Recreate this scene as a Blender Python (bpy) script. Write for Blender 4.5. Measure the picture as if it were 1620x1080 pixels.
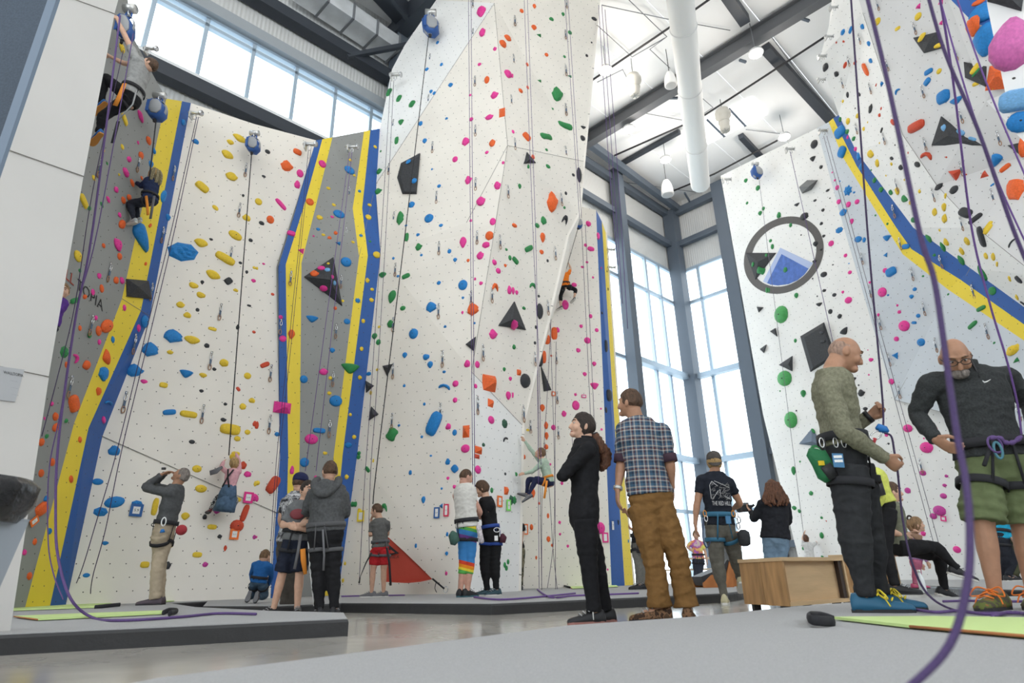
import bpy, bmesh, math, random
from math import radians, sin, cos, pi, sqrt, exp
from mathutils import Vector, Matrix, noise
from mathutils.bvhtree import BVHTree
from mathutils.geometry import tessellate_polygon
V3 = Vector
random.seed(7)
scene = bpy.context.scene
for o in list(bpy.data.objects): bpy.data.objects.remove(o)
col = scene.collection
# ------------------------------------------------------------------ camera
CAM = V3((0, 0, .35)); FPX = 977.0; PITCH = radians(20.9); ROLL = -.0228
FW = V3((0, cos(PITCH), sin(PITCH))); _r0 = V3((1, 0, 0)); _u0 = V3((0, -sin(PITCH), cos(PITCH)))
RT = _r0*cos(ROLL) + _u0*sin(ROLL); UP = _u0*cos(ROLL) - _r0*sin(ROLL)
cd = bpy.data.cameras.new('camera'); cam = bpy.data.objects.new('camera', cd); col.objects.link(cam)
cd.sensor_width = 36; cd.lens = 36*FPX/1620; cd.clip_start = .02; cd.clip_end = 500
cd.dof.use_dof = True; cd.dof.focus_distance = 7.0; cd.dof.aperture_fstop = 2.8
cam.matrix_world = Matrix(((RT.x, UP.x, -FW.x, CAM.x), (RT.y, UP.y, -FW.y, CAM.y), (RT.z, UP.z, -FW.z, CAM.z), (0, 0, 0, 1)))
scene.camera = cam
# ------------------------------------------------------------------ world, exposure
w = bpy.data.worlds.new('overcast_sky'); scene.world = w; w.use_nodes = True
bg = w.node_tree.nodes['Background']; bg.inputs[0].default_value = (.90, .96, 1, 1); bg.inputs[1].default_value = 8.0
vs = scene.view_settings
vs.view_transform = 'Standard'; vs.look = 'None'; vs.gamma = 1; vs.exposure = -1.05; vs.use_curve_mapping = False

def ray(px, py): return FW + RT*((px-810)/FPX) + UP*((540-py)/FPX)
def P(px, py, Y): d = ray(px, py); return CAM + d*(Y/d.y)
def Pz(px, py, z): d = ray(px, py); return CAM + d*((z-CAM.z)/d.z)
def Pp(px, py, pl): d = ray(px, py); n, c = pl; return CAM + d*((c-n.dot(CAM))/n.dot(d))
def proj(p):
    q = p-CAM; z = q.dot(FW); return 810+FPX*q.dot(RT)/z, 540-FPX*q.dot(UP)/z
def plane3(a, b, c): n = (b-a).cross(c-a).normalized(); return n, n.dot(a)
def mpp(p): return (p-CAM).dot(FW)/FPX          # metres per pixel at a point

# ------------------------------------------------------------------ materials
MATS = {}
def mat(name, c, rough=.6, metal=0, bump=0, bscale=40, var=0, vscale=6, spec=.4, emit=0, coat=0, detail=4, stretch=None):
    if name in MATS: return MATS[name]
    m = bpy.data.materials.new(name); m.use_nodes = True; nt = m.node_tree; N = nt.nodes; L = nt.links
    b = N['Principled BSDF']; b.inputs['Base Color'].default_value = (*c, 1); b.inputs['Roughness'].default_value = rough
    b.inputs['Metallic'].default_value = metal; b.inputs['Specular IOR Level'].default_value = spec
    if coat: b.inputs['Coat Weight'].default_value = coat
    if emit: b.inputs['Emission Color'].default_value = (*c, 1); b.inputs['Emission Strength'].default_value = emit
    if var or bump:
        tc = N.new('ShaderNodeTexCoord'); src = tc.outputs['Object']
        if stretch:
            mp = N.new('ShaderNodeMapping'); mp.inputs['Scale'].default_value = stretch; L.new(src, mp.inputs[0]); src = mp.outputs[0]
    if var:
        n = N.new('ShaderNodeTexNoise'); n.inputs['Scale'].default_value = vscale; n.inputs['Detail'].default_value = detail
        L.new(src, n.inputs['Vector'])
        r = N.new('ShaderNodeValToRGB'); r.color_ramp.elements[0].position = .3; r.color_ramp.elements[1].position = .7
        r.color_ramp.elements[0].color = (*[max(0, x*(1-var)) for x in c], 1); r.color_ramp.elements[1].color = (*[min(1, x*(1+var)) for x in c], 1)
        L.new(n.outputs[0], r.inputs[0]); L.new(r.outputs[0], b.inputs['Base Color'])
    if bump:
        n2 = N.new('ShaderNodeTexNoise'); n2.inputs['Scale'].default_value = bscale; n2.inputs['Detail'].default_value = 5
        L.new(src, n2.inputs['Vector'])
        bp = N.new('ShaderNodeBump'); bp.inputs['Strength'].default_value = bump; bp.inputs['Distance'].default_value = .02
        L.new(n2.outputs[0], bp.inputs['Height']); L.new(bp.outputs[0], b.inputs['Normal'])
    MATS[name] = m; return m

def wallmat(name, c, dots=True, rough=.55, dirt=.06):
    """painted plywood panel: T-nut holes on a grid in the panel's own UVs, faint chalk"""
    if name in MATS: return MATS[name]
    m = mat(name, c, rough, spec=.3); nt = m.node_tree; N = nt.nodes; L = nt.links; b = N['Principled BSDF']
    tc = N.new('ShaderNodeTexCoord'); n = N.new('ShaderNodeTexNoise'); n.inputs['Scale'].default_value = .9; n.inputs['Detail'].default_value = 6
    L.new(tc.outputs['Object'], n.inputs['Vector'])
    r = N.new('ShaderNodeValToRGB'); r.color_ramp.elements[0].position = .3; r.color_ramp.elements[1].position = .65
    r.color_ramp.elements[0].color = (*[x*(1-dirt) for x in c], 1); r.color_ramp.elements[1].color = (*[min(1, x*(1+dirt*.4)) for x in c], 1)
    L.new(n.outputs[0], r.inputs[0]); out = r.outputs[0]
    if dots:
        def M(op, a, bb=None):
            q = N.new('ShaderNodeMath'); q.operation = op
            for i, x in enumerate((a, bb)):
                if x is None: continue
                if isinstance(x, (int, float)): q.inputs[i].default_value = x
                else: L.new(x, q.inputs[i])
            return q.outputs[0]
        uv = N.new('ShaderNodeUVMap'); s = N.new('ShaderNodeSeparateXYZ'); L.new(uv.outputs[0], s.inputs[0])
        v = M('DIVIDE', s.outputs[1], .19); row = M('FLOOR', v)
        u = M('ADD', M('DIVIDE', s.outputs[0], .21), M('MULTIPLY', row, .37))
        du = M('MULTIPLY', M('SUBTRACT', M('FRACT', u), .5), .21); dv = M('MULTIPLY', M('SUBTRACT', M('FRACT', v), .5), .19)
        d = M('SQRT', M('ADD', M('MULTIPLY', du, du), M('MULTIPLY', dv, dv)))
        k = M('LESS_THAN', d, .0085)
        mx = N.new('ShaderNodeMix'); mx.data_type = 'RGBA'; L.new(k, mx.inputs[0]); L.new(out, mx.inputs[6]); mx.inputs[7].default_value = (.05, .045, .04, 1)
        out = mx.outputs[2]
    L.new(out, b.inputs['Base Color']); return m

# ------------------------------------------------------------------ object helpers
def tag(o, label=None, cat=None, group=None, kind=None):
    if label: o['label'] = label
    if cat: o['category'] = cat
    if group: o['group'] = group
    if kind: o['kind'] = kind
    return o
def empty(name, loc=(0, 0, 0), label=None, cat=None, group=None, kind=None):
    o = bpy.data.objects.new(name, None); o.location = loc; o.empty_display_size = .1; col.objects.link(o)
    return tag(o, label, cat, group, kind)
def link(name, me, m=None, parent=None, loc=None):
    o = bpy.data.objects.new(name, me); col.objects.link(o)
    if m is not None and not me.materials: me.materials.append(m)
    if parent is not None: o.parent = parent
    if loc is not None: o.location = loc
    return o
class MB:
    """collects geometry for ONE mesh object"""
    def __init__(s): s.v = []; s.f = []; s.m = []
    def add(s, v, f, mi=0):
        k = len(s.v); s.v += [V3(x) for x in v]; s.f += [tuple(i+k for i in q) for q in f]; s.m += [mi]*len(f); return s
    def box(s, c, size, rot=None, mi=0):
        c = V3(c); h = [x/2 for x in size]
        pts = [V3((x*h[0], y*h[1], z*h[2])) for x in (-1, 1) for y in (-1, 1) for z in (-1, 1)]
        if rot is not None: pts = [rot @ p for p in pts]
        return s.add([c+p for p in pts], [(0, 1, 3, 2), (4, 6, 7, 5), (0, 4, 5, 1), (2, 3, 7, 6), (0, 2, 6, 4), (1, 5, 7, 3)], mi)
    def beam(s, a, b, wd, ht, upv=(0, 0, 1), mi=0):
        a, b = V3(a), V3(b); t = (b-a).normalized(); u = V3(upv); sd = t.cross(u).normalized()*wd/2; u = sd.cross(t).normalized()*ht/2
        v = [a-sd-u, a+sd-u, a+sd+u, a-sd+u, b-sd-u, b+sd-u, b+sd+u, b-sd+u]
        return s.add(v, [(0, 1, 2, 3), (7, 6, 5, 4), (0, 4, 5, 1), (1, 5, 6, 2), (2, 6, 7, 3), (3, 7, 4, 0)], mi)
    def ibeam(s, a, b, wd, ht, upv=(0, 0, 1), tf=.03, mi=0):
        a, b = V3(a), V3(b); t = (b-a).normalized(); u = V3(upv); sd = t.cross(u).normalized(); u = sd.cross(t).normalized()
        for k in (-1, 1): s.beam(a+u*k*(ht/2-tf/2), b+u*k*(ht/2-tf/2), wd, tf, upv, mi)
        return s.beam(a, b, tf*.7, ht-2*tf, upv, mi)
    def loft(s, pts, rings, side=None, n=10, cap=True, mi=0, wob=0, seed=0):
        """closed tube through pts; rings = (half width, half depth)"""
        pts = [V3(p) for p in pts]; k = len(pts); vv = []; sd = V3(side) if side is not None else None
        for i, p in enumerate(pts):
            t = (pts[min(i+1, k-1)]-pts[max(i-1, 0)])
            if t.length < 1e-9: t = V3((0, 0, 1))
            t.normalize()
            if sd is None: sd = t.cross(V3((0, 0, 1)) if abs(t.z) < .9 else V3((1, 0, 0)))
            q = sd-t*sd.dot(t)
            if q.length < 1e-6: q = t.orthogonal()
            q.normalize(); fr = t.cross(q)
            if side is None: sd = q
            r = rings[i] if isinstance(rings[i], tuple) else (rings[i], rings[i])
            for j in range(n):
                a = 2*pi*j/n; x = q*(cos(a)*r[0])+fr*(sin(a)*r[1])
                if wob: x *= 1+wob*noise.noise(V3((cos(a)*1.3, sin(a)*1.3, 0))+p*9+V3((seed, 0, 0)))
                vv.append(p+x)
        ff = []
        for i in range(k-1):
            for j in range(n):
                a, b = i*n+j, i*n+(j+1) % n; ff.append((a, b, b+n, a+n))
        if cap:
            vv += [pts[0], pts[-1]]; c0 = len(vv)-2
            for j in range(n):
                ff.append((c0, (j+1) % n, j)); ff.append((c0+1, (k-1)*n+j, (k-1)*n+(j+1) % n))
        return s.add(vv, ff, mi)
    def ball(s, c, r, axes=None, n=12, m=8, fn=None, mi=0):
        c = V3(c); r = (r, r, r) if isinstance(r, (int, float)) else r; X, Yv, Z = axes or (V3((1, 0, 0)), V3((0, 1, 0)), V3((0, 0, 1)))
        vv = []
        for i in range(m+1):
            th = pi*i/m
            for j in range(n):
                ph = 2*pi*j/n; u = V3((sin(th)*cos(ph), sin(th)*sin(ph), cos(th)))
                if fn: u = fn(u)
                vv.append(c+X*u.x*r[0]+Yv*u.y*r[1]+Z*u.z*r[2])
        ff = []
        for i in range(m):
            for j in range(n):
                a, b = i*n+j, i*n+(j+1) % n
                if i == 0: ff.append((a, a+n, b+n))
                elif i == m-1: ff.append((a, a+n, b))
                else: ff.append((a, a+n, b+n, b))
        return s.add(vv, ff, mi)
    def ring(s, c, ax, side, rx, ry, wd, th, n=18, mi=0):
        """flat band (belt) around axis"""
        c, ax, sd = V3(c), V3(ax).normalized(), V3(side); sd = (sd-ax*sd.dot(ax)).normalized(); fr = ax.cross(sd); vv = []
        for j in range(n):
            a = 2*pi*j/n; d = sd*cos(a)*rx+fr*sin(a)*ry; e = d.normalized()*th
            vv += [c+d-ax*wd/2, c+d+e-ax*wd/2, c+d+e+ax*wd/2, c+d+ax*wd/2]
        ff = []
        for j in range(n):
            for q in range(4): a, b = j*4+q, j*4+(q+1) % 4; d = ((j+1) % n)*4; ff.append((a, b, d+(q+1) % 4, d+q))
        return s.add(vv, ff, mi)
    def torus(s, c, ax, side, rx, ry, r, n=16, k=6, mi=0):
        c, ax, sd = V3(c), V3(ax).normalized(), V3(side); sd = (sd-ax*sd.dot(ax)).normalized(); fr = ax.cross(sd); vv = []
        for j in range(n):
            a = 2*pi*j/n; d = sd*cos(a)*rx+fr*sin(a)*ry; e = (sd*cos(a)/max(rx, 1e-4)+fr*sin(a)/max(ry, 1e-4)).normalized()
            for q in range(k): b = 2*pi*q/k; vv.append(c+d+e*cos(b)*r+ax*sin(b)*r)
        ff = [(j*k+q, j*k+(q+1) % k, ((j+1) % n)*k+(q+1) % k, ((j+1) % n)*k+q) for j in range(n) for q in range(k)]
        return s.add(vv, ff, mi)
    def prism(s, pts, d, mi=0):
        """polygon extruded by vector d"""
        pts = [V3(p) for p in pts]; d = V3(d); n = len(pts); tri = tessellate_polygon([pts])
        f = [tuple(t) for t in tri]+[tuple(i+n for i in reversed(t)) for t in tri]+[(i, (i+1) % n, n+(i+1) % n, n+i) for i in range(n)]
        return s.add(pts+[p+d for p in pts], f, mi)
    def mesh(s, name, org=(0, 0, 0), smooth=True, fix=True):
        me = bpy.data.meshes.new(name); org = V3(org)
        me.from_pydata([tuple(v-org) for v in s.v], [], s.f)
        if any(s.m): me.polygons.foreach_set('material_index', s.m)
        if fix:
            bm = bmesh.new(); bm.from_mesh(me); bmesh.ops.recalc_face_normals(bm, faces=bm.faces); bm.to_mesh(me); bm.free()
        me.polygons.foreach_set('use_smooth', [smooth]*len(me.polygons)); me.update(); return me
    def build(s, name, m, parent=None, org=None, smooth=True, fix=True):
        """one linked mesh object; origin at org (world) or at the parent's location"""
        o0 = V3(org) if org is not None else (parent.matrix_basis.translation if parent is not None else V3((0, 0, 0)))
        me = s.mesh(name, o0, smooth, fix); ms = m if isinstance(m, (list, tuple)) else [m]
        for x in ms: me.materials.append(x)
        o = link(name, me, None, parent)
        if parent is None: o.location = o0
        return o
def catmull(pts, k=6):
    pts = [V3(p) for p in pts]
    if len(pts) < 3: return pts
    out = []
    for i in range(len(pts)-1):
        a, b, c, d = pts[max(i-1, 0)], pts[i], pts[i+1], pts[min(i+2, len(pts)-1)]
        for j in range(k):
            t = j/k; out.append(.5*((2*b)+(c-a)*t+(2*a-5*b+4*c-d)*t*t+(3*b-a-3*c+d)*t**3))
    return out+[pts[-1]]
def cen(o):
    """move a parentless mesh's origin to its lowest centre"""
    return o
ORD = ['first', 'second', 'third', 'fourth', 'fifth', 'sixth', 'seventh', 'eighth', 'ninth', 'tenth', 'eleventh', 'twelfth', 'thirteenth', 'fourteenth', 'fifteenth', 'sixteenth', 'seventeenth', 'eighteenth', 'nineteenth', 'twentieth']
def ordn(i):
    if i < 20: return ORD[i]
    T = ['twenty', 'thirty', 'forty', 'fifty', 'sixty', 'seventy']; k = i+1
    return T[k//10-2]+('-'+ORD[k % 10-1] if k % 10 else '').strip() if k % 10 else T[k//10-2][:-1]+'ieth'
# ================================================================== SETTING
KW = 1.25
def PK(x, y, Y): return P(x, y, Y*KW)
AZ = .8007; D1 = V3((sin(AZ), cos(AZ), 0)); NW = V3((-cos(AZ), sin(AZ), 0)); D2 = V3((cos(AZ), -sin(AZ), 0))
W1 = (NW, 9.85*KW)                                   # long window wall
CORN = Pp(1057, 345, W1); EAVE = CORN.z
W2 = (D1, D1.dot(CORN))                           # short window wall, square to it
S2P = (NW, 8.85*KW)                                  # left white climbing wall
STEEL = mat('blue_grey_steel', (.10, .125, .16), .5, spec=.4)
DARK = mat('dark_steel', (.035, .042, .055), .5)
FRAME = mat('window_frame_metal', (.42, .52, .62), .4, .3)
SIDING = mat('corrugated_siding', (.62, .63, .63), .6)
nt = SIDING.node_tree; _w = nt.nodes.new('ShaderNodeTexWave'); _w.inputs['Scale'].default_value = 3.2; _w.bands_direction = 'DIAGONAL'
_tc = nt.nodes.new('ShaderNodeUVMap'); nt.links.new(_tc.outputs[0], _w.inputs[0]); _w.bands_direction = 'X'
_b = nt.nodes.new('ShaderNodeBump'); _b.inputs['Strength'].default_value = .35; _b.inputs['Distance'].default_value = .03
nt.links.new(_w.outputs[1], _b.inputs['Height']); nt.links.new(_b.outputs[0], nt.nodes['Principled BSDF'].inputs['Normal'])
# floor: polished concrete
FLOOR = mat('polished_concrete', (.45, .425, .385), .16, var=.22, vscale=1.3, spec=.55, detail=8)
fl = MB().add([tuple(NW*12.4-D1*15), tuple(NW*12.4+D1*24), tuple(-NW*14-D1*-24), tuple(-NW*14-D1*15)], [(0, 1, 2, 3)]).build('floor', FLOOR, smooth=False)
tag(fl, 'polished grey concrete floor between the mats', kind='structure')
gr = MB().add([(-90, -60, -.35), (120, -60, -.35), (120, 130, -.35), (-90, 130, -.35)], [(0, 1, 2, 3)]).build('ground', mat('pale_ground', (.62, .63, .62), .9), smooth=False)
tag(gr, 'pale ground outside the windows', kind='structure')

BV, BF, BZ = [], [], []                           # climbing-surface triangles for placing holds
def poly_mesh(pts, thick, nrm):
    pts = [V3(p) for p in pts]; n = len(pts); back = [p-nrm*thick for p in pts]
    tri = [tuple(t) for t in tessellate_polygon([pts])]
    f = []
    for t in tri:
        a, b, c = (pts[i] for i in t)
        if (b-a).cross(c-a).dot(nrm) < 0: t = (t[0], t[2], t[1])
        f.append(t)
    return pts+back, f, [tuple(i+n for i in reversed(t)) for t in f], [(i, n+i, n+(i+1) % n, (i+1) % n) for i in range(n)]
def panel(name, pts, m, parent, zone=None, thick=.05):
    pts = [V3(p) for p in pts]; c = sum(pts, V3())/len(pts); nr = V3()
    for i in range(len(pts)): nr += (pts[i]-c).cross(pts[(i+1) % len(pts)]-c)
    nr.normalize()
    if nr.dot(CAM-c) < 0: nr = -nr
    v, ft, fb, fs = poly_mesh(pts, thick, nr)
    org = parent.matrix_basis.translation
    me = bpy.data.meshes.new(name); me.from_pydata([tuple(q-org) for q in v], [], ft+fb+fs)
    ux = V3((0, 0, 1)).cross(nr); ux = ux.normalized() if ux.length > 1e-3 else V3((1, 0, 0)); uy = nr.cross(ux)
    uvl = me.uv_layers.new(name='UVMap')
    for l in me.loops: q = v[l.vertex_index]; uvl.data[l.index].uv = (q.dot(ux), q.dot(uy))
    me.update(); me.materials.append(m); o = link(name, me, None, parent)
    if zone:
        k = len(BV); BV.extend(v[:len(pts)])
        for t in ft: BF.append(tuple(i+k for i in t)); BZ.append(zone)
    return o
def on_seg(px, A, B):
    xa, xb = 0., 1.
    for _ in range(40):
        t = (xa+xb)/2; x = proj(A.lerp(B, t))[0]
        if (x < px) == (proj(A)[0] < proj(B)[0]): xa = t
        else: xb = t
    return A.lerp(B, (xa+xb)/2)
def down(p, z=.0): return V3((p.x, p.y, z))

WH = wallmat('white_wall_warm_lit', (.84, .795, .725)); WH2 = wallmat('white_wall_bright_lit', (.86, .855, .84))  # same white paint; warm lamp light and bright daylight put into the two tones
GY = wallmat('grey_wall_paint', (.29, .295, .285)); GY2 = wallmat('light_grey_wall_paint', (.60, .64, .69))
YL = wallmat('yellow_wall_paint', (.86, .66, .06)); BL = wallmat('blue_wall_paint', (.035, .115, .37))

# ---- left wall S1 (grey, yellow and blue stripes) + S2 (white)
wl = empty('wall_left', (-6, 6, 0), 'grey overhanging climbing wall with yellow and blue edge stripes at far left', kind='structure')
B0 = Pp(105, 953, S2P); B1 = Pp(162, 690, S2P); B2 = Pp(237, 500, S2P); B3 = Pp(302, 163, S2P)
G0 = PK(-40, 985, 5.9); G2 = PK(60, 390, 5.9)
lo = plane3(B0, B2, PK(20, 850, 6.35))
G0 = Pp(-60, 985, lo); G1 = Pp(10, 640, lo); G2 = Pp(70, 395, lo)
hi = plane3(B2, G2, B3); G3 = Pp(120, 100, hi); G4 = Pp(178, -30, hi); G5 = Pp(200, -30, hi)
L = lambda x, y: Pp(x, y, lo); Hh = lambda x, y: Pp(x, y, hi)
def hinge(x):                                     # the kink line B2-G2
    return on_seg(x, G2, B2)
y0 = [(40, 955), (80, 953)]
Ya0, Yb0 = down(L(40, 957)), down(L(80, 955)); Ya1, Yb1 = L(117, 670), L(140, 677); Ya2, Yb2 = hinge(193), hinge(223)
Ya3, Yb3 = Hh(263, 156), Hh(288, 160)
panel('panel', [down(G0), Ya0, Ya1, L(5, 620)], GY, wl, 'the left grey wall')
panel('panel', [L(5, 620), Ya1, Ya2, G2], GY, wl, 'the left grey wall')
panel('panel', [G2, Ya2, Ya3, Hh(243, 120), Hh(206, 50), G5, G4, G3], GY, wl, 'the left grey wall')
for z, m, a in (('yellow_stripe', YL, (Ya0, Yb0, Yb1, Ya1)), ('yellow_stripe', YL, (Ya1, Yb1, Yb2, Ya2)), ('yellow_stripe', YL, (Ya2, Yb2, Yb3, Ya3)),
                ('blue_stripe', BL, (Yb0, down(B0), B1, Yb1)), ('blue_stripe', BL, (Yb1, B1, B2, Yb2)), ('blue_stripe', BL, (Yb2, B2, B3, Yb3))):
    panel(z, a, m, wl, 'the left '+z.replace('_', ' '))
# hidden return face behind the pillar that the upper climber stands on
rp = [P(178, -30, G4.y), P(120, 100, G3.y), PK(60, 420, 5.6), PK(-10, 420, 4.4), PK(60, -30, 4.3)]
panel('panel', rp, GY, wl, 'the left return face')
wb = empty('wall_white_left', (-3.5, 9, 0), 'white climbing wall with yellow holds behind the man in grey sweater', kind='structure')
Lt, Lk = Pp(500, 222, S2P), Pp(437, 423, S2P); Ll, Lb = Pp(443, 720, S2P), Pp(430, 935, S2P)
sA, sB = Pp(163, 688, S2P), Pp(441, 812, S2P)
panel('panel', [B1, B2, B3, Pp(402, 196, S2P), Lt, Lk, Ll, sB], WH, wb, 'the left white wall')
off = NW*.012
panel('panel', [down(B0)+off, B1+off, sB+off, down(Lb)+off], WH, wb, 'the left white wall')
# ---- S3 prow between twin stripes
wp = empty('wall_prow', (-3, 9.4, 0), 'grey climbing panel framed by twin blue and yellow stripes', kind='structure')
Rt, Rk, Rl, Rb = PK(601, 203, 10.0), PK(602, 402, 9.45), PK(565, 720, 9.75), PK(535, 930, 9.95)
Lk = Lk-NW*.12; 
rows = [((Lt, Rt), (510, 526, 576, 586)), ((Pp(467, 330, S2P)-NW*.06, PK(597, 330, 9.68)), (480, 499, 558, 573)), ((Lk, Rk), (452, 477, 568, 582)), ((Ll, Rl), (456, 474, 528, 542)), ((down(Lb), down(Rb)), (450, 470, 508, 520))]
R = []
for (A, B), xs in rows: R.append([A]+[on_seg(x, A, B) for x in xs]+[B])
for i in range(4):
    for j, (nm, m) in enumerate((('blue_stripe', BL), ('yellow_stripe', YL), ('panel', GY), ('yellow_stripe', YL), ('blue_stripe', BL))):
        a, b = R[i], R[i+1]
        for tri in ([a[j], a[j+1], b[j+1], b[j]],):
            panel(nm, tri, m, wp, ('the grey prow' if nm == 'panel' else 'the prow '+nm.replace('_', ' ')))
# ---- tower
wt = empty('wall_tower', (-.6, 9.6, 0), 'tall white climbing tower in the middle, widening upward', kind='structure')
TL, TR, TB = "the tower's left face", "the tower's right face", 'the white wall behind the tower'
A0, A1, A2, A3, A4, A5 = PK(745, 950, 9.0), PK(746, 588, 9.0), PK(783, 360, 8.95), PK(803, 230, 8.9), PK(782, 5, 9.2), PK(770, -140, 9.3)
K0 = PK(594, 292, 9.75); S1_, S2_, S3_, S4_ = PK(620, 110, 10.2), PK(640, 72, 10.1), PK(690, 0, 9.9), PK(760, -140, 9.8)
X1 = PK(738, 352, 9.05)
panel('panel', [K0, Rt, S1_, S2_, S3_, A4], WH2, wt, TL)  # brighter white: light on this upper facet put into the colour
panel('panel', [S3_, S4_, A5, A4], WH, wt, TL)
panel('panel', [K0, A4, A3, X1, Rk], WH, wt, TL)
panel('panel', [X1, A3, A2], WH, wt, TL)
panel('panel', [Rk, X1, A2, A1, Rl], WH, wt, TL)
panel('panel', [Rl, A1, down(A0), down(Rb)], WH, wt, TL)
q0, q1, q2, q3, q4, q5, q6, q7 = PK(955, -140, 10.2), PK(947, 0, 10.2), PK(923, 255, 10.2), PK(916, 335, 10.2), PK(897, 372, 10.2), PK(863, 520, 10.15), PK(835, 633, 10.05), PK(826, 672, 10.0)
q8 = PK(820, 938, 9.95)
panel('panel', [A4, A5, q0, q1], WH, wt, TR)
panel('panel', [A3, A4, q1, q2], WH, wt, TR)
panel('panel', [A2, A3, q2, q3, q4, q5], WH, wt, TR)
panel('panel', [A1, A2, q5, q6, q7], WH, wt, TR)
panel('panel', [A1, q7, down(q8), down(A0)], WH2, wt, TR)  # lower facet's light put into the colour by the brighter white
# tower far side and S5 behind
bk = V3((-.1, 2.4, 0))
panel('panel', [q0, q0+bk, q2+bk, q2, q1], WH, wt); panel('panel', [q2, q2+bk, q3+bk, q3], WH, wt)
panel('panel', [down(q8), q7, q6, q5, q4, q3, q3+bk, q5+bk, q7+bk, down(q8+bk)], WH, wt)
w5 = empty('wall_behind_tower', (1.3, 12.2, 0), 'white climbing wall with pink holds behind the tower', kind='structure')
c0, c1, c2, c3 = PK(780, 330, 11.6), PK(943, 330, 12.3), PK(967, 923, 12.5), PK(780, 930, 11.7)
p5 = plane3(c0, c1, c2); Q = lambda x, y: Pp(x, y, p5)
cb0, cb1 = PK(952, 350, 12.75), PK(988, 923, 12.95); cy0, cy1 = PK(958, 367, 13.2), PK(1002, 923, 13.4)
panel('panel', [Q(780, 300), Q(910, 325), Q(943, 332), down(Q(967, 923)), down(Q(780, 930))], WH, w5, TB)
panel('blue_stripe', [Q(943, 332), cb0, down(cb1), down(Q(967, 923))], BL, w5, 'the far blue stripe')
panel('yellow_stripe', [cb0, cy0, PK(967, 493, 13.2), PK(978, 660, 13.25), down(cy1), down(cb1)], YL, w5, 'the far yellow stripe')
panel('panel', [cy0, cy0+V3((-.4, 1.5, 0)), down(cy1+V3((-.4, 1.5, 0))), down(cy1), PK(978, 660, 13.25), PK(967, 493, 13.2)], WH, w5)
# ---- right walls
w6 = empty('wall_logo', (7, 13, 0), 'white climbing wall painted with a round mountain logo', kind='structure')
e0, e1 = PK(1270, 905, 14.2), PK(1475, 915, 11.4)
e2 = PK(1140, 278, 13.85)
p6 = plane3(e0, e1, e2); S6 = lambda x, y: Pp(x, y, p6); Z6 = 'the mountain-logo wall'
panel('panel', [S6(1140, 278), S6(1292, 203), S6(1335, 360), S6(1415, 632), S6(1290, 660), S6(1207, 655)], WH2, w6, Z6)
panel('panel', [S6(1207, 655), S6(1290, 660), S6(1415, 632), S6(1487, 651), S6(1640, 700), down(S6(1640, 915)), down(S6(1270, 905))], WH2, w6, Z6)
w7 = empty('wall_right', (7.5, 11, 0), 'grey climbing wall crossed by a yellow and blue stripe at right', kind='structure')
t0, t1, t2 = S6(1292, 203), S6(1335, 360), S6(1415, 632)
m1 = P(1533, 425, S6(1533, 425).y-.35); p7 = plane3(t0, t2, m1); S7 = lambda x, y: Pp(x, y, p7); Z7 = 'the right grey wall'
Ty, Tb, Tw = S7(1311, 193), S7(1318, 187), S7(1327, 182)
panel('panel', [t0, Ty, S7(1333, 248), S7(1402, 360), S7(1428, 402), S7(1500, 458), t2, t1], GY2, w7, Z7)
u0 = S7(1500, 458)
r1 = P(1640, 560, S7(1640, 560).y-.3); r2 = S6(1640, 700)
p7b = plane3(u0, t2, r1); S7b = lambda x, y: Pp(x, y, p7b)
panel('panel', [t2, u0, S7b(1640, 552), S7b(1640, 700), S7b(1487, 651)], GY2, w7, Z7)
u1, u2 = S7(1519, 442), S7(1535, 424)
panel('yellow_stripe', [Ty, Tb, S7(1355, 262), S7(1418, 360), S7(1442, 394), u1, u0, S7(1428, 402), S7(1402, 360), S7(1333, 248)], YL, w7, 'the right yellow stripe')
panel('yellow_stripe', [u0, u1, S7b(1640, 527), S7b(1640, 552)], YL, w7, 'the right yellow stripe')
panel('blue_stripe', [Tb, Tw, S7(1355, 240), S7(1445, 360), u2, u1, S7(1442, 394), S7(1418, 360), S7(1355, 262)], BL, w7, 'the right blue stripe')
panel('blue_stripe', [u1, u2, S7b(1640, 500), S7b(1640, 527)], BL, w7, 'the right blue stripe')
w8 = empty('wall_overhang_right', (7.5, 9, 6), 'steep white climbing overhang at upper right', kind='structure')
def near(p, dy): x, y = proj(p); return P(x, y, p.y-dy)
Z8a, Z8b = 'the bright right overhang', 'the grey-white right overhang'
h = [Tw, S7(1355, 240), S7(1445, 360), u2, S7b(1640, 500)]
f0, f1, f2 = P(1297, 92, Tw.y-.5), P(1310, 55, Tw.y-.8), P(1322, -60, Tw.y-1.5)
k = [P(1340, -60, Tw.y-2.0), P(1365, 20, Tw.y-2.0), P(1428, 213, S7(1428, 300).y-1.0), P(1482, 293, S7(1482, 380).y-.9), P(1545, 360, S7(1545, 430).y-.9), P(1640, 436, S7b(1640, 500).y-.9)]
panel('panel', [Tw, f0, f1, f2, k[0], k[1]], WH2, w8, Z8a)
panel('panel', [Tw, k[1], k[2], h[1]], WH2, w8, Z8a); panel('panel', [h[1], k[2], k[3], h[2]], WH2, w8, Z8a)
panel('panel', [h[2], k[3], k[4], h[3]], WH2, w8, Z8a); panel('panel', [h[3], k[4], k[5], h[4]], WH2, w8, Z8a)
j0, j1, j2 = PK(1480, -60, 7.2), PK(1560, 160, 7.3), PK(1640, 240, 7.2); j3 = PK(1640, -60, 6.4)
WH3 = wallmat('white_wall_shaded', (.70, .70, .705))  # same white wall; shade of the overhang put into this greyer tone
panel('panel', [k[1], k[0], j0, j1], WH3, w8, Z8b); panel('panel', [k[1], j1, k[3], k[2]], WH3, w8, Z8b)
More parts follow.
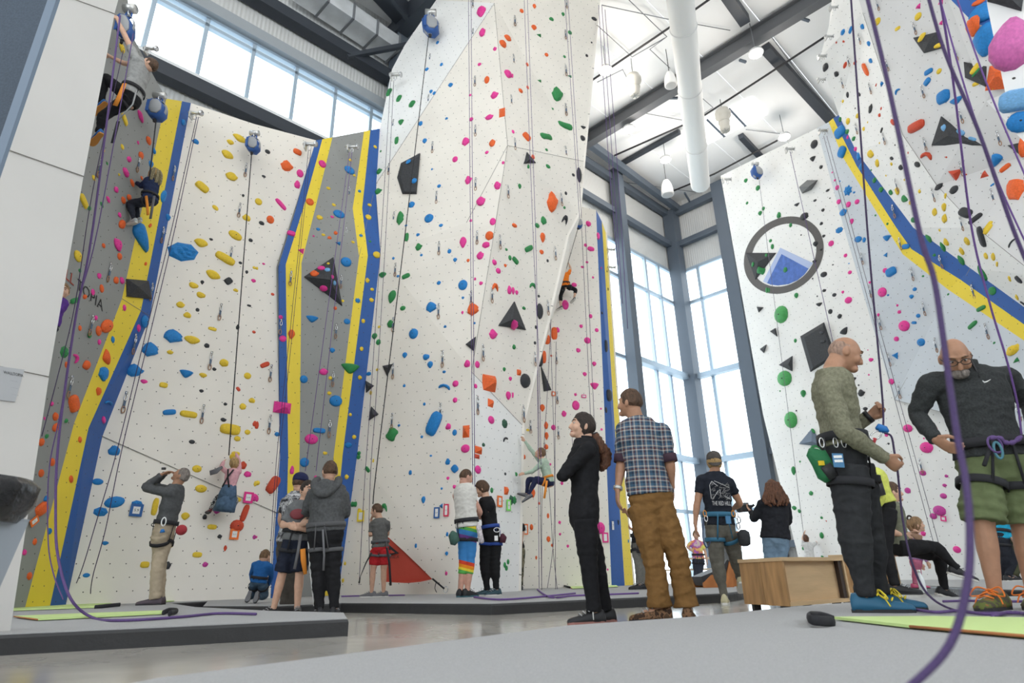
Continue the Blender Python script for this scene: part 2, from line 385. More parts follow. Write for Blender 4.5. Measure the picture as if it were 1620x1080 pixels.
panel('panel', [k[3], j1, j2, k[5], k[4]], WH3, w8, Z8b); panel('panel', [j0, PK(1497, -8, 7.1), PK(1540, 36, 6.9), j1], WH3, w8, Z8b)
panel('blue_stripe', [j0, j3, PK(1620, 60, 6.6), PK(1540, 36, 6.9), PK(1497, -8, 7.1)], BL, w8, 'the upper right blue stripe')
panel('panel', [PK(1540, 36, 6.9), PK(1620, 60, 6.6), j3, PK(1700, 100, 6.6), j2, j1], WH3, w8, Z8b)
# near right corner
wn = empty('wall_near_right', (3, 3, 0), 'white near corner of a climbing wall with big blurred holds', kind='structure')
n_ = [P(1553, -80, 3.1), P(1562, 10, 3.1), P(1593, 160, 3.15), P(1606, 210, 3.2), P(1632, 236, 3.2), P(1690, 500, 3.3), down(P(1760, 960, 3.3)), down(P(2100, 960, 2.3)), P(2100, -80, 2.3)]
panel('panel', n_, WH2, wn, 'the near right corner', .08)
# near left pillar
wq = empty('wall_pillar', (-3, 4, 0), 'white overhanging pillar wall at the left edge of the picture', kind='structure')
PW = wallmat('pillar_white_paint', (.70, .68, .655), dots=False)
a_, b_ = P(24, 985, 4.15), P(196, -40, 3.9); a2, b2 = P(-260, 1010, 3.2), P(92, -40, 3.2); lm = P(0, 275, 3.22)
pq = plane3(a_, b_, P(0, 300, 3.5)); PQ = lambda x, y: Pp(x, y, pq)
aa, ab = down(PQ(18, 1000)), PQ(198, -40)
lft = [PQ(108, -40), PQ(2, 277), PQ(-140, 700), down(PQ(-250, 1020))]
def cut(y0a, y0b): return PQ(*y0a), PQ(*y0b)
s1a, s1b = PQ(98, -8), PQ(181, 22); s2a, s2b = PQ(15, 238), PQ(132, 279); s3a, s3b = PQ(-93, 560), PQ(77, 596)
nq = pq[0] if pq[0].dot(CAM-aa) > 0 else -pq[0]
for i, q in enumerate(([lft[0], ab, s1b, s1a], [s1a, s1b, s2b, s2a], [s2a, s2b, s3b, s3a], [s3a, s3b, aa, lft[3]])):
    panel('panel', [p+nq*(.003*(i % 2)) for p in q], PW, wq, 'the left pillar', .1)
NAVY = mat('navy_padding', (.055, .075, .105), .7, var=.15, vscale=60)
panel('pillar_edge', [PQ(102, -40), PQ(109, -40), PQ(16, 238), PQ(-92, 560), PQ(-100, 560), PQ(9, 236)], mat('blue_grey_edge', (.16, .21, .28), .6), wq, None, .12)
panel('side_pad', [P(-300, 700, 4.3), P(0, 420, 4.3), P(150, -60, 4.2), P(-300, -60, 4.0)], NAVY, wq, None, .05)

# dark joints between the big panels
SEAM = mat('panel_joint', (.27, .255, .235), .8)
def seam(parent, a, b, r=.0045): MB().loft([a+(CAM-a).normalized()*.004, b+(CAM-b).normalized()*.004], [r, r], n=5).build('seam', SEAM, parent)
for a, b in ((K0, A4), (A4, A3), (A3, q2), (A1, q7), (A3, A2), (A2, A1), (A3, X1)): seam(wt, a, b)
seam(wp, on_seg(568, Lk, Rk), K0); seam(wb, B1, sB, .004); seam(wl, Ya2, B2); seam(wl, Ya1, B1)
seam(w7, u2, t2); seam(w7, t2, S7b(1487, 651))
for a, b in zip(k[1:], k[2:]): seam(w8, a, b)
for a, b in ((s1a, s1b), (s2a, s2b), (s3a, s3b)): seam(wq, a+nq*.004, b+nq*.004, .003)
for y_ in (300, 640): pass
# ---- mats
MATTOP = mat('grey_mat_carpet', (.40, .40, .405), .95, bump=.25, bscale=300, var=.14, vscale=220, spec=.1)
MATSIDE = mat('black_vinyl', (.028, .028, .03), .42, bump=.5, bscale=7, spec=.5)
def mat_pad(label, pts, z=.11, b=.022):
    e = empty('floor_mat', down(sum((V3(p) for p in pts), V3())/len(pts)), label, 'mat', 'climbing floor mats')
    pts = [V3((p.x, p.y, 0)) for p in pts]; n = len(pts); c = sum(pts, V3())/n
    ar = sum(pts[i].x*pts[(i+1) % n].y-pts[(i+1) % n].x*pts[i].y for i in range(n))
    if ar < 0: pts.reverse()
    def inset(d):
        r = []
        for i in range(n):
            p, q, s = pts[i-1], pts[i], pts[(i+1) % n]; u = (q-p).normalized(); v = (s-q).normalized()
            nu, nv = V3((-u.y, u.x, 0)), V3((-v.y, v.x, 0)); h = (nu+nv); h = h/max(.3, h.dot(nu)) if h.length > 1e-4 else nu
            r.append(q+h*d)
        return r
    lay = [(0, 0), (0, z*.35), (0, z-b), (b*.35, z-b*.3), (b, z)]; vv = []
    for d, zz in lay: vv += [p+V3((0, 0, zz)) for p in inset(d)]
    ff = [(i*n+j, i*n+(j+1) % n, (i+1)*n+(j+1) % n, (i+1)*n+j) for i in range(len(lay)-1) for j in range(n)]
    MB().add(vv, ff).build('cover', MATSIDE, e, smooth=False)
    tp = [p+V3((0, 0, z+.002)) for p in inset(b*.6)]
    MB().prism(tp, (0, 0, -.01)).build('carpet_top', MATTOP, e, smooth=False)
    return e
G = lambda x, y, z=.11: Pz(x, y, z)
fm = [G(244, 1073), G(900, 989), G(1104, 975), G(1249, 960), G(1344, 953), G(1440, 945), G(1700, 942), V3((6, 2, 0)), V3((5, -3, 0)), V3((-1.5, -3, 0)), V3((-1.2, 1.2, 0))]
mat_pad('grey carpet-topped foreground mat under the two belaying men', fm)
mat_pad('low grey mat under the pillar and the kneeling boy at left', [G(-60, 1006), G(552, 978), G(546, 969), G(430, 966), G(310, 960), V3((-5.0, 9.6, 0)), V3((-4.2, 11.4, 0)), V3((-7.3, 8.6, 0)), V3((-7.5, 6.5, 0)), V3((-5.5, 3.0, 0))])
mm = [G(320, 958, .108), G(440, 958, .108), G(540, 953), G(777, 954), G(1143, 938), V3((6.5, 14.5, 0)), V3((3.6, 18, 0)), V3((-.5, 15, 0)), V3((-4.6, 12.6, 0)), V3((-5.2, 11.2, 0))]
mat_pad('long grey mat with black edge at the foot of the tower', mm, .107)
mat_pad('grey mat with black edge below the right climbing wall', [G(1480, 927), G(1580, 932), G(1760, 936), V3((13, 8, 0)), S6(1640, 912), S6(1475, 912), V3((8, 17, 0))])
FB0, FB1, FS0, FS1 = 5.5, 13.5, -6, 14      # open band added in the unseen front wall to let in fill light
# ---- building shell: long window wall W1, short window wall W2, ceiling
def w1(s, z, d=0): return NW*(W1[1]+d)+D1*s+V3((0, 0, z))
def w2(s, z, d=0): return CORN*1+D2*s+D1*d+V3((0, 0, z-CORN.z))
sz1 = lambda x, y: (Pp(x, y, W1).dot(D1), Pp(x, y, W1).z)
sz2 = lambda x, y: ((Pp(x, y, W2)-CORN).dot(D2), Pp(x, y, W2).z)
SC = CORN.dot(D1); ZH = sz1(1057.8, 429)[1]; ZS = sz1(300, 119)[1]; ZT = sz1(1066, 480.6)[1]; ZM = sz1(1084, 599.4)[1]; ZL = sz1(1105, 732.8)[1]; ZG = sz1(1052, 389)[1]; ZB = sz1(1093, 810)[1]
SA = sz1(964, 290)[0]; SB = sz1(622, 115)[0]; S0 = -14.0
wback = empty('wall_back', w1(6, 0), 'long back wall of pale corrugated siding with clerestory windows', kind='structure')
def slab(name, pts, m, parent, d): 
    n = d.normalized(); v, ft, fb, fs = poly_mesh(pts, d.length, n)
    org = parent.matrix_basis.translation; me = bpy.data.meshes.new(name); me.from_pydata([tuple(q-org) for q in v], [], ft+fb+fs)
    ux = V3((0, 0, 1)).cross(n); uvl = me.uv_layers.new(name='UVMap')
    for l in me.loops: q = v[l.vertex_index]; uvl.data[l.index].uv = (q.dot(ux), q.z)
    me.materials.append(m); me.update(); return link(name, me, None, parent)
slab('siding_panel', [w1(S0, -.2), w1(SB+1, -.2), w1(SB+1, ZS-.05), w1(S0, ZS-.05)], SIDING, wback, -NW*.12)
slab('siding_panel', [w1(S0, ZH), w1(SC+.3, ZH), w1(SC+.3, CORN.z+3.5), w1(S0, CORN.z+3.5)], SIDING, wback, -NW*.12)
wend = empty('wall_end', w2(4, 0), 'end wall of pale siding above tall windows', kind='structure')
slab('siding_panel', [w2(-.3, ZH), w2(25.2, ZH), w2(25.2, CORN.z+3), w2(-.3, CORN.z+3)], SIDING, wend, -D1*.12)
sR = sz2(1135, 311)[0]
slab('siding_panel', [w2(sR, -.2), w2(25.2, -.2), w2(25.2, ZH), w2(sR, ZH)], SIDING, wend, -D1*.12)
# the sides of the hall behind the camera: front wall and left end, each with an opening added for light
wf = empty('wall_front', w1(4, 0, -25), 'wall behind the camera with a high window band', kind='structure')
INW = mat('inner_wall_paint', (.55, .54, .52), .8)
for s_a, s_b, z_a, z_b in ((S0, SC, -.2, FB0), (S0, SC, FB1, CORN.z+1), (S0, FS0, FB0, FB1), (FS1, SC, FB0, FB1)):
    slab('inner_panel', [w1(s_a, z_a, -25), w1(s_b, z_a, -25), w1(s_b, z_b, -25), w1(s_a, z_b, -25)], INW, wf, NW*.15)
we = empty('wall_far_left', w1(S0, 0, -12), 'closed end wall left of the camera', kind='structure')
for d_a, d_b, z_a, z_b in ((0, -25, -.2, 4), (0, -25, 14.6, CORN.z+1), (0, -3, 4, 14.6), (-23, -25, 4, 14.6)):  # upper middle left open, added to light the right-hand walls
    slab('inner_panel', [w1(S0, z_a, d_a), w1(S0, z_a, d_b), w1(S0, z_b, d_b), w1(S0, z_b, d_a)], INW, we, D1*.15)
# glass
GLASS = bpy.data.materials.new('window_glass'); GLASS.use_nodes = True; _n = GLASS.node_tree
_p = _n.nodes['Principled BSDF']; _o = _n.nodes['Material Output']; _t = _n.nodes.new('ShaderNodeBsdfTransparent'); _g = _n.nodes.new('ShaderNodeBsdfGlossy'); _g.inputs['Roughness'].default_value = .02
_m = _n.nodes.new('ShaderNodeMixShader'); _m.inputs[0].default_value = .06; _t.inputs[0].default_value = (.97, .99, 1, 1)
_n.links.new(_t.outputs[0], _m.inputs[1]); _n.links.new(_g.outputs[0], _m.inputs[2]); _n.links.new(_m.outputs[0], _o.inputs[0])
def window(name, label, fn, ss, zs, inward, fw=.09, dp=.12):
    e = empty(name, fn((ss[0]+ss[-1])/2, zs[0]), label, kind='structure')
    for i, s in enumerate(ss): MB().beam(fn(s, zs[0]), fn(s, zs[-1]), dp, fw, inward.cross(V3((0, 0, 1)))).build('mullion', FRAME, e, smooth=False)
    for z in zs: MB().beam(fn(ss[0], z), fn(ss[-1], z), dp, fw).build('transom', FRAME, e, smooth=False)
    for i in range(len(ss)-1):
        for j in range(len(zs)-1):
            a, b, c, d = fn(ss[i], zs[j]), fn(ss[i+1], zs[j]), fn(ss[i+1], zs[j+1]), fn(ss[i], zs[j+1])
            MB().prism([a, b, c, d], inward*.012).build('pane', GLASS, e, smooth=False)
    return e
cl = [sz1(x, y)[0] for x, y in ((329, 31), (403, 74), (470, 109), (531, 145), (586, 176))]; dl = (cl[-1]-cl[0])/4
cl = [cl[0]+dl*i for i in range(-10, 12)]; cl = [s for s in cl if s < SB+.6]+[SB+1]
window('window_1', 'row of tall clerestory window panes high on the back wall', w1, cl, [ZS, ZH-.22, ZH], NW)
m3 = [SB+1.1+i*(SA-SB-1)/7 for i in range(7)]+[SA+.15]+[sz1(x, y)[0] for x, y in ((989.7, 389), (1018.9, 411), (1039.7, 422))]+[SC-.1]  # bays hidden behind the tower, added to let in more light
window('window_2', 'tall blue-framed window wall left of the corner column', w1, m3, [-.05, ZB, ZL, ZM, ZT, ZH], NW, .13)
window('window_3', 'tall blue-framed window wall right of the corner column', w2, [.15, sz2(1103, 416)[0], sR-.1], [-.05, ZB, ZL, ZM, ZT, ZH], D1, .13)
# columns, girts, rafters: each one a steel member
st = empty('steel_frame', w1(SC, 0), 'dark blue-grey steel frame of columns, girts and rafters', kind='structure')
def member(name, a, b, wd, ht, upv=(0, 0, 1), m=STEEL, ib=False, parent=st):
    q = MB(); (q.ibeam if ib else q.beam)(a, b, wd, ht, upv); return q.build(name, m, parent, smooth=False)
IN1, IN2 = -NW, -D1
def colm(fn, s, inn, z1, wd=.42, dp=.5): return member('column', fn(s, 0)+inn*.35, fn(s, z1)+inn*.35, wd, dp, inn, ib=False)
colm(w1, SA, IN1, CORN.z+.3, .36, .42); colm(w1, SB, IN1, CORN.z+1, .5, .4)
member('column', CORN+V3((0, 0, -CORN.z))+(IN1+IN2)*.3, CORN+(IN1+IN2)*.3, .5, .5, IN1)
colm(w2, sR+.25, IN2, CORN.z+.3, .5, .36)
for z, h_ in ((ZG, .24), (CORN.z-.05, .3)):
    member('girt', w1(SB, z)+IN1*.2, w1(SC, z)+IN1*.2, .22, h_); member('girt', w2(0, z)+IN2*.2, w2(7, z)+IN2*.2, .22, h_)
for z in (ZM, ZL): 
    member('girt', w1(SA, z)+IN1*.2, w1(SC, z)+IN1*.2, .22, .2, m=FRAME); member('girt', w2(0, z)+IN2*.2, w2(sR+.3, z)+IN2*.2, .22, .2, m=FRAME)
for z in (1.2, ZL, 6.2, ZM, 10.2): member('girt', w2(sR, z)+IN2*.3, w2(sR+1.8, z)+IN2*.3, .2, .22)
# clerestory beams (left)
zg2 = sz1(500, 66)[1]
member('girt', w1(S0, ZS-.42)+IN1*.22, w1(SB, ZS-.42)+IN1*.22, .3, .32, m=DARK)
member('girt', w1(S0, ZS-.14)+IN1*.1, w1(SB, ZS-.14)+IN1*.1, .2, .2, m=mat('sill_white', (.75, .77, .78), .5))
member('girt', w1(S0, ZH+.18)+IN1*.12, w1(SB, ZH+.18)+IN1*.12, .2, .3, m=mat('grey_flashing', (.33, .36, .39), .5))
member('girt', w1(S0, zg2)+IN1*.22, w1(SB, zg2)+IN1*.22, .34, .32, m=DARK)
member('brace', w1(SB-1.6, zg2-.2)+IN1*.3, w1(SB, zg2+.9)+IN1*.9, .12, .12, m=DARK)
# ceiling
CZ = CORN.z+.55; CEIL = mat('white_ceiling_liner', (.88, .89, .90), .7, bump=.25, bscale=2.2)
def Cl(x, y, dz=0): return Pz(x, y, CZ+dz)
ce = empty('ceiling', (0, 8, CZ), 'white insulated metal roof ceiling', kind='structure')
cpts = [w1(S0, CZ, .2), w1(SC+.4, CZ, .2), w2(16, CZ, .2), w2(16, CZ)-D1*34, w1(S0, CZ)-NW*24]
dd = D2
# strips of liner between purlins
for i in range(14):
    a, b = i*1.9, (i+1)*1.9-.02
    o1, o2 = w1(S0, CZ)+D2*a, w1(SC+.4, CZ)+D2*a
    MB().prism([o1, o2, o2+D2*(b-a), o1+D2*(b-a)], (0, 0, .06)).build('ceiling_panel', CEIL, ce, smooth=False)
def hrz(name, p0, p1, z, wd, ht, m=STEEL, ib=False, ext=(0, 0)):
    a, b = Pz(*p0, z), Pz(*p1, z); t = (b-a).normalized(); return member(name, a-t*ext[0], b+t*ext[1], wd, ht, m=m, ib=ib)
RZ = CZ-.55
hrz('rafter', (930, 220), (1300, -8), RZ+.2, .3, .55, mat('rafter_steel', (.11, .115, .125), .55), True, (2.5, 3))
hrz('purlin', (930, 225), (1072, 330), RZ+.1, .22, .3, ext=(1.5, .3))
hrz('purlin', (1148, -10), (1178, 33), CZ-.15, .3, .3, m=DARK, ext=(3, 0))
hrz('purlin', (1210, 75), (1310, 185), CZ-.12, .3, .26, m=DARK, ext=(0, 1))
hrz('purlin', (985, 258), (1075, 208), CZ-.1, .16, .16, m=DARK)
hrz('purlin', (1172, 215), (1205, 250), CZ-.1, .2, .2, m=DARK)
hrz('purlin', (590, -30), (640, 25), CZ-.3, .5, .5, m=DARK, ext=(2, 0)); hrz('purlin', (630, 50), (720, -40), RZ, .4, .5, m=DARK, ext=(1, 1))
hrz('brace', (622, 0), (660, 50), RZ-.2, .12, .12, m=DARK, ext=(.5, .3))
hrz('purlin', (640, 20), (700, -30), CZ-.1, .25, .2, m=DARK)
for a, b in (((962, 178), (1062, 322)),): pass
for a, b in (((1170, 95), (1180, 98)), ((1265, 28), (1280, 33)), ((1050, 155), (1072, 155)), ((1083, 305), (1098, 330)), ((1030, 320), (1048, 338))):
    hrz('fly_brace', a, b, RZ+.1, .07, .07)
CP = mat('conduit_grey', (.20, .21, .23), .5, .2); BP = mat('black_pipe', (.03, .03, .034), .5)
def pipe(nm, pts, z, r, m, label, cat, group):
    q = [Pz(x, y, z) for x, y in pts]; o = MB().loft(q, [r]*len(q), n=6).build(nm, m, org=q[0]); return tag(o, label, cat, group)
for pts, l in ((((932, 130), (1060, 43), (1125, -3)), 'black sprinkler pipe crossing behind the white fabric duct'), (((972, 246), (1110, 185), (1200, 127), (1310, 55)), 'long black sprinkler pipe under the rafter'), (((1065, 302), (1130, 275), (1230, 222)), 'black sprinkler pipe above the logo wall')):
    pipe('sprinkler_pipe', pts, CZ-.35, .035, BP, l, 'pipe', 'sprinkler pipes')
for pts, l in ((((945, 40), (1000, 90), (1052, 60)), 'thin grey conduit near the tower top'), (((995, 0), (1055, 58), (1028, 78), (1060, 108)), 'bent grey conduit feeding the upper bell speaker'), (((952, 8), (1055, 30), (1155, 48)), 'thin tie rod behind the fabric duct'), (((965, 285), (1110, 305)), 'thin tie rod near the corner'), (((1015, 178), (1090, 192)), 'thin tie rod beside the lower lamp'), (((1218, 55), (1265, 118), (1318, 180)), 'grey conduit along the right purlin'), (((945, 130), (985, 110), (1003, 145)), 'short bent conduit over the fan'), (((1105, 150), (1128, 170), (1110, 182), (1080, 187)), 'looped grey conduit by the skylight'), (((1180, 205), (1240, 212)), 'thin tie rod near the skylight')):
    pipe('conduit', pts, CZ-.12, .014, CP, l, 'conduit', 'ceiling conduits')
# skylight
sk = empty('skylight', Cl(1165, 190), 'bright rectangular skylight with dark bars in the ceiling', 'skylight')
SKY = mat('skylight_panel', (1, 1, 1), .5, emit=9.0)
q = [Cl(1107, 228), Cl(1192, 154), Cl(1213, 180), Cl(1115, 230)]
q = [Cl(1085, 204), Cl(1190, 152), Cl(1214, 180), Cl(1114, 230)]
for i in range(3):
    a, b = q[0].lerp(q[1], i/3+.008), q[0].lerp(q[1], (i+1)/3-.008); c, d = q[3].lerp(q[2], (i+1)/3-.008), q[3].lerp(q[2], i/3+.008)
    MB().prism([p-V3((0, 0, .03)) for p in (a, b, c, d)], (0, 0, .02)).build('pane', SKY, sk, smooth=False)
for i in range(1, 3): MB().beam(q[0].lerp(q[1], i/3)-V3((0, 0, .05)), q[3].lerp(q[2], i/3)-V3((0, 0, .05)), .08, .06).build('bar', STEEL, sk, smooth=False)
# lamps: seen ones, and unseen ones added to fill and warm the hall
LAMPM = mat('lamp_lens', (1, .97, .9), .4, emit=90); LB = mat('lamp_body', (.55, .56, .57), .5)
for (x, y, z, l) in ((958, 112, CZ-1.0, 'round high-bay lamp beside the tower top'), (1196, 85, CZ-1.2, 'round high-bay lamp just under the rafter'), (995, 205, CZ-.9, 'round high-bay lamp below the rafter left of the duct'), (1053, 253, CZ-.9, 'round high-bay lamp above the lower bell speaker'), (1241, 217, CZ-1.0, 'round high-bay lamp above the logo wall'))+tuple((x, y, None, 'round high-bay lamp out of view, hanging '+t) for x, y, t in ((-2, 5, 'before the tower'), (2.5, 5.5, 'above the woman in black'), (-1.5, 0.5, 'straight above the camera'), (3.5, 0, 'behind the two belaying men'), (-5, 2, 'above the left pillar'))):
    p = Pz(x, y, z) if z else V3((x, y, CZ-1)); e = empty('high_bay_lamp', p, l, 'lamp', 'high-bay ceiling lamps')
    MB().loft([p, p+V3((0, 0, .03)), p+V3((0, 0, .1)), p+V3((0, 0, .17))], [.2, .22, .19, .07], n=20).build('housing', LB, e)
    MB().loft([p-V3((0, 0, .03)), p-V3((0, 0, .005))], [.17, .19], n=20).build('lens', LAMPM, e)
    MB().loft([p+V3((0, 0, .15)), V3((p.x, p.y, CZ))], [.012, .012], n=6).build('stem', CP, e)
    ld = bpy.data.lights.new('lamp_light', 'POINT'); ld.energy = 170; ld.shadow_soft_size = .25; ld.color = (1, .92, .82)
    lo_ = bpy.data.objects.new('lamp_light', ld); col.objects.link(lo_); lo_.parent = e; lo_.location = (0, 0, -.4)
# bell speakers, turbine fans
WP = mat('white_plastic', (.82, .82, .81), .5); BG = mat('beige_plastic', (.62, .60, .55), .5)
for (x, y, z, l) in ((1060, 125, CZ-1.3, 'white bell-shaped pendant speaker beside the fabric duct'), (1055, 297, CZ-1.6, 'white bell-shaped pendant speaker low by the window corner')):
    p = Pz(x, y, z); k_ = mpp(p)*30; e = empty('pendant_speaker', p, l, 'speaker', 'pendant speakers')
    MB().loft([p+V3((0, 0, t*k_)) for t in (-.45, -.4, -.1, .2, .42, .5)], [k_*r for r in (.30, .33, .31, .25, .15, .04)], n=18).build('housing', WP, e)
    MB().loft([p+V3((0, 0, -k_*.47)), p+V3((0, 0, -k_*.44))], [k_*.27, k_*.28], n=18).build('grille', mat('speaker_grille', (.5, .5, .5), .7), e)
    MB().loft([p+V3((0, 0, k_*.45)), V3((p.x, p.y, CZ-.1))], [.012, .012], n=6).build('cable', BP, e)
for (x, y, z, l) in ((1003, 135, CZ-1.2, 'beige turbine-shaped ceiling fan beside the tower lamp'), (1145, 190, CZ-1.0, 'beige turbine-shaped ceiling fan below the skylight')):
    p = Pz(x, y, z); k_ = mpp(p)*42; e = empty('ceiling_fan', p, l, 'fan', 'destratification fans')
    MB().loft([p+V3((0, 0, t*k_)) for t in (-.5, -.42, -.1, .12, .15, .3, .34, .45, .5)], [k_*r for r in (.17, .19, .2, .22, .29, .3, .26, .24, .05)], n=20).build('housing', BG, e)
    q = MB()
    for a in range(6): q.beam(p+V3((0, 0, -.49*k_)), p+V3((cos(a*pi/3)*.17*k_, sin(a*pi/3)*.17*k_, -.5*k_)), .03*k_, .02*k_)
    q.build('grille', mat('grille_grey', (.4, .4, .38), .6), e, smooth=False)
    MB().torus(p+V3((0, 0, -.1*k_)), (0, 0, 1), (1, 0, 0), .21*k_, .21*k_, .015*k_).build('rib', BG, e)
    MB().loft([p+V3((0, 0, k_*.48)), V3((p.x, p.y, CZ-.1))], [.01, .01], n=6).build('cable', BP, e)
# fabric duct
dz = CZ-2.2; pa, pb = Pz(1108, 292, dz), Pz(1070, -60, dz); e = empty('fabric_duct', pa, 'long white fabric air duct running overhead', 'duct')
t_ = (pb-pa); n_ = 24; q = MB(); pts = [pa+t_*(i/n_) for i in range(n_+1)]; rr = mpp(pa)*14.5
q.loft([pa-t_.normalized()*.08]+pts, [rr*.75]+[rr*(1+.012*sin(i*2.1)) for i in range(n_+1)], n=24).build('tube', mat('duct_fabric', (.84, .84, .83), .8, bump=.15, bscale=3), e)
for i in (6, 13, 19): MB().torus(pts[i], t_, (1, 0, 0), rr*1.01, rr*1.01, .02, n=24).build('hoop', mat('duct_hoop', (.7, .7, .7), .7), e)
# galvanised duct upper left
GALV = mat('galvanised_steel', (.80, .83, .86), .35, .45, var=.1, vscale=3)
za = zg2+.9; e = empty('metal_duct', Pz(560, 45, za), 'shiny galvanised rectangular air duct above the clerestory windows', 'duct')
ga, gb = Pz(470, -25, za), Pz(622, 78, za)
for i in range(4):
    a, b = ga.lerp(gb, i/4), ga.lerp(gb, (i+1)/4-.004); MB().beam(a, b, .62, .5).build('duct_section', GALV, e, smooth=False)
    MB().beam(b-(b-a).normalized()*.03, b+(b-a).normalized()*.03, .68, .56).build('flange', CP, e, smooth=False)
ro = Pz(505, 5, za); MB().beam(ro+V3((0, 0, .3)), ro+V3((0, 0, 2)), .03, .03, (1, 0, 0)).build('hanger_rod', CP, e)
# ================================================================== CLIMBING HOLDS
BVH = BVHTree.FromPolygons([tuple(v) for v in BV], BF)
def hit(px, py):
    d = ray(px, py).normalized(); p, n, i, t = BVH.ray_cast(CAM, d)
    if p is None: return None
    if n.dot(d) > 0: n = -n
    return p, n, BZ[i]
HC = {'y': ('yellow', (.80, .56, .04)), 'b': ('blue', (.015, .21, .56)), 'k': ('black', (.035, .037, .042)), 'g': ('green', (.03, .24, .07)),
      'p': ('pink', (.78, .045, .31)), 'o': ('orange', (.80, .13, .025)), 'r': ('red', (.60, .07, .03)), 'l': ('light blue', (.18, .42, .72)), 'd': ('dark green', (.03, .10, .06)), 'm': ('magenta', (.52, .05, .30)), 'G': ('bright green', (.07, .36, .10)), 'q': ('pale magenta', (.62, .14, .40))}
HM = {k: mat('hold_'+n.replace(' ', '_'), c, .5, bump=.3, bscale=60, var=.14, vscale=14, spec=.35) for k, (n, c) in HC.items()}
def superell(u, e):
    f = lambda x: math.copysign(abs(x)**e, x); return V3((f(u.x), f(u.y), f(u.z)))
def hold_mesh(kind, seed):
    q = MB(); rn = V3((seed*3.7, seed*1.3, 2.1))
    def fn(u):
        z = u.z; x, y = u.x, u.y; ht = .55
        if kind == 'd': ht = .5; k = 1+.05*noise.noise(u*1.5+rn); x *= k; y *= k
        elif kind == 'j':                         # teardrop jug with an incut lip
            tp = 1-.45*max(0, -y)*1.0; x *= tp; y *= 1.05; z *= .75+.35*max(0, y); k = 1+.1*noise.noise(u*1.6+rn); x *= k
            if y > .3 and z > .2: y -= .12*z
            ht = .75
        elif kind == 'n': k = 1+.30*noise.noise(u*1.35+rn); x *= k; y *= k; z *= 1+.3*noise.noise(u*2+rn); ht = .55
        elif kind == 'e':
            w_ = superell(u, .6); x, y, z = w_.x, w_.y, w_.z; k = 1+.10*noise.noise(u*2+rn); y *= k; ht = .6; y += .12*z
        elif kind == 'c':                         # crescent
            a = x*1.15; r_ = .92; y0_ = y*.38; x = sin(a)*(r_+y0_*.6); y = (cos(a)-.72)*1.7*(r_)+y0_*.9; ht = .5
        elif kind == 'h':                         # half cone
            if y > 0: y *= .35
            else: y *= 1.3; x *= 1-.5*(-u.y)
            ht = .6
        elif kind == 'b':                         # bone
            y *= .55+.75*abs(x)**1.5; ht = .45
        elif kind == 's': k = .82+.42*abs(sin(3.5*math.atan2(y, x)+seed))*(1-abs(z)); x *= k; y *= k; z *= .8+.4*noise.noise(u*3+rn); ht = .65
        elif kind == 't':                         # low ridged shard
            k = 1+.4*noise.noise(V3((x, y, 0))*1.4+rn); x *= k; y *= k*(1-.35*max(0, x)); z *= .8; ht = .7
        if z < 0: z *= .06
        return V3((x*.5, y*.5, z*ht*.5))
    nn, mm = (14, 10)
    q.ball((0, 0, 0), 1, n=nn, m=mm, fn=fn); me = q.mesh('hold_'+kind, smooth=kind not in 'ts'); return me
def pyr_mesh(n, seed):
    q = MB(); random.seed(seed); b = [V3((cos(2*pi*(i+.5)/n)*.62, sin(2*pi*(i+.5)/n)*.62, 0)) for i in range(n)]; t = [V3((p.x*.18+.08, p.y*.18+.06, .38)) for p in b]
    f = [(i, (i+1) % n, n+(i+1) % n, n+i) for i in range(n)]+[tuple(range(n, 2*n)), tuple(range(n-1, -1, -1))]
    return q.add(b+t, f).mesh('hold_pyramid', smooth=False)
HOLD = {}
for kd in 'djnechbst': HOLD[kd] = [hold_mesh(kd, s) for s in range(5 if kd in 'nje' else 2)]
HOLD['v'] = [pyr_mesh(4, 1), pyr_mesh(4, 2)]; HOLD['w'] = [pyr_mesh(3, 1), pyr_mesh(3, 2)]
SHAPE = {'d': 'round', 'j': 'jug', 'n': 'knobby', 'e': 'oblong', 'c': 'crescent', 'h': 'half-cone', 'b': 'bone-shaped', 's': 'jagged', 't': 'faceted', 'v': 'pyramid', 'w': 'triangular'}
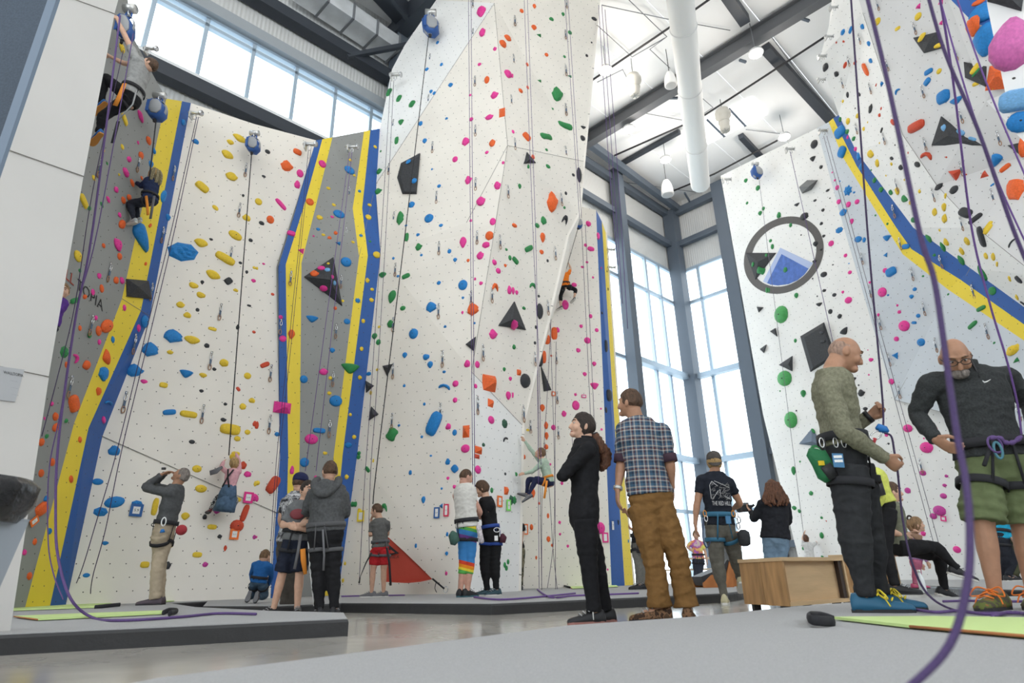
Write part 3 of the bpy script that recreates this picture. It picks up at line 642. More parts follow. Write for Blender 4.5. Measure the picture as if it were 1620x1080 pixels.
# tile tables: x y w h [rot] [shape]   (3x zoom pixels relative to the tile's corner)
TILES = {
(0, 0): {'y': "578 228 32 48,590 568 22 60,580 697 20 28,491 713 14 18,445 845 20 30,565 828 12 14,395 955 28 76,1138 658 64 34 -10 j,1093 675 32 26,1078 734 54 40 -15 j,1100 838 50 42,958 888 60 38 -25 e,1022 986 30 22 -30,1172 1034 38 32",
 'p': "666 553 28 60 j,655 677 14 18,612 756 30 28,596 818 32 50,551 900 28 30,513 947 20 34,567 1020 20 26", 'o': "704 668 32 42,668 738 34 36,627 868 22 40,672 845 14 20,585 950 28 36,612 938 30 32,578 1065 50 40,712 1070 24 14 e",
 'b': "870 580 34 26,930 672 30 26,730 716 22 32,716 778 30 32,775 930 60 36 -20,797 1030 30 34,652 1090 80 190 h", 'g': "424 988 24 20,483 972 16 30,508 776 12 16", 'k': "1154 928 12 16"},
(0, 360): {'y': "369 135 42 60,1117 37 62 42 -15,954 73 58 42 j,1068 147 88 38 -15 e,1010 224 64 42 -12 j,917 274 38 30,952 320 36 30,857 366 34 30,891 415 34 28,1120 297 24 16,1008 481 36 16 e,912 533 68 38 j,808 591 26 20,1064 642 38 36,963 700 34 22,776 747 34 24 e,1175 703 32 32,1197 820 30 24,1153 849 28 30,895 886 72 30 e,1092 958 88 48 e,1175 970 26 24,1127 1001 28 24,1207 190 16 14,1118 1073 36 20",
 'g': "379 204 16 20,353 346 22 56,424 511 26 26,305 590 46 50 s,313 917 20 24,222 990 20 24",
 'p': "558 80 44 66,470 228 26 28,578 250 26 34,440 306 28 26,590 380 28 24,657 476 32 26,471 543 24 24,357 620 46 46 c,244 836 20 24,211 905 14 12,490 912 40 20 e,683 730 30 20,455 428 20 24,1203 252 22 18",
 'o': "491 86 20 24,567 136 30 34,550 250 34 34,482 289 36 28,402 328 20 26,506 467 56 90 d,467 490 44 38 d,379 477 24 22,408 652 42 50 j,315 651 26 22,507 613 70 50 h,468 777 38 34,346 835 74 56 e,262 896 38 32,265 947 34 50,378 1006 30 22,196 1018 32 36,691 172 22 16",
 'b': "534 531 32 22,686 446 54 56 d,490 695 60 64 t,716 580 64 66 t,640 680 68 60 t,514 832 80 30 -30 c,868 115 112 84 20 s,825 517 76 62 t,885 684 58 46 h,804 876 54 26 15 e,545 1058 50 46",
 'k': "1002 56 18 12,1190 60 18 18,1141 167 16 14,1171 211 14 18,960 259 16 20,1083 254 30 36 -40 e,938 390 16 18,1182 370 18 10,982 560 22 22,1129 472 16 26,1017 671 18 16,956 775 20 16,1070 837 16 14,1060 911 26 18,911 1016 26 20", 'r': "1205 495 16 14,1130 766 22 14 -45 e,1210 930 20 26"},
(0, 720): {'o': "247 32 36 34,195 85 34 34,337 113 34 26,193 255 50 70 e,164 410 28 26,139 573 32 30", 'b': "217 206 26 30,234 360 30 26,464 125 44 30,544 222 80 52 15 d,477 268 50 38 s,499 417 28 18,410 569 28 20,650 230 40 28 s",
 'p': "115 461 28 24,1176 90 32 26,1205 200 40 36", 'm': "974 518 24 22,1207 388 16 20,1030 250 40 50 40 e", 'y': "935 64 40 34,954 158 50 36,879 289 36 34,1006 340 40 22 e,810 426 24 24,936 472 40 24 e,687 519 36 28 e,735 245 24 80,1110 8 40 34,1212 135 14 24,1122 210 40 20",
 'k': "797 522 24 34,973 292 20 24,1043 385 20 18", 'r': "1125 335 60 56 d,1160 275 26 80 -12 e,1069 441 14 26,1155 47 28 36"},
(405, 0): {'k': "55 720 24 22,37 837 18 14,27 1059 24 20", 'o': "196 722 38 28 e,147 790 54 56 t,68 1042 34 42,256 958 36 38 d,1194 182 40 34,1171 209 40 42,1096 379 26 46,1168 534 34 60 v,1122 679 30 42", 'y': "12 957 32 36,448 760 16 16,467 832 14 14,344 893 20 16,369 972 18 16,301 1032 28 26,566 697 18 18,539 973 20 18,534 1031 28 30",
 'p': "209 823 32 42,197 876 28 42,117 970 62 20 -35 e,315 778 36 40,361 1029 16 14,1070 57 48 72,1075 154 30 54,1134 232 18 24,1060 306 18 20,1133 452 38 42 t,1017 451 14 14,1022 566 20 24,1108 556 40 30,997 672 38 46 t,945 756 28 34,1096 723 18 18,1009 855 34 46 t,1146 880 32 44,1068 955 42 48,1124 1051 30 40,1020 1046 14 16,1173 772 14 18,1195 353 44 46",
 'b': "444 808 50 44 d,492 907 16 16,394 1016 54 46 d,862 202 16 20,881 306 16 22,811 330 22 20,924 404 24 24,831 435 18 22,846 442 18 22,905 562 16 14,782 586 20 28,801 669 24 28,835 803 10 12,869 883 20 20,738 971 34 36 d,821 1036 46 50 d,878 1070 22 18,712 1070 14 12,724 768 28 30 d,751 858 28 30 d",
 'g': "632 440 24 44 -20 e,679 469 24 38 -20 e,741 495 28 38 -30 e,689 576 32 38 h,668 668 20 44,586 813 30 34 t,581 908 36 34 t,592 718 10 14,686 1035 36 76 t"},
(405, 360): {'y': "5 193 12 16,320 34 18 14,460 69 18 14,529 250 20 24,573 129 36 34 d,551 293 18 16,548 343 22 20,509 443 18 22,501 575 18 22,353 713 18 18,493 711 20 20,348 785 20 18,448 887 16 16,466 993 20 20,327 1070 20 16,412 348 14 14,343 170 14 12,584 471 14 14,575 674 14 14,545 783 12 20",
 'p': "36 172 14 10,125 854 88 60 v,167 28 38 24 e,217 110 30 32 w,117 425 20 20,127 527 32 32,322 684 40 30,263 1003 62 48,310 192 36 26,321 288 38 30,362 234 18 22,273 40 10 10,983 70 34 58 j,1065 133 34 40,1093 82 36 32,1131 165 28 28,1150 205 30 28,1067 264 18 20,1040 243 12 16,980 403 12 18,1126 507 48 46 t,1203 296 26 42,1004 645 32 36,1050 649 28 34,1042 752 20 22,947 740 32 32,945 818 24 26,914 943 30 30,1197 797 32 40,1116 912 40 38,994 1048 46 40,1207 717 20 20",
 'r': "79 316 16 14,42 651 44 22 35 e,5 937 18 36", 'o': "168 506 32 46,378 25 18 20,350 48 20 16,376 382 16 18,277 218 40 34,1109 38 38 46,1007 156 16 18,1183 180 18 16,1134 286 40 62 c,1032 388 56 60 t,1105 738 92 90 v,1112 832 38 44 v,997 967 40 66 v,1055 1055 50 40 v",
 'b': "295 8 20 16,392 74 26 22 w,498 38 18 16,428 163 50 48 d,266 425 58 40 h,432 445 30 28,483 346 24 24 s,362 582 26 24,227 719 36 38 d,379 822 60 54 d,300 963 58 24 e,438 1032 36 26,101 980 24 20,536 693 26 18,768 34 18 18,785 130 14 14,652 146 14 14,674 230 14 14,868 262 20 20,918 112 20 24,945 153 20 22,834 377 52 50 t,982 272 46 54 d,982 333 14 14,748 503 48 52 d,706 605 26 28,806 614 34 30,827 650 30 34,893 684 18 14,898 469 16 14,704 750 14 14,895 757 72 40 -15 c,799 837 14 16,845 932 60 116 -25 e,679 938 14 12,787 992 14 14,943 972 24 30,1037 453 12 12",
 'l': "340 200 26 22,373 263 18 30", 'g': "447 655 88 60 h,716 46 20 46,773 92 34 38 t,601 224 40 28,712 231 42 22 20 e,646 328 40 64 -15 j,697 382 30 24,640 456 36 38,563 515 30 30,582 543 24 28,645 980 62 80 60 b,489 1070 20 20,1205 143 20 26,1178 672 18 20,1188 104 16 14,541 65 14 12", 'k': "1183 1005 40 28 30 c", 'd': "1180 930 34 40 s,1080 1030 20 18"},
(405, 720): {'b': "230 33 42 44 d,911 30 26 30,944 64 34 34 40 e,733 82 16 22,795 211 22 32 j,881 158 12 12,880 240 20 24 w,908 374 14 20,759 429 12 20,905 466 18 18,830 2 14 10", 'p': "172 70 20 40,284 105 18 18,911 109 16 16,941 149 18 18,1053 68 38 40 d,903 560 14 18,5 208 14 24,2 388 8 12",
 'y': "430 102 20 22,8 131 20 22,490 262 20 20,423 513 14 16,413 594 14 20,557 25 10 18", 'r': "80 140 44 84 -25 e,1048 5 40 24 v", 'g': "487 8 22 22,530 67 34 18 -45 e,465 232 36 36 b,608 252 40 64 c,1119 166 18 24 s,1180 520 18 26 d,1196 505 18 24 d,1188 535 20 24 d", 'k': "1183 88 14 14", 'o': "1186 168 30 42 v", 'd': "1210 213 24 44 s"},
(810, 0): {'o': "46 52 20 24,106 30 18 26,104 131 28 28,164 260 20 20,72 306 16 24,41 431 24 26,74 415 14 24,68 650 44 36 -30 e,192 962 60 94 t,100 745 20 24,12 1070 30 20", 'g': "188 91 26 20,242 68 18 22,130 168 26 20 w,275 155 20 22,249 269 14 16,132 384 22 16 w,216 450 56 76 t,193 517 12 12,275 362 26 14 w,248 596 90 50 b,162 648 76 48 25 b,164 711 16 16,171 790 28 20,36 884 20 26,150 1048 34 40 t,119 1070 30 24,249 985 14 14,78 790 14 20,1110 857 22 20,1167 892 24 26,1116 963 14 14,1178 1012 22 22,1193 990 16 20",
 'p': "5 625 16 22,2 360 8 26,362 1062 26 30", 'k': "390 90 30 20,378 202 10 10,355 264 14 16,338 602 28 18 h,335 656 26 30,291 830 20 14,256 917 16 18,250 1045 34 70 -20 c,318 830 30 80 d"},
(810, 360): {'o': "145 47 30 48 j,140 116 28 22,200 503 30 60 e,165 530 42 50 d,150 615 24 60,32 687 28 32 v,144 855 26 34,162 938 20 34,164 988 20 36,163 1040 20 24,186 608 10 12", 'g': "79 100 54 26 30 e,15 157 40 24 -35 e,97 278 42 44 c,57 382 24 16,10 566 22 24,167 447 16 44 e,1144 175 18 26,1183 205 40 50 b,1207 130 12 20,1210 297 12 26",
 'k': "169 157 14 16,240 138 14 14,127 325 14 14,131 397 40 78 d,109 547 16 16,62 727 64 70 d,133 625 28 70,113 472 16 18,427 405 12 14,445 563 18 60,458 797 36 56 e,446 865 18 30,450 207 8 10,455 292 10 16", 'p': "12 460 36 64 t,295 271 28 22,253 366 34 50 d,217 485 22 26,5 300 18 36,22 308 20 22,3 795 10 26,408 40 22 36,349 83 16 18,375 101 36 24,356 164 14 12,334 187 18 12,385 236 12 12,423 192 12 10,373 420 18 22,328 468 18 18,402 486 20 20,358 535 34 32,314 582 22 22,390 646 22 22,345 695 22 20,391 743 44 40 h,301 792 14 14,303 843 38 46 d,247 883 24 28,422 859 10 10,425 957 12 12,197 948 24 26", 'y': "75 960 16 12"},
(810, 720): {'g': "20 90 16 20,10 213 30 36 s", 'o': "100 180 22 40 j,93 341 16 26,173 398 20 26,190 427 12 14,128 228 10 14,115 486 10 18,171 287 12 24,55 8 20 24", 'p': "182 43 10 12,226 318 14 14,228 374 12 12,265 431 14 14,237 132 14 18,420 345 46 54 d,454 542 10 10", 'k': "504 318 12 24", 'b': "552 407 10 16"},
(1215, 0): {'k': "220 684 36 42 d,213 748 30 30 h,252 792 18 18,284 903 20 12,137 968 30 18 h,223 951 18 12,261 997 18 16,174 1026 42 34 n,254 1060 18 16,294 940 8 6,273 320 28 40 j,325 352 26 24,378 450 26 20,434 448 12 26,488 515 38 28,540 618 24 12,414 514 8 8,588 751 16 28,632 795 24 32,603 688 8 8,709 780 24 46,811 886 38 28,883 900 38 40,940 1010 40 66 25 e,985 1038 62 24 e",
 'g': "53 1020 24 30,108 1068 16 20,510 1022 10 10,567 1062 12 12,343 567 18 24,376 625 20 30,407 658 18 30,490 806 8 12,537 900 26 26,584 913 24 30,645 942 32 52 h,689 1043 24 56 h,506 855 20 26,987 345 40 10", 'p': "329 890 22 24 d,318 855 14 12,336 957 24 24 d,382 970 28 28 d,423 957 26 24 d,398 1050 22 26,305 818 8 8,378 651 12 18,416 707 18 22,715 32 28 26 w,822 12 28 26 w,822 110 20 22 w",
 'b': "380 904 42 44 s,358 1007 38 32,341 860 8 8,408 913 14 10,344 628 56 50 20 e,353 722 40 54 -30 e,445 790 30 30,430 740 20 40,356 152 24 26,393 142 14 34,449 127 20 38,478 205 18 36,488 289 18 36,542 398 24 22 w,763 341 42 24 e,757 388 34 28 30 e,615 434 32 30 30 c,835 460 60 60 e,895 470 66 40 h,1089 745 46 84 h,1065 877 18 8",
 'y': "313 495 24 36,356 481 14 16,425 550 20 28,380 576 26 30,473 580 8 8,455 612 18 20,529 679 8 10,489 731 34 48,519 774 34 30,586 778 14 18,648 853 10 10,560 833 8 10,614 905 32 32,674 963 18 16,720 908 18 18,519 103 38 36,713 78 36 36 d,616 136 28 16,812 338 26 26,731 178 44 24 25 e,809 216 36 24,990 320 62 26 8 e,988 398 34 18,842 928 26 16,793 1006 36 32,836 980 38 32,840 1037 40 34,1045 1075 50 20,1070 412 24 24",
 'r': "324 202 8 10,358 197 12 10,366 309 16 32,414 297 12 26,513 404 14 10,537 515 14 12,530 547 16 20,665 725 10 8,846 746 12 8,940 828 8 8,705 600 84 44 e,753 742 68 54 c,890 826 56 60 w,1028 830 32 40 w,595 580 18 40", 'o': "465 330 20 82 15 e,1126 797 46 24 e,1180 895 76 120 -30 t", 'l': "834 606 34 28,915 628 44 22 -15 e,970 659 34 16 e"},
(1215, 360): {'k': "264 40 16 14,226 77 26 26,253 104 16 12,222 160 26 16,265 222 34 26,308 176 10 6,212 242 8 8,267 298 20 14,315 319 22 18,243 360 34 22 h,234 325 8 8,296 398 22 24,341 420 22 22,360 487 44 36 30 h,402 714 36 26 h,444 785 34 32 t,430 747 8 8,462 860 24 18,135 868 10 8,572 1025 12 10,157 35 8 8,257 496 26 18,262 540 26 14,1018 42 92 36 -35 e,1157 73 50 20 c,1190 245 32 46,1213 360 10 40",
 'g': "12 62 18 16,21 90 18 26,84 200 22 26,5 297 12 24,135 322 22 26,130 536 16 20,57 775 8 8,168 787 28 34,215 965 20 26,230 1045 70 44 c,765 53 46 30 -40 h,831 92 48 28 -20 h,918 155 50 34 -30 h,1065 300 34 46 d,1012 384 46 20 -15 e,972 462 52 20 e,1074 546 14 10,1180 630 34 22 w,736 230 12 10,790 130 16 14,855 316 12 10,1020 215 70 46 -20 t", 'G': "64 412 74 84 d,80 715 78 74 d,110 912 68 78 d",
 'p': "300 75 28 28 d,368 132 18 18 d,389 212 20 18 d,382 344 36 32 d,355 306 14 14,483 260 14 12,556 203 24 24 d,543 306 46 46 d,524 414 14 16,614 369 12 12,624 400 18 16,647 466 56 52 d,610 528 26 24 d,488 627 22 18,474 580 6 6,479 698 8 8,586 730 30 28 d,664 952 42 38 d,798 954 14 14,753 1043 58 52 d,740 1000 8 8,562 985 16 14",
 'b': "338 12 34 26 s,428 55 42 30,457 58 18 24,565 42 42 34 h,559 130 24 22 w,586 210 54 40 20 e,697 292 20 18,681 327 24 20,713 418 22 20,694 451 24 14,728 544 42 38 d,606 607 36 32 w,655 90 38 24 e,570 320 12 10,820 382 10 12,384 170 8 6", 'y': "847 70 34 34,945 64 38 36,920 111 34 30,1045 8 48 24,1035 134 30 32 d,1070 138 40 30,1088 173 26 12,1148 242 28 14,1182 330 30 20,1162 580 66 44,815 12 14 12"},
(1215, 720): {'g': "122 73 24 40,152 30 10 10,205 180 22 20,125 250 26 20,149 265 18 18,255 296 14 12,255 380 22 30,168 440 14 20,258 480 14 8", 'm': "735 84 30 26 d,663 167 28 28 d,847 98 16 14,838 143 20 16,833 193 30 26 d,815 263 56 48 d,785 289 32 28 d,832 512 24 20", 'p': "897 447 34 32 d,737 370 22 24", 'r': "277 312 6 6"},
}
NEARH = [  # big blurred holds on the near right corner: px py w h colour shape rot
 (1600, 70, 58, 92, 'q', 'j', 165), (1557, 20, 36, 34, 'b', 'n', 0), (1562, 62, 36, 50, 'b', 'j', 0), (1608, 160, 44, 34, 'l', 'e', 0), (1614, 193, 34, 34, 'b', 'd', 0), (1540, 40, 28, 28, 'o', 'n', 0), (1581, 122, 34, 42, 'o', 'v', 0), (1618, 232, 22, 32, 'o', 'n', 0), (1548, 4, 18, 10, 'o', 'n', 0)]
# volumes: px polygon, apex px list, rise (m), kind
VOLS = []
VDK = mat('dark_grey_volume', (.045, .047, .052), .75, bump=.3, bscale=150, var=.25, vscale=30); VBL = mat('blue_grey_volume', (.14, .18, .24), .75, bump=.3, bscale=150)
def volume(label, poly, apex, rise, m=VDK):
    b = [];
    for x, y in poly:
        h_ = hit(x, y)
        if h_: b.append(h_)
    if len(b) < 3: return
    n = sum((q[1] for q in b), V3()).normalized(); pts = [q[0] for q in b]; c = sum(pts, V3())/len(pts)
    pts = [p-n*min(0, 0)*1 for p in pts]
    aps = []
    for ax, ay in apex:
        d = ray(ax, ay); t = ((c+n*rise)-CAM).dot(n)/d.dot(n); aps.append(CAM+d*t)
    q = MB(); k_ = len(pts)
    low = [p-n*.02 for p in pts]; hi_ = [p+n*.025 for p in pts]
    f = [(i, (i+1) % k_, k_+(i+1) % k_, k_+i) for i in range(k_)]+[tuple(range(k_))]
    if len(aps) == 1: f += [(k_+i, k_+(i+1) % k_, 2*k_) for i in range(k_)]; q.add(low+hi_+aps, f)
    else:
        top = aps; f += [(k_+i, k_+(i+1) % k_, 2*k_+(i+1) % k_, 2*k_+i) for i in range(k_)]+[tuple(range(2*k_, 3*k_))]; q.add(low+hi_+top, f)
    me = q.mesh('wall_volume', c, smooth=False); me.materials.append(m); o = link('wall_volume', me, None, None, c)
    tag(o, label, 'volume', 'dark plywood volumes')
    k0 = len(BV); VOLS.append((k_, q)); return q
VL = [
 ('dark pyramid volume bolted across the left blue stripe', [(199, 441), (233, 444), (238, 473), (200, 469)], [(219, 453)], .16, VDK),
 ('large dark triangular volume on the grey prow', [(527, 407), (481, 438), (541, 484)], [(522, 442)], .25, VDK),
 ('big dark flat polygon volume high on the tower', [(665, 243), (659, 307), (637, 307), (629, 282), (635, 259)], [(663, 247), (657, 303), (640, 303), (634, 281), (638, 262)], .08, VDK),
 ('small dark pyramid volume by the orange chip high on the tower', [(833, 241), (828, 259), (847, 258)], [(838, 252)], .12, VDK),
 ('dark triangle volume with a pink hold at the tower arete', [(813, 477), (788, 515), (831, 522)], [(811, 505)], .2, VDK),
 ('dark small triangle volume beside the tower arete rope', [(753, 533), (737, 545), (750, 556)], [(748, 546)], .1, VDK),
 ('dark pyramid volume low on the blue stripe edge', [(579, 602), (592, 610), (580, 621)], [(582, 611)], .1, VDK),
 ('dark pyramid volume left of the black webbing', [(588, 643), (599, 655), (584, 665)], [(590, 656)], .1, VDK),
 ('dark inverted triangle volume under the green holds', [(606, 579), (621, 576), (613, 595)], [(614, 582)], .1, VDK),
 ('long dark wedge volume hanging at the tower edge', [(855, 577), (872, 617), (860, 619)], [(862, 607)], .08, VDK),
 ('dark square volume above the bald man', [(1304, 510), (1267, 532), (1283, 588), (1322, 564)], [(1302, 516), (1272, 534), (1286, 581), (1316, 562)], .12, VDK),
 ('tiny dark triangular volume left of the big green holds', [(1227, 519), (1219, 524), (1230, 532)], [(1226, 526)], .1, VDK),
 ('dark pyramid volume between two green domes', [(1254, 563), (1233, 577), (1254, 587)], [(1247, 576)], .14, VDK),
 ('blue-grey pyramid volume behind the chalk bag', [(1285, 678), (1265, 702), (1305, 707)], [(1284, 698)], .14, VBL),
 ('small dark triangle volume below the logo ring', [(1198, 485), (1208, 486), (1201, 494)], [(1202, 488)], .08, VDK),
 ('small dark wedge volume beside the window frame', [(1213, 545), (1203, 552), (1209, 558)], [(1209, 552)], .08, VDK),
 ('grey boulder-like volume near the top of the logo wall', [(1294, 285), (1284, 300), (1270, 306), (1265, 296), (1278, 285)], [(1279, 295)], .25, mat('grey_volume', (.16, .165, .17), .75)),
 ('dark diamond volume with two yellow holds on the right overhang', [(1446, 60), (1483, 51), (1492, 76), (1463, 84)], [(1468, 68)], .14, VDK),
 ('dark square volume with yellow holds near the right edge', [(1526, 98), (1561, 105), (1560, 137), (1528, 123)], [(1545, 118)], .14, VDK),
 ('large dark triangle volume with light blue holds on the right overhang', [(1490, 184), (1475, 230), (1555, 230)], [(1500, 214)], .16, VDK),
 ('dark wedge volume at the right picture edge', [(1595, 230), (1618, 225), (1619, 248)], [(1612, 236)], .1, VDK),
 ('dark blurred volume above the near right holds', [(1560, -20), (1622, -20), (1616, 18), (1588, 10), (1562, 3)], [(1595, -5)], .08, VDK),
 ('dark wedge volume with green holds inside the logo ring', [(1181, 400), (1228, 400), (1196, 442)], [(1199, 414)], .14, VDK),
]
vq = [volume(*a) for a in VL]
# volumes become surfaces for later holds
for q in vq:
    if q is None: continue
    k0 = len(BV); zone = hit(*proj(q.v[0]+(CAM-q.v[0])*.001)); z_ = zone[2] if zone else 'a dark volume'
    BV.extend(q.v)
    for f in q.f:
        for i in range(1, len(f)-1): BF.append((k0+f[0], k0+f[i], k0+f[i+1])); BZ.append(z_)
BVH = BVHTree.FromPolygons([tuple(v) for v in BV], BF)
recs = []
for (ox, oy), d in TILES.items():
    for c, txt in d.items():
        for it in txt.split(','):
            a = it.split(); x, y, ww, hh = (float(v) for v in a[:4]); rot = 0; sh = None
            for v in a[4:]:
                if v.lstrip('-').isdigit(): rot = float(v)
                else: sh = v
            recs.append((ox+x/3, oy+y/3, ww/3, hh/3, c, sh, rot))
for x, y, ww, hh, c, sh, rot in NEARH: recs.append((x, y, ww, hh, c, sh, rot))
placed = []
for i, (x, y, ww, hh, c, sh, rot) in enumerate(recs):
    h_ = hit(x, y)
    if h_ is None:
        print('hold misses', round(x), round(y), c); continue
    p, n, z = h_; random.seed(i)
    if sh is None:
        ar = ww/hh; sh = 'e' if (ar > 1.7 or ar < .5) else random.choice('njndnjd')
    d = (p-CAM).normalized(); fs = max(.35, abs(n.dot(d)))
    ex = (RT-n*RT.dot(n)).normalized(); ey = n.cross(ex)
    if ey.dot(UP) < 0: ey = -ey; 
    k_ = mpp(p); fx = .72+.28*sqrt(max(.3, 1-(n.dot(RT))**2)); fy = .72+.28*sqrt(max(.3, 1-(n.dot(UP))**2))
    sx, sy = ww*k_/fx, hh*k_/fy; r = radians(rot)
    X = ex*cos(r)+ey*sin(r); Y_ = -ex*sin(r)+ey*cos(r); Zn = X.cross(Y_)
    if Zn.dot(n) < 0: X = -X; Zn = -Zn
    sz = .8*min(sx, sy)+.2*max(sx, sy); sz = min(sz, .45)
    M_ = Matrix((( X.x*sx, Y_.x*sy, n.x*sz, p.x), (X.y*sx, Y_.y*sy, n.y*sz, p.y), (X.z*sx, Y_.z*sy, n.z*sz, p.z), (0, 0, 0, 1)))
    me = random.choice(HOLD[sh]); placed.append(dict(a=ww*hh, M=M_, me=me, c=c, sh=sh, z=z, x=x, y=y, s=max(sx, sy)))
# rank by colour within each zone (from the top) so that each label singles out one hold
zc = {}
for q in sorted(placed, key=lambda q: q['y']):
    l = zc.setdefault((q['z'], q['c']), []); q['rank'] = len(l); l.append(q)
placed.sort(key=lambda q: -q['a'])
BOLT = MB().loft([(0, 0, .20), (0, 0, .285)], [.045, .045], n=8).mesh('bolt'); BOLT.materials.append(mat('bolt_steel', (.05, .05, .05), .4, .6))
for q in placed[:300]:
    me = q['me']
    if not me.materials: me.materials.append(None)
    o = link('climbing_hold', me); o.matrix_world = q['M']; o.material_slots[0].link = 'OBJECT'; o.material_slots[0].material = HM[q['c']]
    cn = HC[q['c']][0]; tot = len(zc[(q['z'], q['c'])]); sz = 'large ' if q['s'] > .3 else ('small ' if q['s'] < .13 else '')
    rk = 'the only %s one there' % cn if tot == 1 else '%s %s from the top' % (ordn(q['rank']), cn)
    tag(o, '%s%s %s hold on %s, %s' % (sz, cn, SHAPE[q['sh']], q['z'], rk), 'climbing hold', 'climbing holds')
    if q['a'] > 150 and q['sh'] in 'djneh':
        b_ = link('bolt', BOLT, None, o); b_.location = (0, 0, -.02)
if len(placed) > 300:
    q = MB(); cs = sorted(HC); 
    for r in placed[300:]:
        me = r['me']; q.add([r['M'] @ v.co for v in me.vertices], [tuple(p.vertices) for p in me.polygons], cs.index(r['c']))
    o = q.build('small_climbing_holds', [HM[c] for c in cs], org=(0, 11, 4), fix=False); tag(o, 'many small coloured climbing chips scattered over all the walls', 'climbing hold', 'climbing holds', 'stuff')
print('holds', len(placed))
# ================================================================== QUICKDRAWS
CHR = mat('chrome', (.62, .62, .63), .25, .9); BRZ = mat('bronze_gate', (.35, .20, .12), .35, .8); SLG = mat('sling_blue_black', (.09, .13, .19), .8, var=.8, vscale=90); SLK = mat('sling_black', (.03, .03, .035), .8)
def carab(z, m_, rx=.022, ry=.05): return MB().torus((0, .0, z), (0, 1, 0), (1, 0, 0), rx, ry, .0085, n=14, k=5).mesh('carabiner')
QD = [('hanger', MB().box((0, .012, .0), (.04, .006, .05)).torus((0, 0, -.035), (1, 0, 0), (0, 1, 0), .012, .016, .005, n=10, k=5).mesh('hanger'), CHR), ('upper_carabiner', carab(-.085, CHR), CHR),
      ('sling', MB().box((0, 0, -.19), (.034, .010, .14)).mesh('sling', smooth=False), SLG), ('lower_carabiner', carab(-.285, BRZ, .026, .056), BRZ)]
for n_, me, m_ in QD: me.materials.append(m_)
QT = {(0, 0): "478 790 75,828 815 60,1170 798 45,1140 993 60,662 760 40", (0, 360): "525 205 80,440 455 85,340 745 90,643 545 85,722 297 70,775 25 60,600 820 85,1050 395 70,1005 625 75,967 877 75,1100 115 45",
 (405, 0): "827 278 45,820 475 50,839 697 50,858 935 55,632 800 50,653 590 45,656 1033 55,443 910 50,1031 160 50,1040 385 50,1042 620 55,1043 873 60,1195 908 60,1210 475 50,1031 12 30",
 (405, 360): "168 235 60,120 465 65,73 685 70,68 925 75,430 25 50,405 250 55,382 485 60,368 710 60,352 945 70,870 95 60,663 195 55,868 392 65,653 455 60,887 617 70,653 675 65,877 868 70,648 910 60,1050 45 60,1157 65 65,1118 318 65,1022 330 60,1076 587 70,1050 835 75",
 (810, 0): "12 100 55,6 285 55,252 165 50,254 335 55,254 520 60,253 720 55,232 945 60,12 680 50,257 10 20", (810, 360): "203 118 60,168 375 65,209 613 45,107 615 50,213 800 45,53 875 70,87 937 45,218 965 45",
 (1215, 0): "430 180 40,378 285 40,348 388 40,480 415 45,690 132 50,560 305 45,884 250 45,728 430 50,909 545 50,738 675 45,1085 645 50,909 790 45,1058 925 55,912 1050 50,779 915 45,415 605 40,605 870 45,590 1000 60,545 650 40,516 15 30",
 (1215, 360): "442 135 30,678 210 40,480 290 30,733 375 45,527 445 40,813 150 40,966 293 45,1030 478 45,790 545 40,570 615 40,617 765 35,622 65 35,1180 860 50", (1215, 720): "720 35 40"}
qs = []
for (ox, oy), t in QT.items():
    for it in t.split(','):
        x, y, hh = (float(v) for v in it.split()); x, y, hh = ox+x/3, oy+y/3, hh/3
        h_ = hit(x, y-hh*.42)
        if h_: qs.append((x, y, hh, h_))
        else: print('draw misses', x, y)
zq = {}
for a in sorted(qs, key=lambda a: a[1]):
    x, y, hh, (p, n, z) = a; l = zq.setdefault(z, []); l.append(a)
for z, l in zq.items():
    for i, (x, y, hh, (p, n, zz)) in enumerate(l):
        L_ = hh*mpp(p)/.34; L_ = max(.9, min(1.6, L_*1.15)); loc = p+n*.02
        e = empty('quickdraw', loc, 'metal quickdraw on %s, %s' % (z, 'the only one there' if len(l) == 1 else ordn(i)+' from the top'), 'quickdraw', 'quickdraws clipped to wall hangers')
        yaw = math.atan2(n.x, -n.y); e.rotation_euler = (0, 0, yaw); e.scale = (L_, L_, L_)
        for nm, me, m_ in QD: link(nm, me, None, e)
# ================================================================== ROPES, DEVICES, SIGNS, FURNITURE
PUR = mat('purple_rope', (.17, .085, .30), .75, bump=.4, bscale=500, var=.2, vscale=200); BWB = mat('black_webbing', (.022, .022, .026), .8); VIO = mat('violet_rope', (.115, .065, .20), .75, var=.25, vscale=300)
NPR = mat('near_purple_rope', (.075, .045, .135), .75, bump=.4, bscale=600, var=.35, vscale=350); GRL = mat('grey_rope', (.16, .145, .18), .75); DPR = mat('dark_purple_rope', (.055, .035, .09), .75, var=.3, vscale=150)
def near_wall(x, y, f=.965, Yd=None):
    h_ = hit(x, y)
    if h_ is None: return P(x, y, Yd or 10)
    return CAM+(h_[0]-CAM)*f
def rope(label, strands, r=.006, m=PUR, straight=True, cat='rope', nm='climbing_rope', group='climbing ropes', sm=False):
    q = MB(); org = None
    for s in strands:
        pts = []
        for a in s:
            if len(a) == 3: pts.append(P(*a))
            else: pts.append(near_wall(*a))
        if org is None: org = pts[-1]
        if s[0][1] < -15 and len(s[0]) == 3 and s[0][2] < 5:      # near ropes run on up towards the ceiling
            d_ = (pts[0]-pts[1]).normalized(); T_ = (14.5-pts[0].z)/max(.3, d_.z); pts = [pts[0]+d_*T_*f_ for f_ in (1, .6, .35, .2, .11, .06, .03)]+pts
        pts = catmull(pts, 6)
        q.loft(pts, [r]*len(pts), n=6)
    o = q.build(nm, m, org=org); return tag(o, label, cat, group)
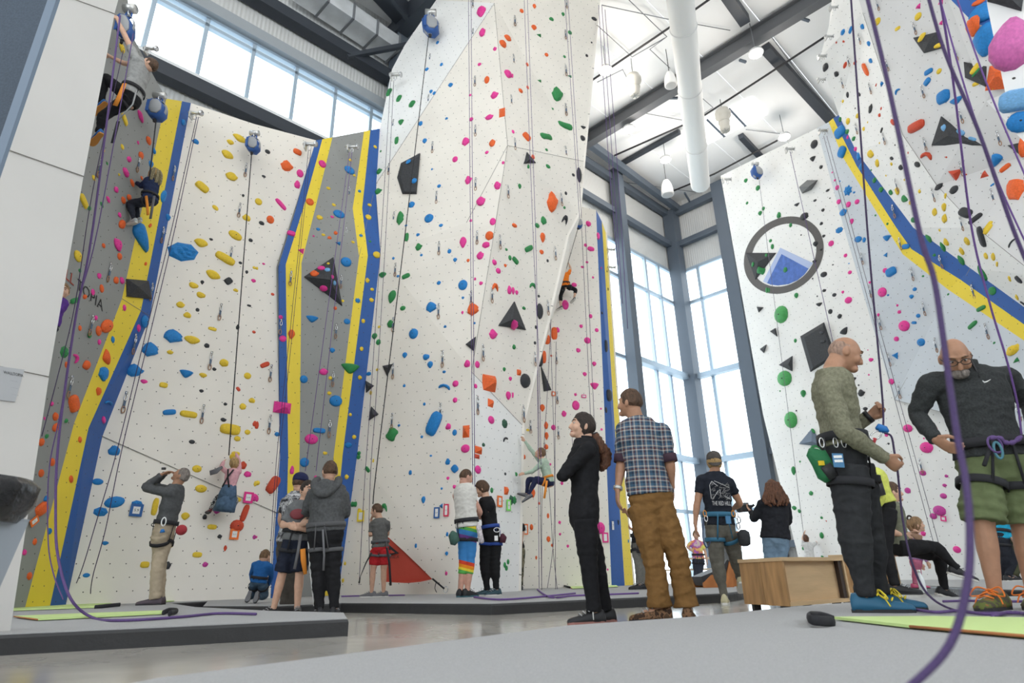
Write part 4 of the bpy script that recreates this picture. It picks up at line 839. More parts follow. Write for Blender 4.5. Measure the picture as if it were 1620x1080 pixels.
def Yw(x, y, f=.965): return near_wall(x, y, f).y
def line(x0, y0, x1, y1, f=.95, Ya=None, Yb=None):
    return [(x0, y0, Ya or Yw(x0, y0, f)), (x1, y1, Yb or Yw(x1, y1, f))]
# left foreground strands past the pillar
def mz(x, y, z=.125): p = Pz(x, y, z); return (x, y, p.y)
rope('thick purple rope sweeping down past the pillar and across the left mat', [[(190, 25, 5.6), (147, 360, 5.5), (120, 500, 5.5), (93, 693, 5.5), (88, 820, 5.5), (93, 887, 5.4), (112, 947, 5.3), mz(145, 976), mz(190, 981), mz(280, 976), mz(345, 970), mz(405, 971)]], .0105, VIO)
rope('thin purple rope beside the thick one along the pillar edge', [[(211, 53, 6.0), (155, 360, 6.0), (122, 487, 6.0), (98, 640, 6.0), (78, 740, 6.0), (76, 850, 6.0), (84, 905, 5.9), (100, 948, 5.8)]], .0055, VIO)
rope('thin dark rope nearest the pillar on the left grey wall', [[(195, 80, 6.2), (147, 300, 6.2), (119, 480, 6.2), (90, 600, 6.2), (66, 690, 6.2)]], .0045, DPR)
rope('purple rope pair beside the left blue stripe', [[(311, 185, Yw(311, 195)), (272, 360, Yw(280, 360)), (233, 517, Yw(240, 517)), (185, 713, Yw(187, 713)), (150, 833, Yw(150, 833)), (127, 907, Yw(127, 907)), mz(106, 953)], [(314, 185, Yw(311, 195)), (277, 360, Yw(280, 360)), (240, 517, Yw(244, 517)), (193, 710, Yw(193, 713)), (167, 837, Yw(167, 837)), (146, 915, Yw(146, 907)), mz(143, 954)]], .006, DPR)
rope('black auto-belay webbing above the girl in the denim skirt', [[(398, 243, Yw(398, 250, .97)), (362, 720, Yw(362, 720, .93))]], .009, BWB, cat='webbing', nm='belay_webbing', group='auto-belay webbings')
rope('dark auto-belay webbing above the blond child', [[(247, 190, Yw(240, 200, .95)), (236, 285, Yw(236, 285, .9))]], .009, BWB, cat='webbing', nm='belay_webbing', group='auto-belay webbings')
rope('purple rope pair over the left stripes of the prow', [[(488, 236, Yw(495, 240)), (476, 360, Yw(476, 360)), (455, 560, Yw(455, 560)), (438, 720, Yw(445, 720)), (428, 867, Yw(428, 867)), (425, 925, Yw(425, 925))], [(492, 236, Yw(495, 240)), (479, 360, Yw(479, 360)), (459, 560, Yw(459, 560)), (442, 720, Yw(445, 720)), (431, 867, Yw(431, 867)), (429, 925, Yw(429, 925))]], .005, DPR)
rope('purple rope pair down the grey prow panel', [line(553, 240, 483, 745), line(557, 240, 500, 745)], .0055, PUR)
rope('purple rope pair left of the black webbing on the tower', [[(618, 127, Yw(640, 127, .96)), (604, 360, Yw(606, 360, .95)), (587, 620, Yw(587, 620, .94)), (577, 760, Yw(577, 760, .93)), (568, 925, Yw(568, 925, .93))], [(623, 127, Yw(640, 127, .96)), (611, 360, Yw(611, 360, .95)), (595, 627, Yw(595, 627, .94)), (588, 720, Yw(588, 720, .93)), (584, 815, Yw(585, 807, .93)), (585, 925, Yw(585, 925, .93))]], .0055, DPR)
rope('black auto-belay webbing slanting down the tower', [[(678, 58, Yw(678, 60, .96)), (642, 360, Yw(642, 360, .95)), (598, 720, Yw(598, 720, .94)), (590, 797, Yw(590, 797, .93))]], .010, BWB, cat='webbing', nm='belay_webbing', group='auto-belay webbings')
rope('purple rope pair hanging down the tower arete to the belayers', [line(741, -20, 748, 780, .93), line(745, -20, 752, 880, .92)], .0065, VIO)
rope('purple rope pair left on the tower right face', [[(829, -10, Yw(829, 0, .95)), (843, 360, Yw(843, 360, .95)), (852, 560, 11.6), (856, 735, 11.5)], [(834, -10, Yw(834, 0, .95)), (847, 360, Yw(847, 360, .95)), (850, 560, 11.6), (853, 930, 12.4)]], .006, VIO)
rope('purple rope pair right on the tower right face', [[(893, -10, Yw(893, 0, .95)), (917, 345, Yw(912, 330, .95))], [(898, -10, Yw(898, 0, .95)), (920, 345, Yw(912, 330, .95))]], .006, VIO)
for i, (a, l) in enumerate((([(850, 560), (855, 800), (857, 930)], 'leftmost'), ([(872, 500), (866, 620), (858, 760), (857, 935)], 'second'), ([(870, 507), (877, 720), (876, 850), (866, 930)], 'third'), ([(880, 540), (878, 720), (879, 932)], 'fourth'), ([(862, 700), (870, 790), (875, 870), (882, 935)], 'rightmost'))):
    rope('thin dark rope hanging in the alcove beside the tower, %s of five' % l, [[(x, y, 13.2+.1*i) for x, y in a]], .006, DPR)
rope('purple rope pair on the white wall behind the tower', [line(920, 355, 947, 930, .975), line(926, 355, 952, 930, .975)], .007, DPR)
rope('dark rope beside the black-dressed woman on the far wall', [[(905, 690, Yw(905, 690)), (912, 800, Yw(905, 800)), (921, 880, Yw(921, 880)), (936, 930, Yw(925, 930))]], .006, DPR)
rope('black belay line above the climber in orange', [[(917, 352, 14.6), (896, 425, 14.7)]], .008, BWB, cat='webbing', nm='belay_webbing', group='auto-belay webbings')
rope('purple rope bundle hanging from the ceiling right of the tower', [[(952, 8, 12.5), (968, 240, 13.2), (985, 480, 14.0)], [(947, 8, 12.5), (962, 240, 13.2), (978, 420, 14.0)], [(957, 15, 12.5), (975, 240, 13.2), (993, 520, 14.2)]], .008, VIO)
rope('thin grey line down the left of the logo wall', [line(1201, 285, 1272, 850, .97)], .006, GRL)
rope('purple rope behind the bald man on the logo wall', [line(1250, 240, 1340, 640, .96)], .007, VIO)
rope('thin rope pair along the right grey wall edge', [line(1303, 215, 1480, 870, .955), line(1308, 215, 1488, 870, .955)], .006, GRL)
# right foreground ropes
GY_ = 4.0
rope('dark purple rope running up from the raised hand of the bald man', [[(1345, -20, 3.2), (1372, 360, 3.7), (1390, 560, 3.95), (1397, 645, 4.05), (1397, 683, 4.0)], [(1399, 685, 3.95), (1410, 690, 3.95), (1415, 715, 3.95), (1420, 745, 3.95), (1428, 820, 3.95), (1442, 887, 3.9), (1468, 940, 3.9), mz(1515, 966), mz(1580, 968), mz(1640, 970)]], .0062, DPR)
rope('thick blurred purple rope hanging in the near foreground', [[(1368, -20, 1.35), (1405, 133, 1.3), (1453, 360, 1.2), (1478, 443, 1.17), (1498, 577, 1.12), (1515, 693, 1.07), (1527, 755, 1.04), (1534, 830, 1.0), (1531, 920, .96), (1502, 1020, .92), (1430, 1095, .88)]], .0056, NPR)
rope('thick blurred purple rope crossing the upper right overhang', [[(1464, -20, 1.6), (1495, 83, 1.6), (1548, 207, 1.6), (1602, 360, 1.6), (1640, 450, 1.6)]], .0056, NPR)
rope('purple rope leading up from the harness knot of the man with glasses', [[(1484, -20, 2.4), (1500, 75, 2.6), (1512, 160, 2.8), (1537, 360, 3.3), (1565, 477, 3.5), (1592, 567, 3.65), (1610, 640, 3.75), (1616, 690, 3.8)]], .006, PUR)
rope('thin purple rope high on the right overhang', [[(1482, -20, 3.0), (1530, 150, 3.1), (1580, 290, 3.2), (1640, 420, 3.3)]], .005, PUR)
rope('thin purple rope at the extreme upper right', [[(1508, -20, 3.0), (1560, 130, 3.0), (1640, 320, 3.0)]], .005, PUR)
rope('slack purple rope lying on the foreground mat', [[mz(1442, 963), mz(1480, 968), mz(1515, 966), mz(1560, 971), mz(1600, 969), mz(1650, 972)], [mz(1570, 975), mz(1600, 968), mz(1640, 974)], [mz(1492, 951), mz(1530, 950), mz(1580, 951), mz(1650, 951)]], .009, VIO)
rope('purple rope lying along the tower mat', [[mz(750, 944), mz(790, 948), mz(850, 944), mz(910, 938)], [mz(850, 932), mz(870, 944), mz(905, 942), mz(960, 940), mz(1010, 938)]], .012, PUR)
rope('thin purple rope on the mat along the foot of the tower', [[mz(540, 943), mz(580, 942), mz(640, 941)]], .012, PUR)

# ---- belay devices and anchors at the wall tops
ALU = mat('brushed_aluminium', (.60, .60, .59), .35, .8); DBL = mat('device_blue', (.03, .10, .33), .45); DGR = mat('device_grey', (.35, .36, .38), .5); BLK = mat('black_plastic', (.025, .025, .028), .5)
def anchor(x, y, s, Y, label):
    p = P(x, y, Y); k_ = mpp(p)*s; e = empty('rope_anchor', p, label, 'anchor', 'rope anchors at the wall tops')
    MB().loft([p+V3((-.5*k_, 0, .1*k_)), p+V3((.5*k_, -.1*k_, -.05*k_))], [.15*k_, .15*k_], n=12).build('pulley_bar', ALU, e)
    MB().loft([p+V3((.48*k_, -.1*k_, -.04*k_)), p+V3((.56*k_, -.12*k_, -.06*k_))], [.24*k_, .24*k_], n=14).build('pulley_wheel', CHR, e)
    MB().box(p+V3((-.35*k_, .05*k_, -.1*k_)), (.12*k_, .5*k_, .6*k_)).build('bracket', ALU, e, smooth=False)
    MB().torus(p+V3((.05*k_, -.1*k_, -.4*k_)), (0, 1, 0), (1, 0, 0), .12*k_, .22*k_, .04*k_).build('carabiner', CHR, e); return e
def belay(x, y, w_, h_, Y, label):
    p = P(x, y, Y); k_ = mpp(p); a, b = w_*k_, h_*k_; e = empty('auto_belay', p, label, 'belay device', 'auto-belay devices')
    MB().loft([p+V3((0, t*a*.42, 0)) for t in (-1, -.9, -.6, .6, .9, 1)], [(a*.3, b*.25), (a*.46, b*.40), (a*.54, b*.46), (a*.54, b*.46), (a*.46, b*.40), (a*.3, b*.25)], side=(1, 0, .38), n=8).build('housing', DBL, e)
    MB().loft([p+V3((a*.1, -a*.40, 0)), p+V3((a*.1, -a*.46, 0))], [(a*.40, b*.36), (a*.36, b*.32)], side=(1, 0, .38), n=8).build('cover', DGR, e); MB().box(p+V3((-a*.28, -a*.47, b*.02)), (a*.16, a*.05, b*.5)).build('panel', DBL, e, smooth=False)
    MB().ring(p+V3((a*.05, 0, 0)), (0, 1, 0), (1, 0, 0), a*.5, b*.4, a*.22, a*.03).build('band', DGR, e)
    MB().torus(p+V3((0, 0, b*.47)), (0, 1, 0), (1, 0, 0), a*.2, b*.14, a*.06).build('handle', DBL, e)
    MB().loft([p+V3((-.35*a, 0, b*.72)), p+V3((.35*a, -.05*a, b*.66))], [b*.13, b*.13], n=12).build('hanger_bar', ALU, e)
    MB().torus(p+V3((0, 0, b*.6)), (1, 0, 0), (0, 1, 0), a*.12, b*.14, a*.05).build('carabiner', CHR, e)
    MB().loft([p-V3((0, 0, b*.38)), p-V3((0, 0, b*.52))], [a*.12, a*.08], n=8).build('nozzle', BLK, e); return e
belay(248, 175, 27, 42, Yw(240, 185, .95), 'blue and grey auto-belay at the top of the left grey wall')
belay(198, 45, 24, 60, 6.9, 'dark blue auto-belay beside the upper climber')
belay(400, 230, 20, 34, Yw(400, 235, .97), 'auto-belay device at the top of the left white wall')
belay(681, 42, 24, 42, Yw(684, 45, .97), 'blue auto-belay at the upper left of the tower')
belay(914, 353, 13, 22, 14.6, 'small auto-belay above the climber in orange')
belay(1197, 273, 15, 24, Yw(1197, 285, .97), 'small blue auto-belay on the logo wall')
for x, y, s, Y, l in ((238, 78, 20, 6.8, 'chrome rope anchor behind the head of the upper climber'), (309, 180, 20, Yw(309, 190, .97), 'silver rope anchor at the corner above the left white wall'), (490, 229, 20, Yw(490, 235, .97), 'silver rope anchor at the top left of the prow'), (557, 233, 18, Yw(557, 238, .97), 'silver rope anchor at the top of the grey prow panel'), (625, 119, 18, Yw(632, 122, .97), 'silver rope anchor on the slanting tower shoulder'),
    (1149, 284, 14, Yw(1150, 288, .98), 'silver rope anchor at the left corner of the logo wall'), (1249, 236, 14, Yw(1249, 240, .98), 'silver rope anchor in the middle of the logo wall top'), (1301, 207, 14, Yw(1301, 212, .98), 'silver rope anchor where the logo wall meets grey'), (1318, 12, 13, Yw(1324, 14, .98), 'topmost silver anchor on the right overhang edge'), (1311, 58, 13, Yw(1316, 58, .98), 'second silver anchor down the right overhang edge'), (1300, 89, 13, Yw(1306, 89, .98), 'third silver anchor down the right overhang edge'), (1299, 126, 12, Yw(1318, 126, .98), 'lowest silver anchor on the right overhang edge'), (966, 395, 12, 16.2, 'white anchor hanging beyond the far yellow stripe'), (967, 423, 12, 16.2, 'lower white anchor hanging beyond the far yellow stripe')):
    anchor(x, y, s, Y, l)
# ---- text meshes
def text_mesh(body, size=1.0, ext=.004):
    cu = bpy.data.curves.new('text', 'FONT'); cu.body = body; cu.size = size; cu.align_x = 'CENTER'; cu.align_y = 'CENTER'; cu.resolution_u = 2
    ob = bpy.data.objects.new('text', cu); me = bpy.data.meshes.new_from_object(ob); bpy.data.objects.remove(ob); bpy.data.curves.remove(cu); return me
INK = mat('black_ink', (.015, .015, .018), .7); PAPER = mat('white_card', (.82, .82, .81), .7)
def text_on(body, fn, m, parent, name='lettering'):
    """fn maps font (x,y) to a world point"""
    me = text_mesh(body); org = parent.matrix_basis.translation
    for v in me.vertices: v.co = fn(v.co.x, v.co.y)-org
    me.materials.clear(); me.materials.append(m); me.update(); return link(name, me, None, parent)
def route_tag(x, y, w_, h_, c, cname, txt, label):
    h__ = hit(x, y)
    if h__ is None: return
    p, n, z = h__; ex = (RT-n*RT.dot(n)).normalized(); ey = n.cross(ex); ey = -ey if ey.dot(UP) < 0 else ey; k_ = mpp(p); a, b = w_*k_/2, h_*k_/2; p = p+n*.03
    e = empty('route_tag', p, label, 'route tag', 'coloured route grade tags'); th = .2*min(a, b)+.002
    cm = mat('tag_'+cname, c, .6); o_, i_ = [(-a, -b), (a, -b), (a, b), (-a, b)], [(-a+th*2, -b+th*2), (a-th*2, -b+th*2), (a-th*2, b-th*2), (-a+th*2, b-th*2)]
    q = MB(); pt = lambda u, v, d: p+ex*u+ey*v+n*d
    v = [pt(*s, .004) for s in o_]+[pt(*s, .004) for s in i_]+[pt(*s, -.004) for s in o_]; f = [(i, (i+1) % 4, 4+(i+1) % 4, 4+i) for i in range(4)]+[(i, (i+1) % 4, 8+(i+1) % 4, 8+i) for i in range(4)]+[(8, 9, 10, 11)]
    q.add(v, f).build('border', cm, e, smooth=False)
    MB().prism([pt(*s, .0) for s in i_], n*.003).build('card', PAPER, e, smooth=False)
    if txt:
        sc = min(2*(a-th*2)*.85/(len(txt)*.5), b*.8)
        text_on(txt, lambda u, v: pt(u*sc, v*sc-b*.02, .0045), INK, e, 'grade')
TO, TBl, TP, TG, TY, TRd = (.85, .18, .03), (.03, .12, .36), (.75, .03, .25), (.25, .80, .15), (.85, .65, .04), (.70, .03, .10)
for a in ((51, 824, 12, 17, TO, 'orange', '5.1', 'orange-framed route tag low on the left grey wall'), (215, 807, 18, 19, TBl, 'blue', '5.9', 'blue-framed 5.9 route tag beside the man in grey'), (392, 787, 15, 17, TP, 'pink', '5.10+', 'pink-framed 5.10+ route tag right of the girl in denim'), (370, 845, 14, 16, TO, 'orange', '5.11', 'orange-framed 5.11 route tag under the long red hold'),
    (692, 811, 10, 17, TBl, 'blue', '5.9', 'blue-framed 5.9 route tag on the tower'), (707, 807, 9, 19, TRd, 'red', '5.1', 'red-framed route tag half behind the white tank top'), (572, 816, 13, 17, TY, 'yellow', '', 'yellow route tag above the boy in red shorts'), (789, 793, 12, 17, TO, 'orange', '5.10', 'orange-framed route tag right of the black-shirted youth'), (803, 799, 11, 17, TG, 'green', '5.10', 'green-framed route tag right of the black-shirted youth'),
    (831, 837, 8, 16, TO, 'orange', '5', 'orange-framed route tag 5 in the alcove beside the tower'), (957, 850, 10, 15, TP, 'pink', '', 'pink-framed route tag behind the woman in black'), (968, 831, 6, 13, PAPER and (.8, .8, .8), 'white', '7', 'white number 7 tag on the far blue stripe'), (1494, 820, 9, 8, TP, 'pink', '', 'small pink route tag under the magenta dome'), (875, 623, 6, 7, TO, 'orange', '', 'tiny orange route tag high in the alcove'), (923, 627, 8, 5, TP, 'pink', '', 'tiny pink route tag above the woman in black')):
    route_tag(*a)
# ---- painted round logo on the logo wall
def zl(x, y): return 1170+x/7.2, 330+y/7.2
n6 = p6[0] if p6[0].dot(CAM-S6(1240, 400)) > 0 else -p6[0]
def ell(s, t): ph = .19; return zl(505+455*s*cos(t), 529-441*s*(sin(t)*sqrt(1-ph*ph)+cos(t)*ph))
lg = empty('wall_logo_painting', S6(1240, 403), 'round grey ring logo with a blue mountain painted on the wall', 'logo')
k_ = 72; v = [S6(*ell(1, 2*pi*i/k_))+n6*.006 for i in range(k_)]+[S6(*ell(.815, 2*pi*i/k_))+n6*.006 for i in range(k_)]
MB().add(v, [(i, (i+1) % k_, k_+(i+1) % k_, k_+i) for i in range(k_)]).build('ring', mat('logo_grey', (.115, .108, .105), .7, var=.15, vscale=40), lg, smooth=False)
MB().prism([S6(*zl(*a))+n6*.008 for a in ((465, 445), (838, 620), (788, 682), (480, 517), (315, 848), (270, 828))], -n6*.004).build('snow_edge', mat('logo_lavender', (.45, .53, .76), .7), lg, smooth=False)
MB().prism([S6(*zl(*a))+n6*.008 for a in ((480, 517), (788, 682), (740, 750), (660, 815), (560, 858), (440, 875), (360, 865), (315, 848))], -n6*.004).build('mountain', mat('logo_blue', (.085, .17, .50), .7, var=.2, vscale=8), lg, smooth=False)
# ---- wall maker's lettering on the left grey wall
nl = lo[0] if lo[0].dot(CAM-L(120, 470)) > 0 else -lo[0]
def lt(u, v, u0): x = 123.0+u*14.6+v*3.2; y = 449.0+u*13.0-v*23; return L(x+u0[0], y+u0[1])+nl*.006
text_on('TOPIA', lambda u, v: lt(u*1.0, v, (19, 18.5)), mat('lettering_black', (.03, .03, .033), .7), wl)
text_on('WALL', lambda u, v: lt(u*1.0, v, (-25.5, -21)), mat('lettering_red', (.36, .05, .03), .7), wl)
# ---- metal plate on the pillar
pe = empty('name_plate', PQ(18, 607), 'small grey metal maker plate on the left pillar', 'plate')
MB().prism([PQ(*a)+nq*.012 for a in ((-30, 576), (37, 585), (22, 636), (-42, 628))], -nq*.008).build('plate', mat('plate_grey', (.50, .51, .53), .5, .3), pe, smooth=False)
def pl(u, v): return PQ(19+u*6.3-v*1.6, 592+u*1.2-v*7)+nq*.0145
text_on('WALLTOPIA', lambda u, v: pl(u*.9, v), INK, pe)
for i in range(3): text_on('-- -- - ---', lambda u, v, i=i: pl(u*.5-.3-i*.25, v*.5-1.6-i*1.6), mat('plate_ink', (.2, .2, .22), .6), pe)
# ---- boxes / benches
OAK = mat('oak_panel', (.42, .24, .105), .55, bump=.15, bscale=12, var=.3, vscale=3, stretch=(6, 6, .8)); OAK2 = mat('pale_oak_panel', (.60, .42, .24), .55, bump=.1, bscale=12, var=.12, vscale=2, stretch=(1, 1, 7))
def bench(A, B, C, z0, z1, label, nboards=2):
    """A left, B near corner, C right (floor plan); open front on the B-C side"""
    e = empty('wooden_bench', down((A+C)/2), label, 'bench', 'wooden box benches'); D = A+C-B; up = V3((0, 0, 1)); t = .025
    u, v_ = (C-B), (A-B); ul, vl = u.normalized(), v_.normalized(); q = lambda a, b, z: B+u*a+v_*b+up*(z-B.z)
    for i in range(nboards):
        a0, a1 = i/nboards+.003, (i+1)/nboards-.003
        MB().prism([q(0, a0, z0), q(0, a1, z0), q(0, a1, z1-.03), q(0, a0, z1-.03)], ul*.03).build('end_board', OAK, e, smooth=False)
    MB().prism([q(1, 0, z0), q(1, 1, z0), q(1, 1, z1-.03), q(1, 0, z1-.03)], -ul*.03).build('end_board', OAK2, e, smooth=False)
    MB().prism([q(-.01, -.01, z1-.03), q(1.01, -.01, z1-.03), q(1.01, 1.01, z1-.03), q(-.01, 1.01, z1-.03)], up*.03).build('seat_board', OAK2, e, smooth=False)
    MB().prism([q(.02, .0, z0), q(.98, 0, z0), q(.98, 1, z0), q(.02, 1, z0)], up*.03).build('bottom_board', OAK2, e, smooth=False)
    MB().prism([q(.02, .1, z0+.03), q(.98, .1, z0+.03), q(.98, .1, z1-.03), q(.02, .1, z1-.03)], vl*.02).build('back_panel', OAK2, e, smooth=False)
    MB().prism([q(.9, .02, z0+.03), q(.955, .02, z0+.03), q(.955, .02, z1-.03), q(.9, .02, z1-.03)], vl*.06).build('dark_strip', mat('dark_strip', (.05, .035, .03), .6), e, smooth=False)
    for a in (.08, .9):
        for b in (.2, .85): MB().box(q(a, b, z0/2), (.06, .06, z0)).build('leg', BLK, e, smooth=False)
    return e
bA, bB, bC = Pz(1178, 955, .085), Pz(1249, 959, .085), Pz(1348, 951, .085)
zt = P(1237, 881, bB.y).z
bench(down(bA), down(bB), down(bC), .085, zt, 'oak box bench beside the man in the black shirt')
bB2 = P(1413, 937, 7.5); bench(V3((bB2.x-.45, 7.9, 0)), down(bB2), V3((bB2.x+.4, 8.0, 0)), .1, .52, 'oak box bench under the seated woman')
# ---- belay gates (fabric triangles)
LIME = mat('lime_fabric', (.58, .74, .30), .7, bump=.2, bscale=20); ORE = mat('orange_edge', (.45, .17, .06), .7); REDF = mat('red_gate_fabric', (.42, .05, .028), .65, bump=.25, bscale=6)
def flat_gate(label, pts, loop=None):
    w_ = [Pz(x, y, .118) for x, y in pts]; e = empty('belay_gate', w_[0], label, 'belay gate', 'folded lime belay gates')
    MB().prism(w_, (0, 0, .012)).build('fabric', LIME, e, smooth=False)
    low = sorted(range(len(pts)), key=lambda i: -pts[i][1])[:2]
    q = [w_[i]+V3((0, 0, .006)) for i in sorted(low)]; MB().loft(q, [.006, .006], n=6).build('binding', ORE, e)
    if loop:
        l_ = catmull([Pz(x, y, .13+.015*(i % 2)) for i, (x, y) in enumerate(loop)], 5); MB().loft(l_, [(.022, .012)]*len(l_), side=(0, 0, 1), n=8).build('strap', BWB, e)
flat_gate('folded lime gate at the foot of the left stripes', [(16, 961), (165, 952), (182, 957), (150, 961), (16, 966)], [(150, 960), (190, 956)])
flat_gate('folded lime gate in front on the left mat', [(22, 976), (95, 973), (262, 967), (262, 971), (60, 981)], [(258, 969), (268, 965), (280, 966), (268, 970)])
flat_gate('thin lime gate behind the feet of the man in grey', [(215, 951), (330, 944), (344, 945), (262, 952)], [(340, 945), (352, 941), (361, 937)])
flat_gate('large lime gate lying on the foreground mat', [(1318, 979), (1480, 978), (1660, 981), (1660, 1012), (1440, 993)], [(1318, 981), (1300, 975), (1282, 974), (1284, 980), (1318, 983)])
flat_gate('thin lime gate on the tower mat behind the woman in black', [(900, 928), (975, 926), (978, 928), (905, 931)], [(902, 929), (890, 926)])
rg = empty('belay_gate', down(P(640, 930, 11.5), .11), 'red triangular belay gate leaning behind the boy in red shorts', 'belay gate')
RY = 11.2
gp = [P(612, 848, RY), P(616, 851, RY), P(640, 873, RY-.03), P(665, 897, RY-.03), P(684, 916, RY), P(665, 920, RY-.12), P(645, 922, RY-.18), P(622, 921, RY-.12), P(608, 920, RY)]
MB().prism(gp, (0, .015, 0)).build('fabric', REDF, rg, smooth=False)
MB().prism([P(615, 861, RY-.05), P(631, 875, RY-.05), P(615, 878, RY-.05)], (0, .01, 0)).build('triangle_mark', INK, rg, smooth=False)
MB().prism([P(618, 869, RY-.06), P(625, 874, RY-.06), P(618, 875, RY-.06)], (0, .01, 0)).build('triangle_mark', REDF, rg, smooth=False)
text_on('TRUBLUE', lambda u, v: P(621+u*5.0, 881.5-v*5.4-u*.55, RY-.09), INK, rg)
st_ = catmull([P(684, 915, RY), P(697, 926, RY), P(703, 931, RY)], 4); MB().loft(st_, [.016]*len(st_), n=6).build('strap', BWB, rg)
MB().torus(P(705, 932, RY), (0, 1, 0), (1, 0, 0), .035, .05, .007).build('carabiner', CHR, rg)
st_ = catmull([P(690, 921, RY), P(688, 930, RY), P(691, 937, RY)], 4); MB().loft(st_, [.007]*len(st_), n=6).build('cord', BWB, rg)
# ---- trash can
BINM = mat('bin_grey_blue', (.34, .38, .43), .5); BAG = mat('black_bin_bag', (.012, .012, .014), .22, bump=.7, bscale=11, spec=.6)
tc_ = P(-66, 800, 2.5); te = empty('trash_can', down(tc_), 'grey trash can lined with a black bag at the left edge', 'trash can')
zt_ = P(40, 815, 2.5).z; hw = (P(12, 815, 2.5).x-tc_.x)
MB().loft([V3((tc_.x, tc_.y, z)) for z in (0, .02, zt_*.5, zt_-.01, zt_)], [(hw*s*1.15, hw*s*1.15) for s in (.5, .55, .8, 1.0, 1.02)], n=4, side=(1, 1, 0)).build('bin', BINM, te, smooth=False)
q = MB(); rr_ = []; pp = []
for i, (s, z) in enumerate(((1.04, -.02), (1.12, .01), (1.15, .05), (1.10, .09), (1.12, .12), (1.05, .15), (.9, .155), (.8, .12))): pp.append(V3((tc_.x, tc_.y, zt_+z))); rr_.append((hw*s*.98, hw*s*.98))
q.loft(pp, rr_, n=36, side=(1, 0, 0), wob=.2, seed=4).build('bag', BAG, te)
# ---- background tables and loungers by the windows
WD = mat('pale_table_wood', (.62, .50, .36), .6)
def table(c, label):
    e = empty('picnic_table', c, label, 'table', 'picnic tables by the windows')
    for i in range(4): MB().box(c+V3((0, -.33+.22*i, .74)), (1.8, .2, .04)).build('plank', WD, e, smooth=False)
    for s in (-1, 1):
        MB().box(c+V3((0, s*.7, .45)), (1.8, .26, .04)).build('seat_plank', WD, e, smooth=False)
        MB().beam(c+V3((s*.65, -.3, .72)), c+V3((s*.65, -.6, 0)), .08, .05, (1, 0, 0)).build('leg', WD, e, smooth=False); MB().beam(c+V3((s*.65, .3, .72)), c+V3((s*.65, .6, 0)), .08, .05, (1, 0, 0)).build('leg', WD, e, smooth=False)
        MB().box(c+V3((s*.65, 0, .43)), (.05, 1.5, .08)).build('crossbar', WD, e, smooth=False)
    return e
table(V3((5.2, 18.6, 0)), 'pale picnic table by the corner windows behind the tie-dye shirt')
ORW = mat('orange_brown_wood', (.42, .15, .04), .55, var=.2, vscale=5); 
def lounger(x0, x1, Y, h, label, back):
    a, b = P(x0, 915, Y), P(x1, 915, Y); w_ = b.x-a.x; c = V3(((a.x+b.x)/2, Y, .11)); e = empty('lounge_chair', c, label, 'chair', 'wooden lounge chairs by the windows')
    for s in (-.35, .35):
        MB().prism([c+V3((-w_/2, s, .0)), c+V3((w_/2, s, .0)), c+V3((w_/2, s, h*.55)), c+V3((-w_*.2, s, h*.55)), c+V3((-w_/2, s, h*.2))], (0, .05, 0)).build('side_frame', ORW, e, smooth=False)
        MB().beam(c+V3((w_*.2, s, 0)), c+V3((w_*.5, s, h*back)), .06, .06, (0, 1, 0)).build('back_post', ORW, e, smooth=False)
    MB().beam(c+V3((-w_*.48, 0, h*.28)), c+V3((w_*.3, 0, h*.66)), .66, .16).build('seat_cushion', BLK, e, smooth=False)
    MB().beam(c+V3((w_*.25, 0, h*.6)), c+V3((w_*.5, 0, h*back)), .66, .14).build('back_cushion', BLK, e, smooth=False)
lounger(1103, 1150, 12.0, .38, 'low wooden lounge chair with black cushion left of the bench', 1.1)
lounger(1140, 1168, 12.6, .55, 'taller wooden lounge chair behind the legs of the capped man', 1.75)
bt = empty('water_bottle', down(P(1461, 935, 7.0), .11), 'clear water bottle on the floor by the seated woman', 'bottle')
bp_ = bt.location; MB().loft([bp_+V3((0, 0, z)) for z in (0, .01, .14, .17, .2)], [.03, .034, .034, .02, .014], n=14).build('body', mat('clear_plastic', (.75, .78, .8), .1, spec=.6), bt); MB().loft([bp_+V3((0, 0, .2)), bp_+V3((0, 0, .225))], [.017, .017], n=12).build('cap', WP, bt)
# ================================================================== PEOPLE
SKIN = {k: mat('skin_'+k, c, .5, var=.08, vscale=25, spec=.35) for k, c in (('fair', (.56, .33, .23)), ('light', (.62, .38, .27)), ('tan', (.42, .225, .14)), ('pink', (.58, .32, .24)), ('dark', (.26, .13, .08)))}
HAIR = {k: mat('hair_'+k, c, .6, bump=.8, bscale=90, var=.45, vscale=60, stretch=(1, 1, .25)) for k, c in (('brown', (.085, .045, .025)), ('dark', (.028, .018, .014)), ('grey', (.22, .19, .17)), ('blond', (.40, .26, .11)), ('auburn', (.11, .045, .022)), ('light', (.25, .15, .075)), ('sandy', (.16, .09, .045)), ('stubble', (.34, .22, .165)))}
def cloth(name, c, var=.12, vs=30, bump=.35, bs=14, rough=.85): return mat('cloth_'+name, c, rough, bump=bump, bscale=bs, var=var, vscale=vs, spec=.2)
REM = []; FOLD = {}
def remesh(o, v, dec=None, it=2):
    m = o.modifiers.new('r', 'REMESH'); m.mode = 'VOXEL'; m.voxel_size = v; m.use_smooth_shade = True
    m = o.modifiers.new('s', 'SMOOTH'); m.factor = .5; m.iterations = it
    if dec: m = o.modifiers.new('d', 'DECIMATE'); m.ratio = dec
    REM.append(o); return o
def rpt(pts, rad, t):
    return pts
